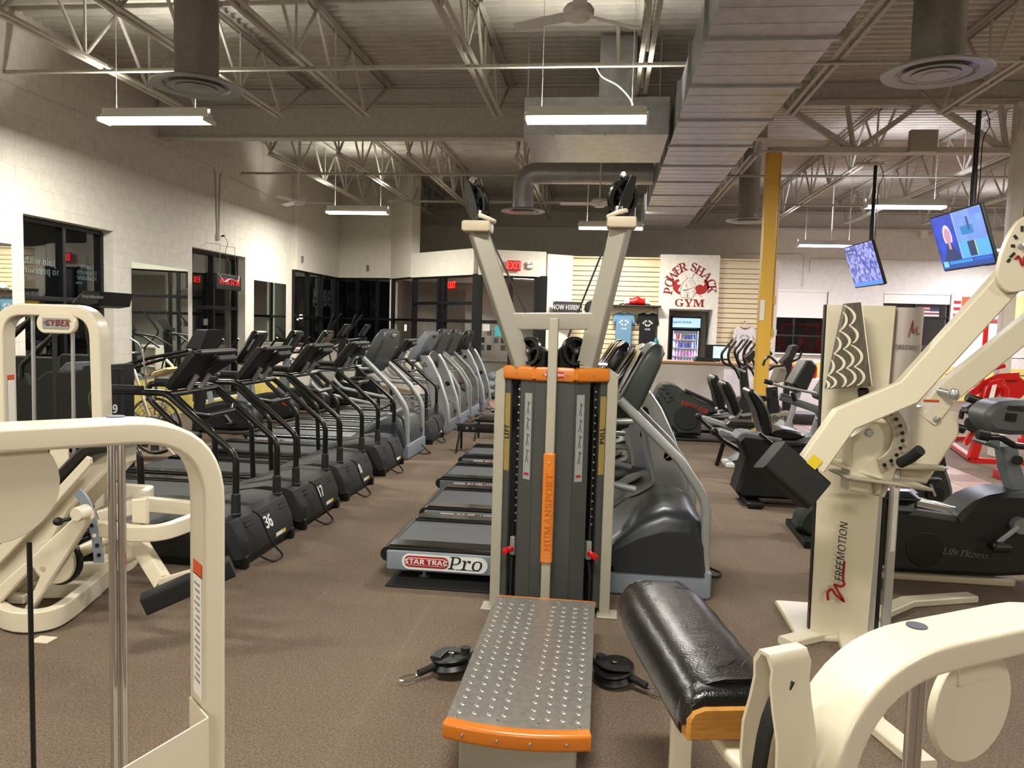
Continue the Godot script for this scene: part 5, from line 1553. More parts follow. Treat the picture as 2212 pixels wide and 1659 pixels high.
# ---------- cream leg machine with its weight stack ----------
func leg_machine() -> void:
	var m
	var o = V(-3.19, 0, -4.12)
	var t = thing("leg_machine", "cream leg machine with a CYBEX badge, tilted black backrest and foot roller", "gym machine", o)
	# arch
	m = mb(); m.sweep(rrect(0.07, 0.10, 0.012, 3), fillet([V(-0.30, 0.0, 0), V(-0.30, 1.565, 0), V(0.30, 1.565, 0), V(0.33, 0.0, 0)], 0.16, 8), V(0, 0, 1), 50); part(t, "arch", m, M.cream)
	m = mb(); m.prism(rrect(0.245, 0.115, 0.055, 8), V(0.09, 1.49, 0.065), 0.03, Basis(), 0.006, 40); var bd = part(t, "badge_plate", m, M.cream)
	m = mb(); m.box(V(0.09, 1.49, 0.082), V(0.16, 0.062, 0.004), 0.001); part(bd, "silver_plate", m, M.label_grey)
	letters(t, "CYBEX", V(0.105, 1.493, 0.0855), 0.036, M.maroon_ink, Basis(), true, "Droid Sans", "lettering", 1.0, 0.002, true)
	m = mb()
	var sw = []
	for k in 12:
		var a = TAU * k / 12
		sw.append(V(0.035 + cos(a) * 0.017, 1.493 + sin(a) * 0.010, 0.086))
	m.tube(sw, 0.002, 5, true); part(bd, "swirl", m, M.grey_ink)
	for x in [-0.12, 0.13]:
		m = mb(); m.tube([V(x, 0.06, 0.0), V(x + 0.004, 1.54, 0.0)], 0.011, 12); part(t, "guide_rod", m, M.silver)
	m = mb(); m.box(V(0.02, 0.98, 0.0), V(0.022, 1.1, 0.012)); part(t, "lift_belt", m, M.black)
	for x in [-0.09, 0.06]:
		m = mb(); m.box(V(x + 0.02, 0.68, 0.055), V(0.12, 0.40, 0.01), 0.004); part(t, "stack_guard", m, M.cream)
		m = mb(); m.tube([V(x, 0.81, 0.063), V(x + 0.012, 0.785, 0.063), V(x + 0.03, 0.815, 0.063)], 0.0035, 5); part(t, "print_mark", m, M.black_ink)
	for k in 12:
		m = mb(); m.box(V(0.0, 0.1 + k * 0.036, -0.02), V(0.34, 0.033, 0.1), 0.004); part(t, "weight_plate", m, M.black)
	m = mb(); m.box(V(-0.262, 1.02, 0.0), V(0.002, 0.26, 0.05)); part(t, "white_label", m, M.paper)
	m = mb(); m.box(V(-0.262, 1.165, 0.0), V(0.002, 0.03, 0.05)); part(t, "orange_label", m, M.label_orange)
	# floor frame, read off the photograph where it lies on the carpet
	var f = func(x, y, h): return on_y(x, y, h) - o
	m = mb(); m.sweep(rrect(0.06, 0.10, 0.007, 2), curve([f.call(-40, 1290, 0.06), f.call(20, 1335, 0.06), f.call(95, 1338, 0.06), f.call(150, 1312, 0.06), f.call(235, 1240, 0.06)], 4), Vector3.UP, 50); part(t, "floor_loop", m, M.cream)
	m = mb(); m.sweep(rrect(0.06, 0.08, 0.007, 2), fillet([f.call(20, 1275, 0.05), f.call(215, 1272, 0.05)], 0.1), Vector3.UP, 50); part(t, "floor_bar", m, M.cream)
	m = mb(); m.sweep(rrect(0.05, 0.08, 0.007, 2), fillet([f.call(150, 1232, 0.12), f.call(225, 1228, 0.12), f.call(243, 1200, 0.12), f.call(238, 1150, 0.3)], 0.06), Vector3.UP, 50); part(t, "floor_loop", m, M.cream)
	m = mb(); m.box(f.call(95, 1382, 0.004), V(0.09, 0.008, 0.07), 0.002); part(t, "foot_tab", m, M.cream)
	m = mb(); m.box(f.call(40, 1292, 0.03), V(0.1, 0.05, 0.06), 0.008); part(t, "foot_tab", m, M.cream)
	# backrest: black pad on a cream tray, leaning
	var g = func(x, y, z): return on_z(x, y, z) - o
	part(t, "back_pad", traced(o, [-40, 1170, 92, 1046, 150, 985, 169, 967, 185, 961, 245, 959, 250, 972, 187, 987, 130, 1046, 90, 1088, -40, 1215], -3.50, 0.34, 0.015), M.vinyl)
	part(t, "tray_flange", traced(o, [-40, 1214, 82, 1098, 186, 986, 195, 990, 196, 1002, 108, 1102, -40, 1258], -3.46, 0.02, 0.004), M.cream)
	part(t, "pad_tray", traced(o, [-40, 1240, 108, 1100, 194, 1000, 240, 974, 240, 1008, 150, 1102, 96, 1195, -40, 1330], -3.55, 0.22, 0.01), M.cream)
	var b0: Vector3 = g.call(56, 1330, -3.38)
	var b1: Vector3 = g.call(186, 1112, -3.38)
	part(t, "side_arm", traced(o, [157, 1119, 178, 1102, 192, 1108, 193, 1122, 150, 1192, 70, 1315, 53, 1347, 36, 1345, 78, 1262, 84, 1246, 70, 1228, -20, 1322, -20, 1280, 66, 1204], -3.38, 0.045, 0.008), M.cream)
	m = mb(); m.lathe([[0.0, 0.0], [0.012, 0.0], [0.012, 0.004], [0, 0.005]], g.call(92, 1227, -3.38), Basis(V(1, 0, 0), PI / 2), 12); part(t, "bolt", m, M.cream_dark)
	m = mb(); m.lathe([[0.03, 0.0], [0.035, 0.01], [0.035, 0.07], [0.03, 0.08]], b1 + V(0.005, 0.02, 0.0), Basis(V(1, 0, 0), PI / 2), 16); part(t, "pivot", m, M.cream)
	m = mb(); m.tube([b1 + V(-0.02, 0.0, 0.08), b1 + V(-0.06, -0.01, 0.1)], 0.009, 8); m.lathe([[0.0, -0.02], [0.016, -0.016], [0.021, 0.0], [0.016, 0.016], [0.0, 0.02]], b1 + V(-0.07, -0.012, 0.1), Basis(V(0, 0, 1), PI / 2), 14); part(t, "knob", m, M.black)
	# curved range plate with holes
	var arc = []
	for q in [[168, 1062], [185, 1085], [200, 1125], [209, 1165], [214, 1215]]: arc.append(g.call(q[0], q[1], -3.46))
	m = mb(); m.sweep(rrect(0.052, 0.012, 0.003, 1), curve(arc, 3), V(0, 0, 1), 40); part(t, "range_plate", m, M.bluegrey)
	for q in [[198, 1135], [204, 1157], [210, 1178], [214, 1199]]:
		m = mb(); m.lathe([[0.0, 0], [0.010, 0.0], [0.010, 0.003], [0, 0.003]], g.call(q[0], q[1], -3.452), Basis(V(1, 0, 0), PI / 2), 12); part(t, "range_hole", m, M.black if q[0] % 4 == 2 else M.paper)
	# cam disc
	var cc: Vector3 = g.call(118, 1212, -3.56)
	m = mb(); m.lathe([[0.0, -0.012], [0.115, -0.012], [0.12, 0.0], [0.115, 0.012], [0.0, 0.012]], cc, Basis(V(1, 0, 0), PI / 2), 32); part(t, "cam_disc", m, M.cream)
	m = mb(); m.lathe([[0.11, -0.012], [0.128, -0.012], [0.128, 0.012], [0.11, 0.012]], cc + V(0.01, 0, -0.02), Basis(V(1, 0, 0), PI / 2), 32); part(t, "cam_belt", m, M.black)
	cc = g.call(268, 1200, -3.75)
	m = mb(); m.lathe([[0.0, -0.012], [0.085, -0.012], [0.085, 0.012], [0.0, 0.012]], cc, Basis(V(1, 0, 0), PI / 2), 28); part(t, "cam_disc", m, M.cream)
	# seat frame loop, cross tubes, lower leg and foot roller
	m = mb(); m.sweep(rrect(0.05, 0.075, 0.007, 2), fillet([g.call(205, 1140, -3.5), g.call(290, 1152, -3.4), g.call(350, 1152, -3.35), g.call(440, 1118, -3.55), g.call(440, 1100, -3.75), g.call(310, 1088, -3.7), g.call(215, 1118, -3.6)], 0.12, 6), Vector3.UP, 50); part(t, "seat_loop", m, M.cream)
	m = mb(); m.sweep(rrect(0.05, 0.10, 0.007, 2), fillet([g.call(205, 1120, -3.95), g.call(310, 1080, -3.9), g.call(325, 1068, -4.0), g.call(240, 1062, -4.1)], 0.05, 5), Vector3.UP, 50); part(t, "seat_tray", m, M.cream)
	m = mb(); m.tube([g.call(165, 1195, -3.6), g.call(300, 1130, -3.75)], 0.032, 14); part(t, "cross_tube", m, M.cream)
	m = mb(); m.tube([g.call(262, 1215, -3.6), g.call(308, 1190, -3.62)], 0.022, 12); part(t, "cross_tube", m, M.cream)
	m = mb(); m.prism(P2([-0.03, 0.0, 0.05, 0.0, 0.05, 0.13, -0.03, 0.12]), g.call(300, 1130, -3.5), 0.03, Basis(), 0.006); part(t, "hinge", m, M.cream)
	m = mb(); m.sweep(rrect(0.085, 0.05, 0.01, 2), [g.call(285, 1150, -3.55), g.call(352, 1258, -3.35)], V(0, 0, 1), 40); part(t, "lever", m, M.cream)
	m = mb(); var r0: Vector3 = g.call(312, 1305, -3.15); var r1: Vector3 = g.call(420, 1250, -3.2)
	m.sweep(rrect(0.105, 0.085, 0.012, 2), [r0, r1 + V(0.12, 0.03, -0.12)], Vector3.UP, 40); part(t, "foot_roller", m, M.rubber)
	m = mb(); m.sweep(rrect(0.05, 0.05, 0.01, 2), [g.call(352, 1258, -3.35), r1 + V(0.02, 0.02, -0.06)], Vector3.UP, 40); part(t, "roller_arm", m, M.cream)

# ---------- white cable column with two swinging arms ----------
func swing_column() -> void:
	var m
	var o = V(1.25, 0, -4.05)
	var t = thing("cable_column", "cream FREEMOTION cable column with long swinging arms and a scalloped steel plate", "cable machine", o)
	var z0 = -4.0
	var g = func(x, y, z): return on_z(x, y, z) - o
	# front board, black edge, angled side with a slot
	var fb = face_basis(V(1, 0, 0.08))
	m = mb(); m.prism(P2([-0.155, 0.0, 0.12, 0.0, 0.155, 1.70, -0.165, 1.70]), V(0.01, 0.0, 0.03), 0.04, fb, 0.004); part(t, "front_board", m, M.fm_white)
	m = mb(); m.prism(P2([-0.163, 0.0, -0.155, 0.0, -0.165, 1.70, -0.173, 1.70]), V(0.01, 0, 0.022), 0.045, fb); part(t, "edge_strip", m, M.black)
	var sb = face_basis(V(0.16, 0, -0.09))
	for q in [[0.0, 0.045], [0.105, 0.16]]:
		m = mb(); m.box(V(0.135, 0.6, 0.02) + sb * V((q[0] + q[1]) / 2, 0, 0), V(q[1] - q[0], 1.2, 0.02), 0.003, sb); part(t, "side_strip", m, mat("fm_grey", Color(0.66, 0.645, 0.62), 0.4))
	m = mb(); m.box(V(0.135, 0.6, 0.0) + sb * V(0.075, 0, -0.02), V(0.06, 1.2, 0.02), 0.0, sb); part(t, "slot_back", m, M.charcoal)
	m = mb(); m.tube([V(0.135, 0.03, 0.0) + sb * V(0.075, 0, -0.005), V(0.135, 1.2, 0.0) + sb * V(0.075, 0, -0.005)], 0.006, 6); part(t, "cable", m, M.black)
	m = mb(); m.box(V(0.135, 0.66, 0.02) + sb * V(0.133, 0, 0.011), V(0.03, 0.42, 0.002), 0, sb); part(t, "white_label", m, M.paper)
	m = mb(); m.box(V(0.135, 0.80, 0.02) + sb * V(0.133, 0, 0.0125), V(0.028, 0.035, 0.002), 0, sb); part(t, "red_label", m, M.label_orange)
	m = mb(); m.box(V(0.135, 0.92, 0.02) + sb * V(0.133, 0, 0.0125), V(0.026, 0.04, 0.002), 0, sb); part(t, "yellow_label", m, M.label_yellow)
	m = mb(); m.box(V(0.06, 0.85, -0.18), V(0.12, 1.69, 0.26), 0.01); part(t, "core", m, M.fm_white)
	# half-round silver cover on top right
	var cyl = PackedVector3Array()
	m = mb()
	var rings = []
	for y in [0.98, 1.695]:
		var rg = PackedVector3Array()
		for k in 15:
			var a = deg_to_rad(200.0 - 220.0 * k / 14)
			rg.append(V(0.235 + cos(a) * 0.085 * (1.0 + (y - 1) * 0.15), y, -0.04 + sin(a) * 0.085))
		rings.append(rg)
	m.loft(rings, 60); part(t, "round_cover", m, mat("fm_silver", Color(0.70, 0.67, 0.64), 0.35, 0.4))
	letters(t, "FREEMOTION", V(0.26, 1.50, 0.047), 0.022, M.grey_ink, Basis(), true, "Droid Sans", "lettering", 0.9, 0.002)
	m = mb(); m.tube(curve([V(0.235, 1.55, 0.047), V(0.25, 1.63, 0.047), V(0.252, 1.57, 0.047), V(0.27, 1.60, 0.047), V(0.272, 1.565, 0.047), V(0.29, 1.57, 0.044)]), 0.0025, 5); part(t, "brand_squiggle", m, M.maroon_ink)
	# lettering up the board
	letters(t, "FREEMOTION", on_z(1818, 1191, -3.985) - o, 0.036, M.black_ink, fb * Basis(V(0, 0, 1), PI / 2 - 0.03), false, "Droid Sans", "lettering", 1.03, 0.002, true)
	m = mb(); m.sweep(P2([-0.006, -0.001, 0.006, -0.001, 0.006, 0.001, -0.006, 0.001]), curve([g.call(1789, 1297, -3.985), g.call(1788, 1281, -3.985), g.call(1796, 1273, -3.985), g.call(1806, 1285, -3.985), g.call(1822, 1298, -3.985), g.call(1810, 1277, -3.985), g.call(1803, 1263, -3.985), g.call(1815, 1267, -3.985), g.call(1824, 1262, -3.985), g.call(1821, 1250, -3.985), g.call(1824, 1212, -3.985)], 5), V(0, 0, 1), 60); part(t, "brand_squiggle", m, M.red_ink)
	# scalloped steel plate
	var zp = -3.90
	var q4 = [g.call(1824, 656, zp), g.call(1857, 653, zp), g.call(1880, 833, zp), g.call(1784, 840, zp)]
	var poly = PackedVector2Array()
	for q in q4: poly.append(Vector2(q.x, q.y))
	m = mb(); m.prism(poly, V(0, 0, q4[0].z), 0.05, Basis(), 0.003); var pl = part(t, "steel_plate", m, mat("plate_steel", Color(0.50, 0.475, 0.42), 0.35, 0.55, {"grain": [0.02, 0.7], "scale": 2.0, "stretch": Vector3(3, 0.5, 3)}))
	mat("scallop", Color(0.93, 0.90, 0.82), 0.3, 0.3)
	for q in [[1824, 660, 1834, 703, 17], [1821, 674, 1813, 715, 11], [1834, 703, 1842, 741, 14], [1813, 715, 1821, 754, 18], [1807, 728, 1801, 764, 11], [1838, 745, 1845, 792, 20], [1821, 754, 1828, 795, 18], [1801, 764, 1806, 803, 20], [1795, 777, 1788, 811, 9], [1845, 792, 1851, 833, 18], [1828, 795, 1829, 835, 19], [1806, 803, 1818, 836, 14], [1788, 811, 1794, 838, 14], [1784, 822, 1786, 839, 5]]:
		var ar = []
		var sc = []
		for k in 13:
			var f = k / 12.0
			ar.append(g.call(lerpf(q[0], q[2], f) + q[4] * pow(sin(PI * f), 0.75), lerpf(q[1], q[3], f), zp + 0.026)); sc.append(0.35 + 0.65 * sin(PI * f))
		m = mb(); m.sweep(P2([-0.0065, -0.001, 0.0065, -0.001, 0.0065, 0.001, -0.0065, 0.001]), ar, V(0, 0, 1), 60, false, true, sc); part(pl, "scallop_line", m, M.scallop)
	m = mb(); m.sweep(rrect(0.008, 0.05, 0.002, 1), [g.call(1857, 653, zp), g.call(1880, 833, zp)], V(0, 0, 1), 20); part(pl, "edge_trim", m, M.scallop)
	m = mb(); m.lathe([[0.0, -0.05], [0.02, -0.04], [0.028, 0.0], [0.02, 0.01], [0, 0.01]], g.call(1865, 842, zp - 0.02), Basis(), 14); part(t, "cable_stop", m, M.black)
	m = mb(); m.tube([g.call(1866, 850, zp - 0.02), g.call(1863, 872, zp - 0.02)], 0.006, 8); m.box(g.call(1864, 866, zp - 0.02), V(0.03, 0.04, 0.03), 0.004); part(t, "cable_clip", m, M.silver)
	# front arm
	var za = -3.62
	var ap = [g.call(1752, 1003, za), g.call(1822, 905, za), g.call(1957, 848, za), g.call(2188, 592, za)]
	m = mb(); m.sweep(rrect(0.115, 0.10, 0.006, 1), ap, V(0, 0.15, 1), 25); part(t, "swing_arm", m, M.fm_white)
	m = mb(); m.box(ap[0] + V(0.0, 0.02, 0.055), V(0.05, 0.05, 0.002), 0, Basis(V(0, 0, 1), 0.9)); part(t, "yellow_label", m, M.label_yellow)
	var w0: Vector3 = g.call(1665, 985, za)
	var w1: Vector3 = g.call(1752, 1062, za)
	var wa = (w1 - w0).normalized()
	m = mb(); m.sweep(rrect(0.16, 0.15, 0.025, 3), [w0 - wa * 0.01, w1 + wa * 0.02], V(0, 0.3, 1), 40); part(t, "foam_counterweight", m, M.black_tex)
	# head of the arm: slotted fin plate
	var hp: Vector3 = g.call(2205, 545, za + 0.07)
	var fin = []
	for q in [[2151, 602], [2156, 565], [2166, 532], [2184, 494], [2206, 471], [2240, 462], [2275, 480], [2285, 540], [2262, 600], [2226, 622], [2176, 632]]:
		var fp: Vector3 = g.call(q[0], q[1], za + 0.07)
		fin.append(fp.x); fin.append(fp.y)
	m = mb(); m.prism(curve2(fin, 3), V(0, 0, hp.z), 0.03, Basis(), 0.004); part(t, "head_plate", m, M.fm_white)
	for q in [[2208, 488, 2208, 500], [2191, 508, 2197, 516], [2184, 531, 2192, 531], [2182, 556, 2192, 546], [2176, 566, 2182, 559]]:
		m = mb(); m.sweep(rrect(0.012, 0.004, 0.002, 1), [g.call(q[0], q[1], za + 0.088), g.call(q[2], q[3], za + 0.088)], V(0, 0, 1), 30); part(t, "slot", m, M.black)
	m = mb(); m.lathe([[0.0, 0.0], [0.012, 0.0], [0.012, 0.02], [0.0, 0.022]], g.call(2204, 532, za + 0.085), Basis(V(1, 0, 0), PI / 2), 12); part(t, "index_pin", m, M.silver)
	m = mb(); m.lathe([[0.05, -0.06], [0.052, -0.05], [0.052, 0.06], [0.04, 0.065], [0.0, 0.065]], g.call(2180, 600, za), Basis(V(0, 0, 1), -0.85), 24); part(t, "swivel_joint", m, M.fm_white)
	m = mb(); m.lathe([[0.0, 0.0], [0.028, 0.0], [0.03, 0.02], [0.016, 0.024], [0, 0.024]], g.call(2186, 594, za + 0.05), Basis(V(1, 0, 0), 1.1), 18); part(t, "swivel_bore", m, M.black)
	m = mb(); m.tube(curve([g.call(2192, 560, za + 0.088), g.call(2200, 554, za + 0.088), g.call(2208, 572, za + 0.088), g.call(2212, 556, za + 0.088), g.call(2225, 575, za + 0.088)]), 0.005, 5); part(t, "brand_squiggle", m, M.red_ink)
	# hub: bracket box, gusset and the drilled quadrant
	m = mb(); m.prism(P2([-0.11, -0.20, 0.06, -0.23, 0.13, -0.02, 0.16, 0.11, -0.01, 0.12, -0.11, 0.05]), g.call(1880, 965, -3.72), 0.10, Basis(V(0, 1, 0), 0.15), 0.008); part(t, "hub_box", m, M.fm_white)
	m = mb(); m.prism(P2([-0.14, 0.0, 0.1, 0.0, 0.1, 0.012, -0.14, 0.012]), g.call(1845, 1015, -3.74), 0.16, Basis(V(0, 0, 1), -0.25), 0.002); m.prism(P2([-0.06, 0.0, 0.06, 0.0, 0.06, 0.14, -0.06, 0.14]), g.call(1806, 990, -3.84), 0.012, Basis(), 0.002); part(t, "hub_shelf", m, M.fm_white)
	var qd = PackedVector2Array()
	for k in 15: qd.append(Vector2(cos(deg_to_rad(62 - 130.0 * k / 14)), sin(deg_to_rad(62 - 130.0 * k / 14))) * 0.175)
	for k in 15: qd.append(Vector2(cos(deg_to_rad(-68 + 130.0 * k / 14)), sin(deg_to_rad(-68 + 130.0 * k / 14))) * 0.105)
	var qc: Vector3 = g.call(1878, 945, -3.64)
	m = mb(); m.prism(qd, qc, 0.014, Basis(V(0, 1, 0), 0.1), 0.002); part(t, "drilled_quadrant", m, mat("fm_shade", Color(0.62, 0.585, 0.50), 0.4, 0.1))
	for k in 9:
		var a = deg_to_rad(54 - 114.0 * k / 8)
		m = mb(); m.lathe([[0.0, 0.0], [0.009, 0.0], [0.009, 0.003], [0, 0.003]], qc + V(cos(a) * 0.14, sin(a) * 0.14, 0.008), Basis(V(1, 0, 0), PI / 2), 10); part(t, "drill_hole", m, M.black)
	m = mb(); m.lathe([[0.0, 0.0], [0.019, 0.0], [0.02, 0.012], [0.012, 0.02], [0.0, 0.021]], g.call(1875, 934, -3.62), Basis(V(1, 0, 0), PI / 2), 16); part(t, "pivot_bolt", m, M.silver)
	m = mb(); m.box(g.call(1900, 1036, -3.72), V(0.40, 0.014, 0.20), 0.003, Basis(V(0, 1, 0), 0.12) * Basis(V(0, 0, 1), -0.12)); part(t, "hub_plate", m, M.fm_shade)
	for q in [[1845, 1045], [1868, 1050]]:
		m = mb(); m.box(g.call(q[0], q[1], -3.72), V(0.045, 0.035, 0.06), 0.008); part(t, "rubber_bumper", m, M.black)
	m = mb(); m.lathe([[0.0, -0.05], [0.02, -0.04], [0.026, 0.0], [0.026, 0.02]], g.call(1897, 1048, -3.66), Basis(), 14); part(t, "stop_pin", m, M.fm_shade)
	m = mb(); m.tube(curve([g.call(1945, 1000, -3.6), g.call(1965, 990, -3.55), g.call(1988, 972, -3.5)]), 0.024, 12); part(t, "grip", m, M.rubber)
	# rear arm
	var zr = -4.15
	m = mb(); m.sweep(rrect(0.11, 0.10, 0.006, 1), [g.call(1995, 905, zr), g.call(2040, 850, zr), g.call(2300, 640, zr)], V(0, 0.15, 1), 25); part(t, "swing_arm", m, M.fm_white)
	m = mb(); m.prism(P2([-0.13, -0.28, 0.03, -0.28, 0.17, -0.02, 0.16, 0.09, 0.06, 0.13, -0.10, 0.10, -0.16, 0.0]), g.call(1990, 925, zr), 0.09, Basis(), 0.012); part(t, "hub_box", m, M.fm_white)
	m = mb(); m.box(g.call(2012, 880, zr + 0.047), V(0.075, 0.06, 0.002)); part(t, "white_label", m, M.paper)
	m = mb(); m.box(g.call(2012, 866, zr + 0.049), V(0.075, 0.012, 0.002)); part(t, "red_label", m, M.label_orange)
	m = mb(); m.lathe([[0.0, 0.0], [0.018, 0.0], [0.018, 0.012], [0.0, 0.016]], g.call(2022, 905, zr + 0.046), Basis(V(1, 0, 0), PI / 2), 14); part(t, "bolt", m, M.silver)
	m = mb(); m.tube([g.call(2030, 845, zr + 0.05), g.call(2058, 852, zr + 0.14)], 0.018, 12); m.lathe([[0.0, -0.03], [0.02, -0.024], [0.028, 0.0], [0.02, 0.024], [0.0, 0.03]], g.call(2060, 852, zr + 0.15), Basis(), 16); part(t, "pull_knob", m, M.silver)
	m = mb(); m.box(g.call(1975, 1006, zr + 0.06), V(0.24, 0.02, 0.14), 0.004); part(t, "hub_plate", m, M.fm_shade)
	# base: feet on the carpet
	for q in [[1735, 1378, 1696, 1388], [1885, 1560, 2000, 1655], [1960, 1300, 2100, 1290]]:
		var a = on_y(q[0], q[1], 0.02) - o
		var b = on_y(q[2], q[3], 0.02) - o
		m = mb(); m.sweep(rrect(0.09, 0.04, 0.006, 1), [V(0.05, 0.02, -0.05), a, b], Vector3.UP, 25); part(t, "floor_leg", m, M.fm_white)
	m = mb(); m.box(V(0.02, 0.015, -0.15), V(0.5, 0.03, 0.5), 0.006); part(t, "base_plate", m, M.fm_white)

# ---------- cardio machines; outlines read off the photograph on each machine's own plane ----------
func traced(o: Vector3, px: Array, z: float, depth: float, ch := 0.02, smooth := 0) -> MB:
	var m = mb()
	var a = []
	for i in range(0, px.size(), 2):
		var p = on_z(px[i], px[i + 1], z)
		a.append(p.x - o.x); a.append(p.y - o.y)
	m.prism(curve2(a, smooth) if smooth else P2(a), V(0, 0, z - depth / 2 - o.z), depth, Basis(), ch, 35.0)
	return m
func run(o: Vector3, px: Array, z: float) -> Array:
	var a = []
	for i in range(0, px.size(), 2): a.append(on_z(px[i], px[i + 1], z) - o)
	return a
func disc(o: Vector3, x: float, y: float, z: float, r: float, th := 0.02) -> MB:
	var m = mb(); m.lathe([[0.0, -th], [r * 0.96, -th], [r, -th * 0.5], [r, th * 0.5], [r * 0.96, th], [0.0, th]], on_z(x, y, z) - o, Basis(V(1, 0, 0), PI / 2), 28)
	return m

func right_bikes() -> void:
	var m
	# recumbent bike next to the cable column
	var z = -7.0
	var o = V(1.55, 0, z - 0.2)
	var t = thing("recumbent_bike", "black recumbent bike with a tall curved backrest and grey console, half behind the cream column", "exercise bike", o)
	part(t, "body", traced(o, [1597, 945, 1607, 938, 1690, 950, 1790, 958, 1880, 985, 1905, 1040, 1900, 1082, 1720, 1082, 1600, 1076, 1589, 1062, 1612, 990], z, 0.36, 0.03), M.black_tex)
	part(t, "rail_cover", traced(o, [1590, 947, 1600, 936, 1612, 934, 1690, 948, 1688, 956, 1610, 946, 1600, 956], z + 0.01, 0.3, 0.008), M.mid_grey)
	part(t, "backrest", traced(o, [1618, 852, 1624, 842, 1634, 846, 1652, 868, 1664, 896, 1669, 925, 1664, 943, 1652, 944, 1643, 920, 1634, 886], z - 0.02, 0.36, 0.02, 3), M.vinyl)
	part(t, "seat", traced(o, [1667, 937, 1680, 930, 1700, 928, 1728, 934, 1740, 941, 1732, 949, 1700, 952, 1674, 948], z - 0.02, 0.36, 0.02, 3), M.vinyl)
	m = mb(); m.tube(fillet(run(o, [1640, 935, 1668, 958, 1735, 962, 1757, 950], z + 0.03), 0.06), 0.016, 10); part(t, "side_handle", m, M.black_tube)
	m = mb(); m.box(on_y(1626, 1085, 0.03) - o + V(0, 0, -0.1), V(0.14, 0.05, 0.5), 0.01); part(t, "front_foot", m, M.black)
	m = mb(); m.box(V(0.75, 0.03, 0), V(0.14, 0.05, 0.5), 0.01); part(t, "rear_foot", m, M.black)
	m = mb(); m.sweep(rrect(0.07, 0.06, 0.015, 2), run(o, [1684, 856, 1765, 884, 1850, 1000], z - 0.18), V(0, 0, 1), 40); part(t, "mast", m, M.mid_grey)
	var c = part(t, "console", traced(o, [1742, 779, 1755, 779, 1765, 788, 1764, 800, 1745, 842, 1726, 843, 1712, 829], z - 0.05, 0.3, 0.015), M.charcoal)
	m = mb(); m.sweep(rrect(0.004, 0.22, 0.001, 1), run(o, [1737, 788, 1714, 826], z - 0.18), V(0, 0, 1), 30); part(c, "display", m, M.mid_grey)
	m = mb(); m.tube(run(o, [1651, 823, 1690, 835, 1764, 850], z + 0.03), 0.013, 8); part(t, "handlebar", m, M.silver)
	for q in [[1651, 823, 1668, 828], [1672, 842, 1676, 856], [1712, 848, 1718, 866]]:
		m = mb(); m.tube(run(o, q, z + 0.03), 0.022, 10); part(t, "grip", m, M.rubber)
	# two silver-railed recumbents behind it
	var sets = [[-8.0, [1560, 834, 1571, 825, 1583, 838, 1600, 880, 1596, 892, 1586, 897, 1576, 870], [1544, 930, 1560, 928, 1640, 955, 1700, 970, 1700, 985, 1600, 950, 1546, 938], [1543, 932, 1560, 950, 1604, 976, 1602, 990, 1584, 1038], [1575, 905, 1592, 900, 1600, 884], "silver-railed recumbent bike beside the black recumbent"],
		[-8.95, [1535, 820, 1546, 811, 1554, 819, 1568, 868, 1561, 884, 1551, 881, 1543, 848], [1506, 899, 1525, 900, 1600, 925, 1650, 940, 1650, 952, 1570, 925, 1508, 907], [1508, 900, 1530, 920, 1560, 944, 1562, 960, 1548, 1006], [1545, 884, 1558, 880, 1566, 868], "silver-railed recumbent bike beside the dark green elliptical"]]
	for s in sets:
		z = s[0]
		o = V(on_z(1600, 950, z).x, 0, z - 0.2)
		t = thing("recumbent_bike", s[5], "exercise bike", o)
		part(t, "backrest", traced(o, s[1], z - 0.02, 0.36, 0.02, 3), M.vinyl)
		part(t, "seat_rail", traced(o, s[2], z - 0.1, 0.14, 0.01), M.silver_paint)
		m = mb(); m.tube(fillet(run(o, s[3], z + 0.02), 0.07), 0.026, 12); part(t, "side_handle", m, M.black_tube)
		m = mb(); m.tube(fillet(run(o, s[3], z - 0.38), 0.07), 0.026, 12); part(t, "side_handle", m, M.black_tube)
		m = mb(); var kk: Vector3 = on_z(s[3][0], s[3][1], z + 0.02) - o; m.lathe([[0.0, -0.04], [0.035, -0.03], [0.04, 0.0], [0.035, 0.03], [0.0, 0.04]], kk, Basis(V(1, 0, 0), PI / 2), 16); part(t, "grip_end", m, M.black)
		m = mb(); m.tube(fillet(run(o, s[4], z - 0.1), 0.03), 0.022, 10); part(t, "back_brace", m, M.silver_paint)
		var r0 = on_z(s[2][4], s[2][5], z) - o
		m = mb(); m.box(V(r0.x + 0.02, r0.y + 0.03, -0.0), V(0.34, 0.07, 0.36), 0.03); part(t, "seat", m, M.vinyl)
		m = mb(); m.prism(P2([r0.x - 0.1, 0.05, r0.x + 0.75, 0.05, r0.x + 0.8, 0.35, r0.x + 0.5, 0.55, r0.x + 0.3, 0.35]), V(0, 0, -0.02), 0.26, Basis(), 0.03); part(t, "body", m, M.mid_grey)
		m = mb(); m.sweep(rrect(0.06, 0.06, 0.02, 2), [V(r0.x + 0.55, 0.45, 0), V(r0.x + 0.68, 0.95, 0)], V(0, 0, 1), 40); part(t, "mast", m, M.silver_paint)
		m = mb(); m.box(V(r0.x + 0.66, 1.02, 0), V(0.10, 0.30, 0.30), 0.03, Basis(V(0, 0, 1), -0.5)); part(t, "console", m, M.charcoal)
		for e in [-0.1, 0.8]:
			m = mb(); m.box(V(r0.x + e, 0.03, 0.0), V(0.10, 0.06, 0.5), 0.012); part(t, "foot", m, M.white_plastic)
	# large dark recumbent on the right
	z = -4.98
	o = V(2.4, 0, z - 0.16)
	t = thing("recumbent_bike", "large dark recumbent bike with a chrome seat rail and grey console", "exercise bike", o)
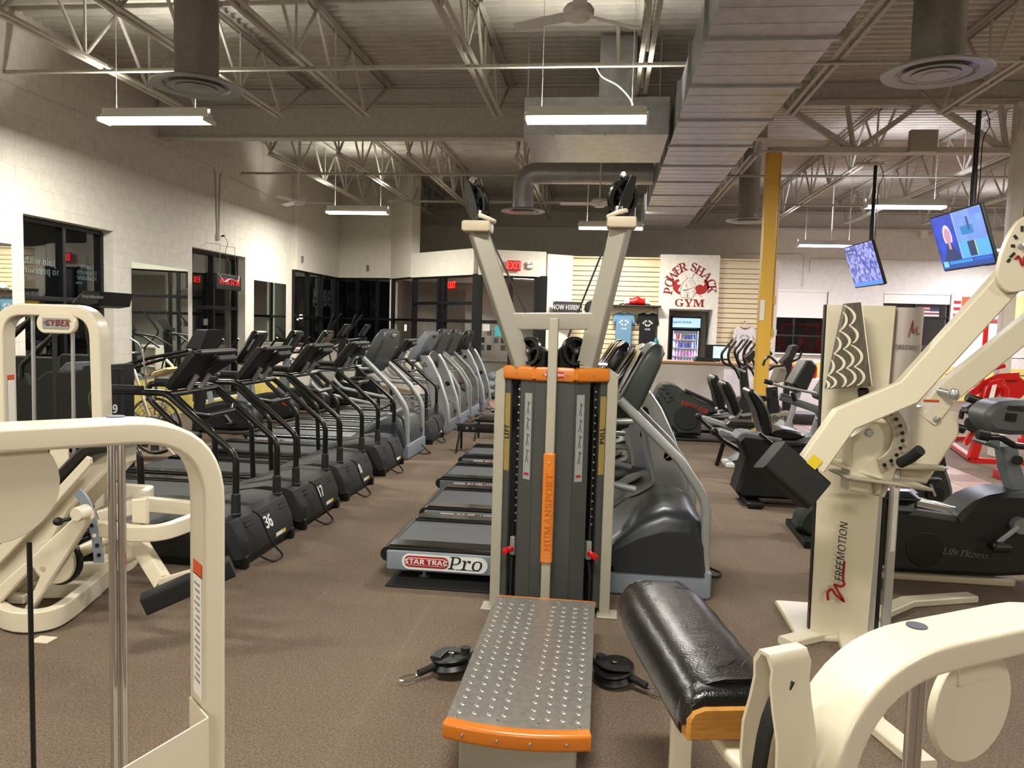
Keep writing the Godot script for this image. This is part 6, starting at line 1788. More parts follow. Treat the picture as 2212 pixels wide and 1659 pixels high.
	part(t, "body", traced(o, [1925, 1100, 1985, 1104, 2072, 1118, 2086, 1102, 2108, 1085, 2140, 1072, 2180, 1065, 2225, 1066, 2290, 1080, 2330, 1140, 2330, 1240, 2150, 1248, 1925, 1236], z, 0.32, 0.03), M.charcoal)
	m = mb(); m.sweep(rrect(0.06, 0.10, 0.015, 3), run(o, [1940, 1076, 2086, 1108], z - 0.16), V(0, 0, 1), 40); part(t, "chrome_rail", m, M.chrome)
	m = mb(); m.box(on_z(1948, 1082, z - 0.1) - o, V(0.1, 0.16, 0.16), 0.01); part(t, "rail_block", m, M.mid_grey)
	part(t, "emblem_disc", disc(o, 1997, 1187, z + 0.002, 0.11, 0.006), M.black)
	letters(t, "Life Fitness", on_z(2086, 1196, z + 0.004) - o, 0.036, M.mid_grey, Basis(V(0, 0, 1), -0.07), false, "Droid Serif", "lettering", 1.0, 0.003, true)
	part(t, "crank_hub", disc(o, 2203, 1135, z + 0.03, 0.05, 0.03), M.mid_grey)
	m = mb(); m.sweep(rrect(0.03, 0.02, 0.008, 2), run(o, [2200, 1138, 2156, 1172], z + 0.06), V(0, 0, 1), 40); part(t, "crank", m, M.silver_paint)
	m = mb(); m.box(on_z(2160, 1182, z + 0.1) - o, V(0.11, 0.05, 0.10), 0.012); part(t, "pedal", m, M.black)
	m = mb(); m.box(on_y(2040, 1252, 0.03) - o + V(0, 0, -0.05), V(0.86, 0.05, 0.08), 0.01); part(t, "base_rail", m, M.cream_dark)
	m = mb(); m.sweep(rrect(0.10, 0.12, 0.02, 3), run(o, [2172, 960, 2180, 1010, 2200, 1070], z - 0.16), V(0, 0, 1), 50); part(t, "mast", m, M.mid_grey)
	part(t, "mast_emblem", disc(o, 2198, 994, z - 0.08, 0.03, 0.012), M.charcoal)
	c = part(t, "console", traced(o, [2128, 905, 2138, 884, 2165, 868, 2230, 866, 2250, 880, 2245, 928, 2225, 940, 2150, 936], z - 0.02, 0.26, 0.03, 2), mat("console_grey", Color(0.33, 0.34, 0.35), 0.4))
	part(c, "display", traced(o, [2176, 892, 2198, 894, 2194, 911, 2172, 908], z - 0.005, 0.012, 0.0), M.black_gloss)
	part(c, "display", traced(o, [2180, 876, 2230, 880, 2230, 890, 2178, 884], z - 0.005, 0.012, 0.0), M.charcoal)
	part(c, "lower_panel", traced(o, [2130, 958, 2150, 938, 2165, 945, 2160, 972, 2140, 966], z + 0.02, 0.2, 0.01), M.mid_grey)
	m = mb(); m.tube(fillet(run(o, [2112, 938, 2140, 944, 2160, 944, 2190, 962, 2240, 968], z + 0.12), 0.05), 0.02, 10); part(t, "handlebar", m, M.black_tube)
	m = mb(); m.tube(run(o, [2112, 938, 2136, 943], z + 0.12), 0.03, 12); part(t, "grip", m, M.rubber)
	# its seat, hidden behind the column, and the rear foot that shows beside it
	m = mb(); m.box(V(-0.62, 0.55, 0.03), V(0.40, 0.09, 0.36), 0.04); part(t, "seat", m, M.vinyl)
	m = mb(); m.box(V(-0.86, 0.86, 0), V(0.10, 0.52, 0.40), 0.04, Basis(V(0, 0, 1), 0.2)); part(t, "backrest", m, M.vinyl)
	m = mb(); m.box(V(-0.60, 0.35, 0), V(0.4, 0.5, 0.2), 0.03); part(t, "seat_carriage", m, M.charcoal)
	var o2 = V(1.66, 0, -6.05)
	t = thing("upright_bike", "dark green bike wedge with a black floor bar, mostly behind the cream column", "exercise bike", o2)
	part(t, "body", traced(o2, [1722, 1140, 1728, 1118, 1745, 1098, 1850, 1040, 1900, 1090, 1900, 1160, 1745, 1160], -5.9, 0.22, 0.03), M.green_grey)
	m = mb(); m.sweep(rrect(0.09, 0.05, 0.012, 2), [on_y(1709, 1127, 0.025) - o2, on_y(1750, 1178, 0.025) - o2], Vector3.UP, 40); part(t, "floor_bar", m, M.black)
	m = mb(); m.tube([V(0.2, 0.35, 0), V(0.1, 0.85, 0)], 0.03, 10); part(t, "seat_post", m, M.black)
	m = mb(); m.box(V(0.1, 0.9, 0), V(0.26, 0.07, 0.2), 0.03); part(t, "saddle", m, M.vinyl)
	# low green upright bike on the tiles
	z = -6.75
	o = V(2.75, 0, z - 0.12)
	t = thing("upright_bike", "dark green upright bike with a black crank disc on the edge of the tiles", "exercise bike", o)
	part(t, "body", traced(o, [1925, 1040, 1950, 1024, 1996, 1010, 2046, 1012, 2056, 1040, 2061, 1062, 2058, 1120, 1925, 1120], z, 0.24, 0.03), M.green_grey)
	part(t, "top_trim", traced(o, [1940, 1030, 1996, 1008, 2048, 1010, 2050, 1014, 1996, 1013, 1942, 1035], z + 0.005, 0.25, 0.004), M.bluegrey)
	part(t, "crank_disc", disc(o, 2019, 1068, z + 0.02, 0.07, 0.025), M.black)
	m = mb(); m.sweep(rrect(0.022, 0.016, 0.006, 2), run(o, [2010, 1046, 2020, 1072], z + 0.06), V(0, 0, 1), 40); part(t, "crank", m, M.silver)
	m = mb(); m.box(on_z(2014, 1035, z + 0.1) - o, V(0.12, 0.04, 0.1), 0.012); part(t, "pedal", m, M.black)
	m = mb(); m.sweep(rrect(0.055, 0.05, 0.01, 2), run(o, [2026, 955, 2036, 1010], z - 0.12), V(0, 0, 1), 40); part(t, "seat_post", m, M.black)
	m = mb(); m.box(on_z(2020, 940, z - 0.12) - o, V(0.28, 0.08, 0.22), 0.035); part(t, "saddle", m, M.vinyl)
	m = mb(); m.sweep(rrect(0.06, 0.05, 0.01, 2), run(o, [1900, 1060, 1885, 960], z - 0.12), V(0, 0, 1), 40); part(t, "mast", m, M.charcoal)
	for x in [-0.35, 0.42]:
		m = mb(); m.box(V(x, 0.025, 0), V(0.09, 0.05, 0.5), 0.012); part(t, "foot", m, M.black)
	# dark green elliptical by the counter
	z = -10.95
	o = V(1.35, 0, z - 0.3)
	t = thing("elliptical", "bulky dark green elliptical with a round black disc in front of the white counter", "elliptical", o)
	part(t, "body", traced(o, [1414, 858, 1422, 842, 1431, 831, 1450, 831, 1466, 836, 1479, 846, 1508, 864, 1546, 879, 1552, 893, 1530, 900, 1517, 905, 1515, 942, 1463, 942, 1455, 930, 1441, 922, 1437, 905, 1425, 881], z, 0.6, 0.05), M.green_grey)
	part(t, "crank_disc", disc(o, 1484, 903, z + 0.01, 0.17, 0.02), M.charcoal)
	for k in 3:
		part(t, "rib", traced(o, [1421 + k * 8, 838 + k * 10, 1431 + k * 8, 834 + k * 9, 1438 + k * 8, 846 + k * 9, 1426 + k * 8, 852 + k * 9], z + 0.02, 0.04, 0.008), M.grey_plastic)
		for j in 3:
			m = mb(); m.box(on_z(1431 + k * 8 + j * 3, 840 + k * 9, z + 0.035) - o, V(0.008, 0.03, 0.01), 0, Basis(V(0, 0, 1), -0.5)); part(t, "vent", m, M.black)
	letters(t, "PRECOR", on_z(1500, 880, z + 0.005) - o, 0.07, M.red_ink, Basis(V(0, 0, 1), -0.30), true, "Droid Sans", "lettering", 1.1, 0.004)
	for dz in [-0.5, -0.1]:
		m = mb(); m.sweep(rrect(0.16, 0.05, 0.012, 2), run(o, [1480, 843, 1560, 880, 1600, 900], z + dz), Vector3.UP, 40); part(t, "foot_ramp", m, M.black)
	m = mb(); m.tube(run(o, [1447, 932, 1447, 933], z + 0.0) + [on_z(1447, 933, z) - o + V(0, 0, -0.6)], 0.05, 14); part(t, "wheel", m, M.black)
	m = mb(); m.box(V(0.0, 0.02, 0.0), V(1.3, 0.04, 0.6), 0.01); part(t, "base", m, M.black)
	# black ellipticals round the yellow column
	for q in [[-11.95, 0, "black elliptical with four curved arms to the left of the yellow column"], [-12.65, 34, "black elliptical half hidden behind the yellow column"]]:
		z = q[0]
		var dx: float = q[1]
		o = V(on_z(1608 + dx, 850, z).x, 0, z - 0.25)
		t = thing("elliptical", q[2], "elliptical", o)
		for r in [[1582, 733, 1568, 752, 1559, 766, 1564, 784, 1586, 794, 1598, 818], [1604, 734, 1596, 745, 1587, 759, 1593, 780, 1602, 802], [1622, 736, 1610, 752, 1606, 772, 1613, 794], [1590, 736, 1575, 758, 1575, 780, 1590, 800]]:
			var rr = []
			for i in range(0, r.size(), 2): rr.append(on_z(r[i] + dx, r[i + 1], z - (0.45 if r[0] > 1600 else 0.0)) - o)
			m = mb(); m.tube(curve(rr, 4), 0.02, 8); part(t, "arm", m, M.black_tube)
		part(t, "column", traced(o, [1599 + dx, 800, 1614 + dx, 790, 1622 + dx, 860, 1604 + dx, 862], z - 0.15, 0.18, 0.02), M.black)
		part(t, "console", traced(o, [1612 + dx, 772, 1630 + dx, 757, 1636 + dx, 764, 1620 + dx, 785], z - 0.1, 0.32, 0.015), M.charcoal)
		part(t, "flywheel_cover", traced(o, [1600 + dx, 860, 1640 + dx, 858, 1660 + dx, 890, 1655 + dx, 920, 1596 + dx, 920, 1592 + dx, 890], z - 0.08, 0.34, 0.04), M.charcoal)
		for e in [-1, 1]:
			m = mb(); m.box(V(-0.28, 0.22, 0.14 * e), V(0.55, 0.05, 0.14), 0.015); part(t, "foot_pedal", m, M.black)
			m = mb(); m.sweep(rrect(0.04, 0.05, 0.01, 2), [V(-0.5, 0.2, 0.14 * e), V(0.25, 0.33, 0.16 * e)], Vector3.UP, 40); part(t, "pedal_arm", m, M.silver_paint)
		m = mb(); m.box(V(-0.1, 0.02, 0), V(1.4, 0.04, 0.5), 0.012); part(t, "base", m, M.black)
		m = mb(); m.tube(fillet([V(0.0, 0.95, 0.22), V(-0.12, 1.0, 0.22), V(-0.16, 1.0, 0.0), V(-0.12, 1.0, -0.22), V(0.0, 0.95, -0.22)], 0.08), 0.02, 8); part(t, "fixed_handle", m, M.silver_paint)
	# tan upright bike
	z = -9.9
	o = V(2.2, 0, z - 0.12)
	t = thing("upright_bike", "old tan upright bike with a tan console behind the recumbents", "exercise bike", o)
	part(t, "body", traced(o, [1656, 905, 1668, 895, 1708, 890, 1716, 925, 1718, 975, 1660, 975], z, 0.24, 0.02), M.tan_grey)
	letters(t, "Lifecycle", on_z(1688, 903, z + 0.003) - o, 0.07, M.black_ink, Basis(V(0, 0, 1), 0.08), false, "Droid Serif", "lettering", 1.0, 0.003, true)
	part(t, "crank_disc", disc(o, 1689, 924, z + 0.01, 0.07, 0.02), M.black)
	part(t, "mast", traced(o, [1657, 838, 1680, 836, 1685, 892, 1660, 895], z - 0.08, 0.1, 0.01), M.black)
	c = part(t, "console", traced(o, [1671, 824, 1682, 797, 1698, 795, 1700, 806, 1694, 824, 1680, 828], z - 0.02, 0.26, 0.012), M.tan_grey)
	m = mb(); m.sweep(rrect(0.004, 0.16, 0.001, 1), run(o, [1681, 798, 1671, 820], z - 0.14), V(0, 0, 1), 30); part(c, "display", m, M.wood_edge)
	m = mb(); m.tube(fillet(run(o, [1648, 790, 1652, 778, 1662, 768, 1680, 785], z + 0.05), 0.05), 0.016, 8); part(t, "handlebar", m, M.black_tube)
	m = mb(); m.sweep(rrect(0.04, 0.04, 0.01, 2), run(o, [1640, 905, 1636, 868], z - 0.12), V(0, 0, 1), 40); part(t, "seat_post", m, M.black)
	m = mb(); m.box(on_z(1634, 860, z - 0.12) - o, V(0.26, 0.07, 0.22), 0.03); part(t, "saddle", m, M.vinyl)
	for x in [-0.3, 0.38]:
		m = mb(); m.box(V(x, 0.025, 0), V(0.09, 0.05, 0.48), 0.012); part(t, "foot", m, M.black)
	# dark machine with a forward-leaning console by the window
	z = -13.55
	o = V(3.42, 0, z - 0.2)
	t = thing("stair_climber", "dark climber with a forward-leaning console below the back window", "climber", o)
	part(t, "console", traced(o, [1690, 782, 1704, 768, 1712, 748, 1722, 745, 1726, 750, 1712, 782, 1698, 792], z, 0.34, 0.01), M.charcoal)
	part(t, "mast", traced(o, [1700, 785, 1712, 782, 1706, 850, 1712, 900, 1690, 900, 1694, 845], z - 0.12, 0.12, 0.012), M.black)
	m = mb(); m.tube(fillet(run(o, [1660, 800, 1672, 792, 1690, 790, 1726, 775, 1732, 760], z + 0.05), 0.06), 0.02, 8); part(t, "rail", m, M.black_tube)
	m = mb(); m.tube(fillet(run(o, [1660, 800, 1672, 792, 1690, 790, 1726, 775, 1732, 760], z - 0.45), 0.06), 0.02, 8); part(t, "rail", m, M.black_tube)
	m = mb(); m.box(V(0, 0.1, 0), V(0.9, 0.2, 0.5), 0.03); part(t, "base", m, M.charcoal)

func left_machines() -> void:
	var m
	# step mill by the lettered window
	var z = -6.05
	var o = V(-4.85, 0, z - 0.4)
	var t = thing("step_mill", "tall black step mill numbered 29 in front of the lettered window", "step mill", o)
	for dz in [0.0, -0.72]:
		part(t, "side_panel", traced(o, [30, 808, 52, 808, 60, 834, 98, 803, 170, 803, 182, 797, 258, 796, 259, 960, 30, 975], z + dz, 0.08, 0.015), M.black_tex)
	for k in 5:
		m = mb(); m.box(V(-0.34 + k * 0.15, 0.25 + k * 0.19, 0), V(0.22, 0.04, 0.6), 0.006); part(t, "step", m, M.charcoal)
	m = mb(); m.box(V(0.42, 0.55, 0), V(0.06, 1.1, 0.66), 0.01); part(t, "front_panel", m, M.black)
	letters(t, "29", on_z(243, 883, z + 0.005) - o, 0.075, M.white_ink, Basis(), true, "Droid Sans", "number", 0.85, 0.003)
	for dz in [0.0, -0.72]:
		m = mb(); m.tube(fillet(run(o, [46, 815, 46, 790, 113, 726, 175, 662], z + dz), 0.08), 0.022, 10); part(t, "handrail", m, M.black_tube)
	m = mb(); m.tube(run(o, [28, 726, 84, 672], z - 0.3), 0.024, 10); part(t, "handrail", m, M.black_tube)
	var c = part(t, "console", traced(o, [150, 655, 177, 627, 221, 630, 214, 660, 190, 664], z - 0.1, 0.45, 0.02), M.black)
	letters(t, "StairMaster", on_z(200, 641, z - 0.095) - o, 0.026, M.label_grey, Basis(V(0, 0, 1), -0.03), true, "Droid Sans", "lettering", 1.0, 0.003)
	m = mb(); m.sweep(rrect(0.12, 0.1, 0.02, 2), run(o, [195, 660, 215, 798], z - 0.35), V(0, 0, 1), 40); part(t, "mast", m, M.black)
	part(t, "grey_tray", traced(o, [128, 797, 142, 783, 196, 781, 198, 800, 130, 803], z - 0.3, 0.2, 0.01), M.mid_grey)
	# second one, cut by the picture edge, beyond it
	o = V(-6.0, 0, -7.6)
	t = thing("step_mill", "black step mill beside the far left mirror, partly hidden by the cream machine", "step mill", o)
	for e in [-0.34, 0.34]:
		m = mb(); m.prism(P2([-0.5, 0.0, 0.45, 0.0, 0.45, 1.1, 0.0, 1.1, -0.5, 0.7]), V(0, 0, e), 0.08, Basis(), 0.015); part(t, "side_panel", m, M.black_tex)
		m = mb(); m.tube(fillet([V(-0.45, 0.75, e), V(-0.4, 1.1, e), V(0.25, 1.55, e)], 0.1), 0.022, 10); part(t, "handrail", m, M.black_tube)
	for k in 5:
		m = mb(); m.box(V(-0.34 + k * 0.15, 0.25 + k * 0.17, 0), V(0.22, 0.04, 0.6), 0.006); part(t, "step", m, M.charcoal)
	m = mb(); m.box(V(0.32, 1.5, 0), V(0.12, 0.28, 0.5), 0.02, Basis(V(0, 0, 1), -0.4)); part(t, "console", m, M.black)
	# climber with long side bars
	z = -8.6
	o = V(-5.55, 0, z - 0.3)
	t = thing("stair_climber", "black climber with long dark side bars in front of the mirror", "climber", o)
	c = part(t, "console", traced(o, [399, 752, 420, 714, 425, 711, 449, 712, 448, 720, 434, 757], z, 0.36, 0.012), M.charcoal)
	part(t, "mast", traced(o, [405, 757, 424, 752, 434, 757, 438, 850, 428, 930, 412, 930, 418, 850], z - 0.15, 0.12, 0.02), M.charcoal)
	for dz in [0.0, -0.45]:
		m = mb(); m.tube(fillet(run(o, [268, 800, 272, 788, 330, 772, 405, 758], z + dz), 0.05), 0.022, 10); part(t, "side_bar", m, M.black_tube)
		m = mb(); m.tube(run(o, [270, 812, 278, 935], z + dz), 0.02, 10); part(t, "rear_post", m, M.black_tube)
		m = mb(); m.tube(run(o, [276, 800, 345, 778, 405, 766], z + dz - 0.06), 0.018, 8); part(t, "side_bar", m, M.black_tube)
	m = mb(); m.box(V(-0.1, 0.05, 0), V(1.25, 0.1, 0.55), 0.03); part(t, "base", m, M.black)
	for e in [-0.14, 0.14]:
		m = mb(); m.box(V(-0.15, 0.25, e), V(0.4, 0.05, 0.16), 0.012); part(t, "foot_pedal", m, M.charcoal)
	# air bike
	z = -7.75
	o = V(on_z(330, 880, z).x, 0, z)
	t = thing("air_bike", "old white air bike with a caged fan wheel and moving arms", "exercise bike", o)
	var wc = V(on_z(334, 885, z).x - o.x, 0.36, 0)
	m = mb()
	var rim = []
	for k in 28: rim.append(wc + V(cos(TAU * k / 28), sin(TAU * k / 28), 0) * 0.30)
	m.tube(rim, 0.014, 8, true); part(t, "wheel_rim", m, M.charcoal)
	for e in [-0.06, 0.06]:
		m = mb()
		for rr in [0.12, 0.2, 0.28]:
			var cr = []
			for k in 24: cr.append(wc + V(cos(TAU * k / 24) * rr, sin(TAU * k / 24) * rr, e))
			m.tube(cr, 0.004, 5, true)
		for k in 6: m.tube([wc + V(cos(TAU * k / 6) * 0.1, sin(TAU * k / 6) * 0.1, e), wc + V(cos(TAU * k / 6) * 0.29, sin(TAU * k / 6) * 0.29, e)], 0.004, 5)
		part(t, "wheel_cage", m, M.silver).set_meta("kind", "stuff")
	m = mb()
	for k in 12:
		var a = TAU * k / 12
		m.box(wc + V(cos(a), sin(a), 0) * 0.17, V(0.2, 0.012, 0.09), 0.0, Basis(V(0, 0, 1), a) * Basis(V(1, 0, 0), 0.5))
	part(t, "fan_blades", m, M.mid_grey)
	for q in [[[257, 792, 289, 797, 322, 900], 0.14], [[359, 777, 375, 793, 356, 848, 345, 905], -0.14]]:
		m = mb(); m.tube(fillet(run(o, q[0], z + q[1]), 0.05), 0.016, 8); part(t, "moving_arm", m, M.cream)
	for e in [0.05, -0.05]:
		m = mb(); m.tube(fillet(run(o, [281, 731, 300, 742, 308, 756, 318, 850], z + e), 0.05), 0.010, 8); part(t, "handlebar", m, M.chrome)
	m = mb(); m.tube(run(o, [338, 812, 334, 880], z), 0.018, 8); part(t, "seat_post", m, M.chrome)
	part(t, "saddle", traced(o, [324, 810, 330, 803, 358, 794, 362, 798, 350, 808, 328, 815], z + 0.1, 0.22, 0.012), mat("saddle_tan", Color(0.75, 0.66, 0.48), 0.5))
	for x in [-0.32, 0.34]:
		m = mb(); m.tube([V(x, 0.03, -0.24), V(x, 0.03, 0.24)], 0.028, 10); part(t, "foot_tube", m, M.cream)
		m = mb(); m.tube([V(x, 0.03, 0.1), wc + V(0, 0, 0.1)], 0.018, 8); m.tube([V(x, 0.03, -0.1), wc + V(0, 0, -0.1)], 0.018, 8); part(t, "frame", m, M.cream)
	# three upright bikes under the clock window
	var proto: Node3D = null
	var lab = ["upright bike with a silver-backed console, in front of the clock window", "upright bike with a silver-backed console, in front of the small mirror", "upright bike with a silver-backed console, next to the black ellipticals"]
	var bz = [-9.75, -11.0, -12.3]
	for i in 3:
		o = V(-5.0, 0, bz[i])
		if i > 0:
			copy(proto, o, 0.0, lab[i]); continue
		proto = thing("upright_bike", lab[0], "exercise bike", o, 0, "upright bikes along the left wall")
		t = proto
		m = mb(); m.prism(curve2([-0.42, 0.10, -0.40, 0.30, -0.15, 0.42, 0.15, 0.46, 0.38, 0.40, 0.46, 0.22, 0.40, 0.08, 0.0, 0.05], 3), Vector3.ZERO, 0.30, Basis(), 0.05, 50); var bd = part(t, "body", m, M.charcoal)
		m = mb(); m.box(V(0.33, 0.30, 0.153), V(0.09, 0.03, 0.004), 0, Basis(V(0, 0, 1), -0.3)); part(bd, "red_mark", m, M.red_ink)
		m = mb(); m.prism(P2([0.12, 0.40, 0.30, 0.38, 0.36, 0.95, 0.28, 0.98]), V(0, 0, 0), 0.10, Basis(), 0.02); part(t, "mast", m, M.mid_grey)
		var cb = Basis(V(0, 0, 1), deg_to_rad(-32))
		m = mb(); m.prism(rrect(0.10, 0.50, 0.04, 3), V(0.34, 1.17, 0), 0.36, cb, 0.03, 50); c = part(t, "console", m, M.black_gloss)
		m = mb(); m.prism(rrect(0.34, 0.30, 0.08, 4), V(0.34, 1.20, 0) + cb * V(0.045, 0.04, 0), 0.03, cb * Basis(V(0, 1, 0), PI / 2), 0.01); part(c, "silver_back", m, M.silver_paint)
		m = mb(); m.box(V(0.34, 1.17, 0) + cb * V(-0.052, 0.04, 0), V(0.006, 0.24, 0.24), 0.002, cb); part(c, "display", m, M.charcoal)
		for e in [-1, 1]:
			m = mb(); m.tube(fillet([V(0.28, 0.98, 0.06 * e), V(0.10, 1.03, 0.20 * e), V(-0.14, 1.0, 0.22 * e), V(-0.04, 1.16, 0.22 * e), V(0.05, 1.27, 0.21 * e)], 0.06), 0.018, 10); part(t, "handlebar", m, M.black_tube)
			m = mb(); m.sweep(rrect(0.03, 0.02, 0.006, 2), [V(0.05, 0.28, 0.17 * e), V(0.05 + 0.1 * e, 0.28 - 0.12 * e, 0.17 * e)], V(0, 0, 1), 40); part(t, "crank", m, M.silver)
			m = mb(); m.box(V(0.05 + 0.1 * e, 0.28 - 0.12 * e, 0.22 * e), V(0.1, 0.03, 0.1), 0.01); part(t, "pedal", m, M.black)
		m = mb(); m.sweep(rrect(0.06, 0.06, 0.01, 2), [V(-0.22, 0.35, 0), V(-0.30, 0.84, 0)], V(0, 0, 1), 40); part(t, "seat_post", m, M.silver_paint)
		m = mb(); m.prism(curve2([-0.16, 0.0, -0.10, 0.05, 0.0, 0.04, 0.14, 0.03, 0.17, 0.0, 0.0, -0.03], 3), V(-0.31, 0.88, 0), 0.24, Basis(), 0.02, 50); part(t, "saddle", m, M.vinyl)
		for x in [-0.40, 0.40]:
			m = mb(); m.box(V(x, 0.025, 0), V(0.10, 0.05, 0.54), 0.012); part(t, "foot", m, M.charcoal)
	# ellipticals in the far left corner
	for i in 2:
		z = [-13.3, -14.5][i]
		o = V(-4.75, 0, z)
		t = thing("elliptical", ["tall black elliptical with thin swinging arms beside the bay windows", "black elliptical standing closest to the bay windows"][i], "elliptical", o)
		m = mb(); m.prism(P2([-0.12, 0.08, 0.14, 0.08, 0.10, 0.6, 0.16, 1.25, 0.06, 1.28, -0.04, 0.6]), Vector3.ZERO, 0.14, Basis(), 0.03, 40); part(t, "column", m, M.black)
		m = mb(); m.box(V(0.12, 1.38, 0), V(0.05, 0.28, 0.26), 0.015, Basis(V(0, 0, 1), -0.6)); part(t, "console", m, M.charcoal)
		for e in [-1, 1]:
			m = mb(); m.tube(fillet([V(0.10, 0.35, 0.22 * e), V(-0.05, 0.95, 0.24 * e), V(-0.25 + 0.1 * e, 1.25, 0.24 * e), V(0.0, 1.68, 0.20 * e)], 0.1), 0.016, 8); part(t, "arm", m, M.black_tube)
			m = mb(); m.tube(fillet([V(0.05, 1.22, 0.06 * e), V(-0.3, 1.16, 0.18 * e), V(-0.62, 0.98, 0.22 * e)], 0.1), 0.018, 8); part(t, "fixed_handle", m, M.black_tube)
			m = mb(); m.box(V(-0.4, 0.2 + 0.04 * e, 0.14 * e), V(0.42, 0.05, 0.15), 0.012); part(t, "foot_pedal", m, M.charcoal)
			m = mb(); m.sweep(rrect(0.04, 0.05, 0.01, 2), [V(-0.75, 0.12, 0.16 * e), V(0.12, 0.36, 0.2 * e)], Vector3.UP, 40); part(t, "pedal_arm", m, M.mid_grey)
		m = mb(); m.prism(curve2([-0.25, 0.08, -0.2, 0.42, 0.1, 0.5, 0.4, 0.4, 0.46, 0.1, 0.1, 0.05], 3), Vector3.ZERO, 0.2, Basis(), 0.03, 50); part(t, "shroud", m, M.black)
		m = mb(); m.box(V(-0.2, 0.03, 0), V(1.5, 0.05, 0.2), 0.01); m.box(V(0.45, 0.03, 0), V(0.1, 0.06, 0.55), 0.01); m.box(V(-0.85, 0.03, 0), V(0.1, 0.06, 0.55), 0.01); part(t, "base", m, M.black)
	# two rowers lying across the aisle
	for i in 2:
		z = [-9.15, -10.15][i]
		var x0 = on_z([988, 1026][i], 950, z).x
		t = thing("rower", ["low black rowing machine beside the last silver treadmill", "second low black rowing machine, behind the first"][i], "rower", V(x0, 0, z))
		m = mb(); m.box(V(0.85, 0.30, 0), V(1.7, 0.10, 0.06), 0.01); part(t, "rail", m, M.black)
		for e in [-1, 1]:
			m = mb(); m.tube([V(0.04, 0.27, 0.05 * e), V(0.02, 0.015, 0.16 * e)], 0.014, 8); part(t, "leg", m, M.black)
		m = mb(); m.prism(curve2([-0.18, 0.0, -0.15, 0.05, 0.0, 0.06, 0.15, 0.04, 0.17, 0.0], 3), V(0.42, 0.40, 0), 0.28, Basis(), 0.02, 50); part(t, "seat", m, M.charcoal)
		m = mb(); m.lathe([[0.0, -0.12], [0.22, -0.12], [0.24, -0.08], [0.24, 0.08], [0.22, 0.12], [0.0, 0.12]], V(1.72, 0.30, 0), Basis(V(1, 0, 0), PI / 2), 24); part(t, "fan_housing", m, M.charcoal)
		for e in [0.12, 0.2]:
			m = mb(); m.lathe([[0.018, 0.0], [0.018, 0.004], [0.012, 0.004]], V(e, 0.30, 0.031), Basis(V(1, 0, 0), PI / 2), 14); part(t, "roller", m, M.mid_grey)
		m = mb(); m.box(V(1.7, 0.03, 0), V(0.12, 0.06, 0.5), 0.012); part(t, "front_foot", m, M.black)

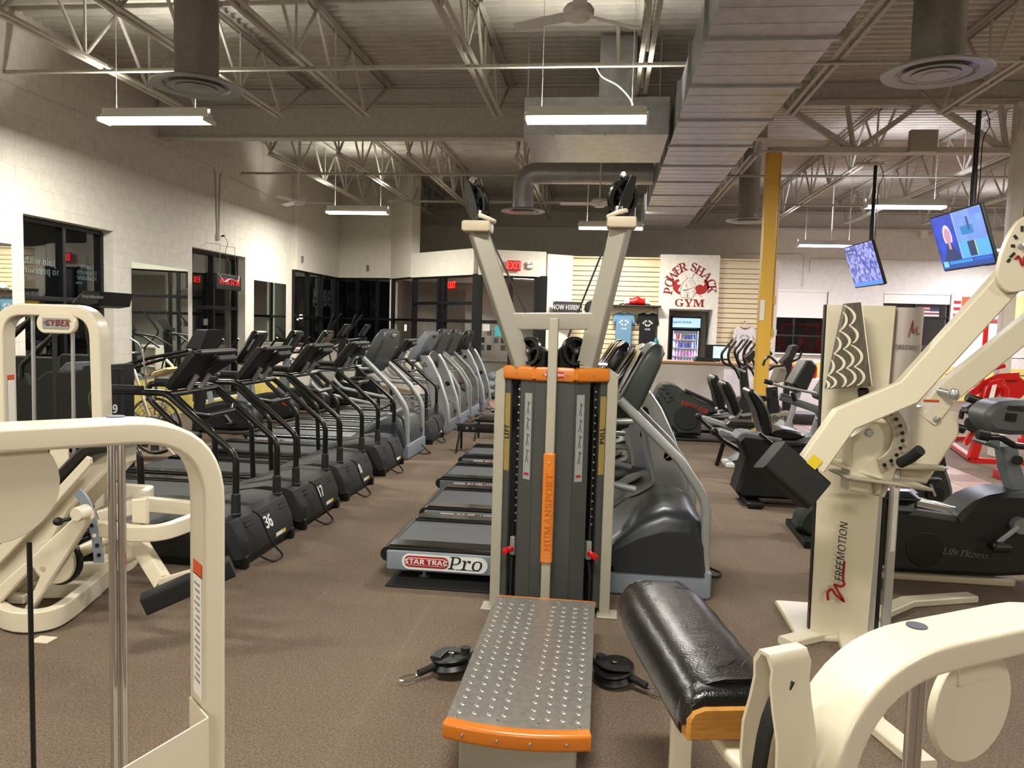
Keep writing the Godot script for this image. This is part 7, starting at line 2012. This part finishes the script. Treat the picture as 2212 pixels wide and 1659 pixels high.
# ---------- reception, shirts, televisions, red machines ----------
func reception() -> void:
	var m
	var t
	# counter
	t = thing("reception_counter", "white reception counter with a wooden edge in front of the logo wall", "counter", V(1.2, 0, -13.6))
	m = mb(); m.prism(P2([-1.9, 0, 0.86, 0, 1.85, -0.75, 1.75, -0.85, 0.82, -0.1, -1.9, -0.1]), V(0, 0.49, 0), 0.98, Basis(V(1, 0, 0), V(0, 0, 1), V(0, -1, 0)), 0.0); part(t, "front_panel", m, M.counter_white)
	m = mb(); m.prism(P2([-1.95, 0.05, 0.88, 0.05, 1.92, -0.72, 1.6, -1.05, 0.75, -0.5, -1.95, -0.5]), V(0, 1.0, 0), 0.045, Basis(V(1, 0, 0), V(0, 0, 1), V(0, -1, 0)), 0.008); part(t, "counter_top", m, M.wood_edge)
	# drinks fridge
	var zf = -16.95
	t = thing("drinks_fridge", "black glass-door drinks fridge with a lit white header in the alcove", "fridge", V(1.735, 0, zf - 0.3))
	m = mb()
	for e in [-1, 1]: m.box(V(0.292 * e, 0.94, 0.0), V(0.03, 1.86, 0.56), 0.006)
	m.box(V(0, 0.94, -0.26), V(0.58, 1.86, 0.03)); m.box(V(0, 0.12, 0), V(0.58, 0.2, 0.56)); m.box(V(0, 1.845, 0), V(0.58, 0.03, 0.56)); m.box(V(0, 1.575, 0), V(0.58, 0.03, 0.56))
	part(t, "cabinet", m, M.black)
	mat("fridge_sign", Color(0.75, 0.86, 0.98), 0.5, 0, {"glow": 1.1, "glow_color": Color(0.62, 0.78, 0.98)})
	m = mb(); m.box(V(0, 1.72, 0.285), V(0.585, 0.20, 0.02), 0.004); var hd = part(t, "lit_sign", m, M.fridge_sign)
	letters(t, "Sports Drink", V(-0.1, 1.73, 0.297), 0.05, M.mid_grey, Basis(), true, "Droid Sans", "sign_lettering", 1.0, 0.002)
	mat("fridge_liner", Color(0.80, 0.82, 0.9), 0.5)
	m = mb(); m.box(V(0, 0.88, -0.235), V(0.54, 1.34, 0.01)); part(t, "liner", m, M.fridge_liner)
	mat("fridge_lamp", Color(0.9, 0.9, 1.0), 0.4, 0, {"glow": 5.0, "glow_color": Color(0.78, 0.80, 1.0)})
	for e in [-1, 1]:
		m = mb(); m.box(V(0.262 * e, 0.9, 0.20), V(0.012, 1.3, 0.014)); part(t, "lamp_strip", m, M.fridge_lamp)
		var l = AreaLight3D.new()
		l.name = "fridge_lamp_glow"
		l.area_size = Vector2(0.02, 1.28)
		l.light_energy = 0.6
		l.light_color = Color(0.80, 0.82, 1.0)
		l.shadow_enabled = true
		l.area_range = 30.0
		l.position = t.position + V(0.252 * e, 0.9, 0.20)
		l.rotation_degrees = Vector3(0, 70.0 * e, 0)
		add_child(l)
	m = mb()
	for e in [-1, 1]: m.box(V(0.285 * e, 0.88, 0.29), V(0.03, 1.4, 0.03), 0.004); m.box(V(0, 1.565, 0.29), V(0.6, 0.03, 0.03)); m.box(V(0, 0.21, 0.29), V(0.6, 0.05, 0.03))
	var dr = part(t, "door", m, M.black)
	m = mb(); m.box(V(0, 0.885, 0.29), V(0.55, 1.34, 0.006)); part(dr, "door_glass", m, glass("fridge_glass", Color(0.9, 0.92, 1.0), 0.03))
	var shelves = [1.34, 1.16, 0.98, 0.80, 0.60, 0.40]
	for y in shelves:
		m = mb(); m.box(V(0, y, 0.0), V(0.54, 0.008, 0.42)); m.box(V(0, y + 0.01, 0.212), V(0.54, 0.03, 0.006)); part(t, "shelf", m, M.white_plastic)
	var cans = [[Color(0.72, 0.70, 0.86), Color(0.75, 0.06, 0.08), Color(0.8, 0.78, 0.66), Color(0.45, 0.47, 0.42), Color(0.2, 0.3, 0.6), Color(0.16, 0.24, 0.5), Color(0.25, 0.4, 0.65), Color(0.1, 0.16, 0.34)],
		[Color(0.62, 0.58, 0.86), Color(0.6, 0.55, 0.82), Color(0.25, 0.2, 0.5), Color(0.5, 0.5, 0.85), Color(0.3, 0.36, 0.6), Color(0.2, 0.2, 0.45), Color(0.65, 0.66, 0.9), Color(0.2, 0.26, 0.5)],
		[Color(0.84, 0.52, 0.72), Color(0.8, 0.5, 0.75), Color(0.86, 0.6, 0.74), Color(0.82, 0.55, 0.68), Color(0.84, 0.5, 0.66), Color(0.85, 0.55, 0.7), Color(0.8, 0.5, 0.7), Color(0.83, 0.6, 0.62)],
		[Color(0.85, 0.4, 0.72), Color(0.7, 0.4, 0.75), Color(0.3, 0.5, 0.8), Color(0.4, 0.4, 0.8), Color(0.5, 0.5, 0.85), Color(0.35, 0.6, 0.85), Color(0.6, 0.6, 0.9), Color(0.3, 0.55, 0.8)]]
	var words = ["top", "second", "third", "fourth"]
	var bt = mb(); bt.lathe([[0.0, 0.0], [0.026, 0.0], [0.028, 0.01], [0.028, 0.095], [0.012, 0.122], [0.0115, 0.128]], Vector3.ZERO, Basis(), 12)
	var cp = mb(); cp.lathe([[0.013, 0.126], [0.013, 0.142], [0.0, 0.143]], Vector3.ZERO, Basis(), 10)
	var bm = bt.mesh()
	var cm = cp.mesh()
	for r in 4:
		for i in 8:
			var bn = thing("drink_bottle", "small drink bottle standing on the %s shelf of the lit fridge" % words[r], "bottle", t.position + V(-0.22 + i * 0.063, shelves[r] + 0.0045, 0.13), 0, "bottles on the %s fridge shelf" % words[r])
			part(bn, "bottle", bm, mat("drink_%d_%d" % [r, i], cans[r][i], 0.3))
			part(bn, "cap", cm, M.white_plastic)
	# banner, clock
	t = thing("hiring_banner", "dark NOW HIRING banner with a yellow lower half beside the side door", "banner", on_z(1226, 664, -16.1))
	var bb = face_basis(V(0.51, 0, -0.12))
	m = mb(); m.box(V(0, 0, 0), V(0.62, 0.24, 0.006), 0, bb); part(t, "dark_half", m, mat("banner_dark", Color(0.13, 0.08, 0.08), 0.6))
	m = mb(); m.box(V(0, -0.20, 0), V(0.62, 0.16, 0.006), 0, bb); part(t, "yellow_half", m, mat("banner_yellow", Color(0.85, 0.72, 0.15), 0.6))
	letters(t, "NOW HIRING", bb * V(0, 0.0, 0.006), 0.095, M.white_ink, bb, false, "Droid Sans", "lettering", 0.86, 0.002)
	for e in [-1, 1]:
		m = mb(); m.lathe([[0.01, 0], [0.012, 0.004], [0.006, 0.005]], bb * V(0.29 * e, 0.10, 0.004), bb * Basis(V(1, 0, 0), PI / 2), 10); part(t, "grommet", m, M.silver)
	t = thing("wall_clock", "round white wall clock with a black rim on the slat wall", "clock", on_z(1278, 664, SZ + 0.04))
	m = mb(); m.lathe([[0.125, -0.02], [0.145, -0.02], [0.147, 0.012], [0.13, 0.02], [0.125, 0.01]], Vector3.ZERO, Basis(V(1, 0, 0), PI / 2), 28); part(t, "rim", m, M.black)
	m = mb(); m.lathe([[0.0, -0.005], [0.13, -0.005], [0.13, 0.005], [0.0, 0.006]], Vector3.ZERO, Basis(V(1, 0, 0), PI / 2), 28); part(t, "dial", m, M.white_plastic)
	m = mb(); m.box(V(0.02, 0.03, 0.01), V(0.008, 0.08, 0.003), 0, Basis(V(0, 0, 1), -0.5)); part(t, "hour_hand", m, M.black)
	m = mb(); m.box(V(-0.04, 0.01, 0.012), V(0.1, 0.006, 0.003), 0, Basis(V(0, 0, 1), -0.2)); part(t, "minute_hand", m, M.black)
	# shelf with the gym bag
	t = thing("wall_shelf", "dark shelf on brackets holding a red bag over the shirts", "shelf", V(0.605, 2.035, SZ + 0.17))
	m = mb(); m.box(Vector3.ZERO, V(1.05, 0.03, 0.3), 0.004); part(t, "board", m, mat("shelf_dark", Color(0.16, 0.13, 0.11), 0.5))
	for x in [-0.42, 0.38]:
		m = mb(); m.prism(P2([-0.15, -0.015, 0.12, -0.015, -0.15, -0.06]), V(x, 0, 0), 0.012, Basis(V(0, 0, 1), V(0, 1, 0), V(-1, 0, 0))); part(t, "bracket", m, M.black)
	t = thing("gym_bag", "slumped red gym bag with white and black ends on the dark shelf", "bag", V(0.64, 2.052, SZ + 0.17))
	var rings = []
	for i in 11:
		var u = i / 10.0 * 2 - 1
		var h = 0.21 * (1 - 0.55 * absf(u) * absf(u)) * (0.86 + 0.14 * cos(u * 9))
		var rg = PackedVector3Array()
		for q in 12:
			var a = TAU * q / 12
			rg.append(V(u * 0.27, maxf(0.001, h * 0.5 + sin(a) * h * 0.5), cos(a) * 0.12 * (1 - 0.25 * absf(u))))
		rings.append(rg)
	m = mb(); m.loft(rings.slice(2, 9), 70, true); part(t, "body", m, M.red)
	m = mb(); m.loft(rings.slice(0, 3), 70, true); part(t, "end", m, M.white_plastic)
	m = mb(); m.loft(rings.slice(8, 11), 70, true); part(t, "end", m, M.white_plastic)
	m = mb(); m.tube(curve([V(-0.28, 0.03, 0.08), V(-0.36, 0.012, 0.1), V(-0.34, 0.012, 0.0), V(-0.26, 0.03, 0.0)]), 0.01, 6); part(t, "strap", m, M.black)
	# shirts on hangers
	shirt(V(0.385, 1.90, SZ + 0.12), mat("shirt_blue", Color(0.36, 0.50, 0.60), 0.9, 0, {"rim": 0.2}), M.white_ink, "light blue gym t-shirt on a hanger under the dark shelf", true)
	shirt(V(0.875, 1.90, SZ + 0.12), mat("shirt_black", Color(0.02, 0.02, 0.022), 0.9), M.white_ink, "black gym t-shirt on a hanger under the dark shelf", true)
	shirt(V(2.86, 1.66, SZ + 0.12), mat("shirt_white", Color(0.80, 0.78, 0.77), 0.9), M.label_grey, "white gym t-shirt with a red collar on the right slat wall", false)
	# low shelf with small goods
	t = thing("wall_shelf", "low dark shelf behind the counter holding small goods", "shelf", V(0.62, 1.10, SZ + 0.2))
	m = mb(); m.box(Vector3.ZERO, V(1.05, 0.03, 0.36), 0.004); part(t, "board", m, M.shelf_dark)
	m = mb(); m.box(V(0, -0.2, -0.12), V(0.9, 0.38, 0.03), 0.004); part(t, "back_panel", m, M.shelf_dark)
	var gc = [M.red_ink, M.paper, M.charcoal, M.paper, M.red_ink]
	for i in 5:
		m = mb(); m.box(V(0, 0.05, 0), V(0.13, 0.10, 0.1), 0.012)
		solo("supply_box", m, gc[i], ["small red carton at the left end of the low shelf", "white carton next to the red one on the low shelf", "dark carton in the middle of the low shelf", "white carton beside the teal bottle on the low shelf", "red carton at the right end of the low shelf"][i], "box", V(0.28 + i * 0.15, 1.116, SZ + 0.2))
	m = mb(); m.lathe([[0.0, 0.0], [0.055, 0.0], [0.058, 0.02], [0.058, 0.2], [0.03, 0.24], [0.03, 0.27], [0.0, 0.27]], Vector3.ZERO, Basis(), 16)
	solo("shaker_bottle", m, mat("teal_plastic", Color(0.10, 0.42, 0.46), 0.35), "teal plastic bottle at the end of the low shelf", "bottle", V(1.06, 1.116, SZ + 0.2))
	t = thing("pump_bottle", "white pump bottle standing on the counter's left part", "bottle", V(0.06, 1.023, -13.85))
	m = mb(); m.lathe([[0.0, 0.0], [0.05, 0.0], [0.05, 0.12], [0.02, 0.14], [0.018, 0.17]], Vector3.ZERO, Basis(), 14); part(t, "bottle", m, M.white_plastic)
	m = mb(); m.tube([V(0, 0.16, 0), V(0, 0.22, 0), V(0.05, 0.215, 0)], 0.009, 6); part(t, "pump", m, M.white_plastic)
	# monitor and till
	t = thing("computer_monitor", "black monitor with a lit white screen at the end of the counter", "monitor", V(1.98, 1.023, -13.9))
	mat("screen_white", Color(0.85, 0.92, 0.92), 0.4, 0, {"glow": 0.45, "glow_color": Color(0.8, 0.95, 0.96)})
	m = mb(); m.box(V(0, 0.16, 0), V(0.42, 0.27, 0.03), 0.006); part(t, "case", m, M.black)
	m = mb(); m.box(V(0.05, 0.165, 0.0165), V(0.26, 0.21, 0.002)); part(t, "screen", m, M.screen_white)
	m = mb(); m.prism(P2([-0.06, 0, 0.06, 0, 0.03, 0.06, -0.03, 0.06]), V(0, 0.0, -0.02), 0.1, Basis(), 0.004); part(t, "stand", m, M.black)
	m = mb(); m.prism(P2([-0.16, 0.0, 0.2, 0.0, 0.16, 0.05, -0.12, 0.09]), Vector3.ZERO, 0.24, Basis(), 0.006); solo("card_terminal", m, M.charcoal, "low dark till keyboard in front of the counter monitor", "till", V(1.72, 1.023, -13.75))
	# bookcase of magazines by the entrance
	t = thing("magazine_rack", "white open case of magazines below the entrance glass", "bookcase", V(-3.55, 0, -15.9), deg_to_rad(35))
	m = mb()
	for x in [-0.36, 0.36]: m.box(V(x, 0.45, 0), V(0.05, 0.9, 0.3), 0.004)
	for y in [0.03, 0.45, 0.87]: m.box(V(0, y, 0), V(0.7, 0.04, 0.3), 0.004)
	m.box(V(0, 0.45, -0.14), V(0.7, 0.9, 0.02)); part(t, "case", m, M.trim_white)
	for i in 9:
		m = mb(); m.box(V(0, 0.012, 0), V(0.22, 0.022, 0.2), 0.002)
		var mg = solo("magazine", m, [M.red_ink, M.charcoal, M.paper, M.tan_grey, M.maroon_ink][i % 5], "magazine lying in a stack in the white case by the entrance", "magazine", t.position + t.basis * V(-0.12 + 0.25 * (i % 2), 0.472 + 0.024 * (i / 2), 0.0), "magazines in the white case")
		mg.rotation.y = deg_to_rad(35) + 0.08 * (i % 3 - 1)
	# red and yellow boxes under the back window
	t = thing("storage_bin", "red bin with a yellow front on a white plinth under the back window", "bin", on_z(1722, 840, -15.2) * V(1, 0, 1))
	m = mb(); m.box(V(0, 0.36, 0), V(0.8, 0.72, 0.45), 0.01); part(t, "white_plinth", m, M.counter_white)
	m = mb(); m.box(V(0, 0.84, 0), V(0.6, 0.23, 0.4), 0.02); part(t, "bin", m, M.red)
	m = mb(); m.box(V(-0.08, 0.82, 0.203), V(0.34, 0.09, 0.006)); part(t, "yellow_front", m, M.yellow_paint)
	m = mb(); m.box(V(-0.05, 0.90, 0.205), V(0.2, 0.03, 0.01)); part(t, "hand_slot", m, M.black)

func shirt(p: Vector3, cloth: Material, ink: Material, label: String, print_it: bool) -> void:
	var t = thing("hanging_shirt", label, "shirt", p)
	var m = mb()
	var poly = P2([-0.10, 0.0, -0.05, -0.025, 0.0, -0.035, 0.05, -0.025, 0.10, 0.0, 0.20, -0.03, 0.238, -0.22, 0.185, -0.26, 0.165, -0.18, 0.172, -0.68, 0.09, -0.695, 0.0, -0.685, -0.09, -0.695, -0.172, -0.68, -0.165, -0.18, -0.185, -0.26, -0.238, -0.22, -0.20, -0.03])
	m.prism(poly, Vector3.ZERO, 0.05, Basis(), 0.018, 60); part(t, "cloth", m, cloth)
	m = mb(); m.tube(curve([V(-0.10, 0.0, 0.02), V(-0.04, -0.03, 0.032), V(0.0, -0.04, 0.034), V(0.04, -0.03, 0.032), V(0.10, 0.0, 0.02)]), 0.008, 6); part(t, "collar", m, cloth if print_it else M.red_ink)
	m = mb(); m.tube(fillet([V(-0.18, -0.015, 0), V(0, 0.06, 0), V(0.18, -0.015, 0)], 0.03), 0.006, 6); m.tube(curve([V(0, 0.05, 0), V(0.0, 0.08, 0), V(0.02, 0.10, 0), V(0.0, 0.12, -0.01)]), 0.004, 6); part(t, "hanger", m, M.white_plastic)
	m = mb(); m.tube([V(0, 0.115, 0.01), V(0, 0.115, -0.115)], 0.008, 6); part(t, "wall_hook", m, M.black)
	for i in 9:
		if i == 4: continue
		var a = deg_to_rad(150.0 - i * 15.0)
		letters(t, "POWERSHAK"[i], V(cos(a) * 0.10, -0.27 + sin(a) * 0.10, 0.028), 0.036, ink, Basis(V(0, 0, 1), a - PI / 2), true, "Droid Serif", "lettering", 1.0, 0.002)
	for e in [-1, 1]:
		m = mb(); m.prism(curve2([0.012, -0.02, 0.04, -0.015, 0.055, 0.02, 0.04, 0.035, 0.035, 0.01, 0.015, 0.0], 2), V(0, -0.26, 0.028), 0.003, Basis(V(e, 0, 0), V(0, 1, 0), V(0, 0, e))); part(t, "printed_arm", m, ink)
	m = mb(); m.prism(P2([-0.02, -0.03, 0.02, -0.03, 0.02, 0.01, 0.0, 0.03, -0.02, 0.01]), V(0, -0.26, 0.028), 0.002); part(t, "printed_hut", m, M.grey_ink)
	letters(t, "GYM", V(0, -0.345, 0.028), 0.034, ink, Basis(), true, "Droid Serif", "lettering", 1.0, 0.002)

func screen_picture(kind: int) -> ImageTexture:
	var w = 256
	var h = 144
	var im = Image.create(w, h, false, Image.FORMAT_RGB8)
	var n = FastNoiseLite.new()
	n.seed = 5 + kind
	n.frequency = 0.02
	for y in h:
		for x in w:
			var c: Color
			var v = n.get_noise_2d(x, y)
			if kind == 0:
				c = Color(0.03, 0.16 + 0.1 * v, 0.62 + 0.2 * v)
				if x > 110: c = Color(0.40, 0.52 + 0.1 * v, 0.74)
				if x > 112 and y > 78 and y < 120: c = Color(0.30, 0.60, 0.84 + 0.1 * v)
				if x > 112 and x < 116: c = Color(0.55, 0.75, 0.95)
			else:
				c = Color(0.34 + 0.5 * v, 0.34 + 0.45 * v, 0.62 + 0.35 * v)
				var v2 = n.get_noise_2d(x * 2.4 + 90, y * 2.4)
				if v2 > 0.22: c = Color(0.62, 0.62, 0.82)
				elif v2 < -0.28: c = Color(0.12, 0.13, 0.3)
			im.set_pixel(x, y, c)
	if kind == 0:
		im.fill_rect(Rect2i(140, 40, 60, 22), Color(0.05, 0.42, 0.62))
		im.fill_rect(Rect2i(176, 18, 10, 34), Color(0.14, 0.2, 0.34))
		im.fill_rect(Rect2i(156, 80, 34, 38), Color(0.06, 0.07, 0.05))
		im.fill_rect(Rect2i(190, 80, 4, 38), Color(0.72, 0.85, 0.1))
		im.fill_rect(Rect2i(200, 4, 50, 14), Color(0.35, 0.45, 0.75))
		for y in range(26, 124):
			for x in range(20, 112):
				var d = Vector2((x - 66) / 19.0, (y - 56) / 26.0).length()
				if d < 1.18 and y < 74: im.set_pixel(x, y, Color(0.78, 0.74, 0.72))
				if d < 0.82: im.set_pixel(x, y, Color(0.72, 0.50, 0.50))
				if y > 78 and absf(x - 66) < 12 + (y - 78) * 0.85: im.set_pixel(x, y, Color(0.05, 0.05, 0.09))
				if y > 76 and y < 92 and absf(x - 66) < 7: im.set_pixel(x, y, Color(0.70, 0.50, 0.48))
		im.fill_rect(Rect2i(0, 122, 256, 22), Color(0.05, 0.20, 0.45))
		im.fill_rect(Rect2i(40, 124, 120, 8), Color(0.10, 0.50, 0.80))
		im.fill_rect(Rect2i(170, 124, 80, 7), Color(0.04, 0.33, 0.68))
		im.fill_rect(Rect2i(8, 122, 26, 16), Color(0.45, 0.70, 0.90))
	else:
		im.fill_rect(Rect2i(10, 10, 90, 8), Color(0.15, 0.15, 0.25))
		im.fill_rect(Rect2i(10, 22, 60, 8), Color(0.2, 0.2, 0.3))
		im.fill_rect(Rect2i(0, 130, 256, 14), Color(0.2, 0.45, 0.8))
	return ImageTexture.create_from_image(im)
func televisions() -> void:
	var pos = [V(4.063, 2.695, -9.6), V(3.93, 2.64, -12.6)]
	for i in 2:
		var p: Vector3 = pos[i]
		var b = Basis(V(0, 1, 0), deg_to_rad(-87.6)) * Basis(V(1, 0, 0), deg_to_rad(19.0))
		var t = thing("television", ["flat television showing a blue news picture, tilted on a ceiling pole", "flat television showing a pale blue crowd picture, tilted on a ceiling pole"][i], "television", p)
		var m = mb(); m.box(V(0, 0, -0.02), V(1.19, 0.69, 0.05), 0.008, b); m = mb(); m.xf = Transform3D(b, Vector3.ZERO); m.box(V(0, 0, -0.025), V(1.19, 0.69, 0.045), 0.008); part(t, "case", m, M.black)
		m = mb(); m.xf = Transform3D(b, Vector3.ZERO)
		m.pic(V(-0.58, 0.33, 0.0), V(0.58, 0.33, 0.0), V(0.58, -0.325, 0.0), V(-0.58, -0.325, 0.0))
		var sm = StandardMaterial3D.new()
		sm.albedo_color = Color(0.02, 0.02, 0.02)
		sm.roughness = 0.25
		sm.emission_enabled = true
		sm.emission_texture = screen_picture(i)
		sm.emission_operator = BaseMaterial3D.EMISSION_OP_MULTIPLY
		sm.emission = Color(1, 1, 1)
		sm.emission_energy_multiplier = 1.5
		part(t, "screen", m, sm)
		m = mb(); m.xf = Transform3D(b, Vector3.ZERO); m.box(V(0, 0, -0.08), V(0.4, 0.3, 0.08), 0.01); part(t, "mount", m, M.black)
		m = mb(); m.xf = Transform3D(b, Vector3.ZERO); m.box(V(0.45, -0.345, -0.02), V(0.2, 0.012, 0.03), 0.003); part(t, "lower_lip", m, M.black)
		m = mb(); m.tube([V(0.10, 0.05, 0), V(0.10, 4.21 - p.y, 0)], 0.028, 12); part(t, "ceiling_pole", m, M.black)
		m = mb(); m.tube([V(0.10, 0.05, 0), V(0.10, 0.75, 0)], 0.034, 12); part(t, "pole_sleeve", m, M.charcoal)
		m = mb(); m.box(V(0.0, 4.18 - p.y, 0), V(0.42, 0.04, 0.12), 0.008); part(t, "pole_clamp", m, M.steel_paint)
		m = mb(); m.tube(curve([V(0.14, 4.2 - p.y, 0.02), V(0.2, 4.0 - p.y, 0.06), V(0.15, 3.8 - p.y, 0.03), V(0.15, 0.6, 0.03), V(0.13, 0.1, 0.02)]), 0.006, 6); part(t, "cable", m, M.black)
		var l = AreaLight3D.new()
		l.name = "screen_glow"
		l.area_size = Vector2(1.16, 0.65)
		l.light_energy = 0.35
		l.light_color = Color(0.45, 0.6, 1.0)
		l.shadow_enabled = true
		l.area_range = 30.0
		l.transform = Transform3D(b, p + b * V(0, 0, 0.01))
		add_child(l)

func red_machines() -> void:
	var m
	# nearest: A-frame plate machine
	var z = -10.2
	var o = V(4.95, 0, z)
	var t = thing("plate_machine", "red plate-loaded lever machine with curved arms and black roller pads", "gym machine", o)
	var bar = func(px: Array, zz: float, w: float, h: float) -> MB:
		var k = mb(); k.sweep(rrect(w, h, 0.008, 1), fillet(run(o, px, zz), 0.06, 3), V(0, 0, 1), 30); return k
	part(t, "main_post", bar.call([2132, 870, 2118, 930, 2100, 990], z, 0.11, 0.08), M.red)
	part(t, "brace", bar.call([2084, 960, 2128, 895], z, 0.06, 0.06), M.red)
	part(t, "base_bar", bar.call([2096, 993, 2180, 1000, 2300, 1004], z, 0.07, 0.08), M.red)
	m = mb(); m.sweep(rrect(0.08, 0.07, 0.008, 1), [on_y(2098, 990, 0.05) - o, on_y(2036, 946, 0.05) - o], Vector3.UP, 30); part(t, "base_bar", m, M.red)
	m = mb(); m.sweep(rrect(0.08, 0.07, 0.008, 1), [on_y(2036, 946, 0.05) - o, on_y(2110, 948, 0.05) - o], Vector3.UP, 30); part(t, "base_bar", m, M.red)
	part(t, "curved_arm", bar.call([2124, 870, 2150, 876, 2172, 860, 2174, 840, 2160, 832], z + 0.1, 0.06, 0.05), M.red)
	part(t, "curved_arm", bar.call([2096, 852, 2125, 832, 2158, 815, 2200, 812], z - 0.15, 0.09, 0.06), M.red)
	part(t, "lever", bar.call([2046, 812, 2075, 792, 2140, 762, 2170, 755], z - 0.3, 0.06, 0.05), M.red)
	part(t, "lever", bar.call([2046, 824, 2100, 806, 2170, 790], z - 0.25, 0.05, 0.05), M.red)
	part(t, "number_plate", traced(o, [2144, 832, 2154, 830, 2146, 864, 2135, 863], z + 0.06, 0.004, 0.0), M.paper)
	part(t, "upright_panel", traced(o, [2130, 838, 2142, 824, 2166, 818, 2176, 828, 2160, 850, 2146, 872, 2120, 872], z, 0.08, 0.01), M.red)
	for q in [[2088, 858, 2124, 870], [2055, 920, 2082, 928]]:
		m = mb(); m.tube(run(o, q, z + 0.12), 0.055, 14); part(t, "roller_pad", m, M.vinyl)
	part(t, "knee_pad", traced(o, [2088, 880, 2102, 872, 2108, 885, 2098, 897, 2084, 890], z + 0.14, 0.14, 0.02), M.charcoal)
	part(t, "weight_disc", disc(o, 2104, 915, z + 0.05, 0.11, 0.03), M.black)
	m = mb(); m.tube(run(o, [2075, 905, 2079, 885], z), 0.03, 10); part(t, "post", m, M.black)
	part(t, "seat_pad", traced(o, [2096, 790, 2110, 778, 2122, 778, 2112, 802, 2092, 804], z - 0.4, 0.3, 0.02), mat("slate_pad", Color(0.20, 0.24, 0.30), 0.5))
	for k in 3:
		m = mb(); m.lathe([[0.0, -0.02], [0.16, -0.02], [0.165, 0.0], [0.16, 0.02], [0.0, 0.02]], on_z(2186, 838, z - 0.2 - 0.05 * k) - o, Basis(V(1, 0, 0), PI / 2), 24); part(t, "weight_disc", m, M.red)
	m = mb(); m.box(on_y(2178, 1026, 0.05) - o, V(0.24, 0.1, 0.2), 0.01); part(t, "foot_block", m, M.red)
	# racks behind: posts, bars and benches in red
	var spec = [[V(7.0, 0, -12.0), "red power rack with chrome bars beside the cream column", 0.2], [V(7.4, 0, -14.4), "red squat rack in front of the flag window", -0.1], [V(9.0, 0, -15.5), "red rack near the back corner", 0.0]]
	for s in spec:
		t = thing("power_rack", s[1], "rack", s[0], s[2])
		for x in [-0.6, 0.6]:
			for zz in [-0.45, 0.45]:
				m = mb(); m.box(V(x, 0.95, zz), V(0.07, 1.9, 0.07), 0.006); part(t, "post", m, M.red)
			m = mb(); m.box(V(x, 0.04, 0), V(0.07, 0.07, 1.1), 0.006); part(t, "floor_bar", m, M.red)
			m = mb(); m.box(V(x, 1.87, 0), V(0.07, 0.07, 0.9), 0.006); part(t, "top_bar", m, M.red)
		m = mb(); m.box(V(0, 1.87, -0.45), V(1.2, 0.07, 0.07), 0.006); part(t, "cross_bar", m, M.red)
		m = mb(); m.tube([V(-0.95, 1.25, 0.52), V(0.95, 1.25, 0.52)], 0.015, 8); part(t, "barbell", m, M.chrome)
		for e in [-1, 1]:
			m = mb(); m.lathe([[0.0, -0.03], [0.2, -0.03], [0.2, 0.03], [0.0, 0.03]], V(0.8 * e, 1.25, 0.52), Basis(V(0, 0, 1), PI / 2), 24); part(t, "weight_disc", m, M.red if e < 0 else M.black)
			m = mb(); m.box(V(0.6 * e, 1.2, 0.5), V(0.05, 0.12, 0.08), 0.006); part(t, "hook", m, M.black)
		for y in [0.55, 0.95]:
			m = mb(); m.tube([V(-0.6, y, 0.46), V(0.6, y, 0.46)], 0.013, 8); part(t, "safety_bar", m, M.chrome)
		m = mb(); m.box(V(0, 0.44, 0.1), V(0.28, 0.08, 1.1), 0.02); part(t, "bench_pad", m, M.vinyl)
		m = mb(); m.box(V(0, 0.2, 0.1), V(0.1, 0.4, 0.8), 0.01); part(t, "bench_frame", m, M.red)
	# red-framed incline benches right of the cream column
	for s in [[V(6.3, 0, -9.4), "red incline bench with a tilted slate pad", 0.6], [V(7.9, 0, -10.2), "red bench frame beside the incline bench", -0.4]]:
		t = thing("incline_bench", s[1], "bench", s[0], s[2])
		m = mb(); m.box(V(0, 0.62, 0), V(1.1, 0.09, 0.3), 0.03, Basis(V(0, 0, 1), 0.6)); part(t, "pad", m, M.slate_pad)
		m = mb(); m.box(V(-0.5, 0.40, 0), V(0.4, 0.09, 0.3), 0.03); part(t, "seat", m, M.slate_pad)
		for zz in [-0.5, 0.5]:
			m = mb(); m.sweep(rrect(0.07, 0.07, 0.006, 1), [V(0.55, 0.0, zz), V(0.45, 1.35, zz)], V(0, 0, 1), 30); part(t, "post", m, M.red)
			m = mb(); m.sweep(rrect(0.06, 0.06, 0.006, 1), [V(0.5, 0.8, zz), V(-0.5, 0.25, zz * 0.4)], V(0, 0, 1), 30); part(t, "brace", m, M.red)
		m = mb(); m.tube([V(0.45, 1.25, -0.9), V(0.45, 1.25, 0.9)], 0.016, 8); part(t, "barbell", m, M.chrome)
		m = mb(); m.box(V(0.0, 0.04, 0), V(1.4, 0.07, 0.08), 0.006); m.box(V(0.55, 0.04, 0), V(0.08, 0.07, 1.1), 0.006); part(t, "floor_frame", m, M.red)

func build_all() -> void:
	cable_tower()
	treadmill_rows()
	front_frames()
	leg_machine()
	swing_column()
	right_bikes()
	left_machines()
	reception()
	televisions()
	red_machines()
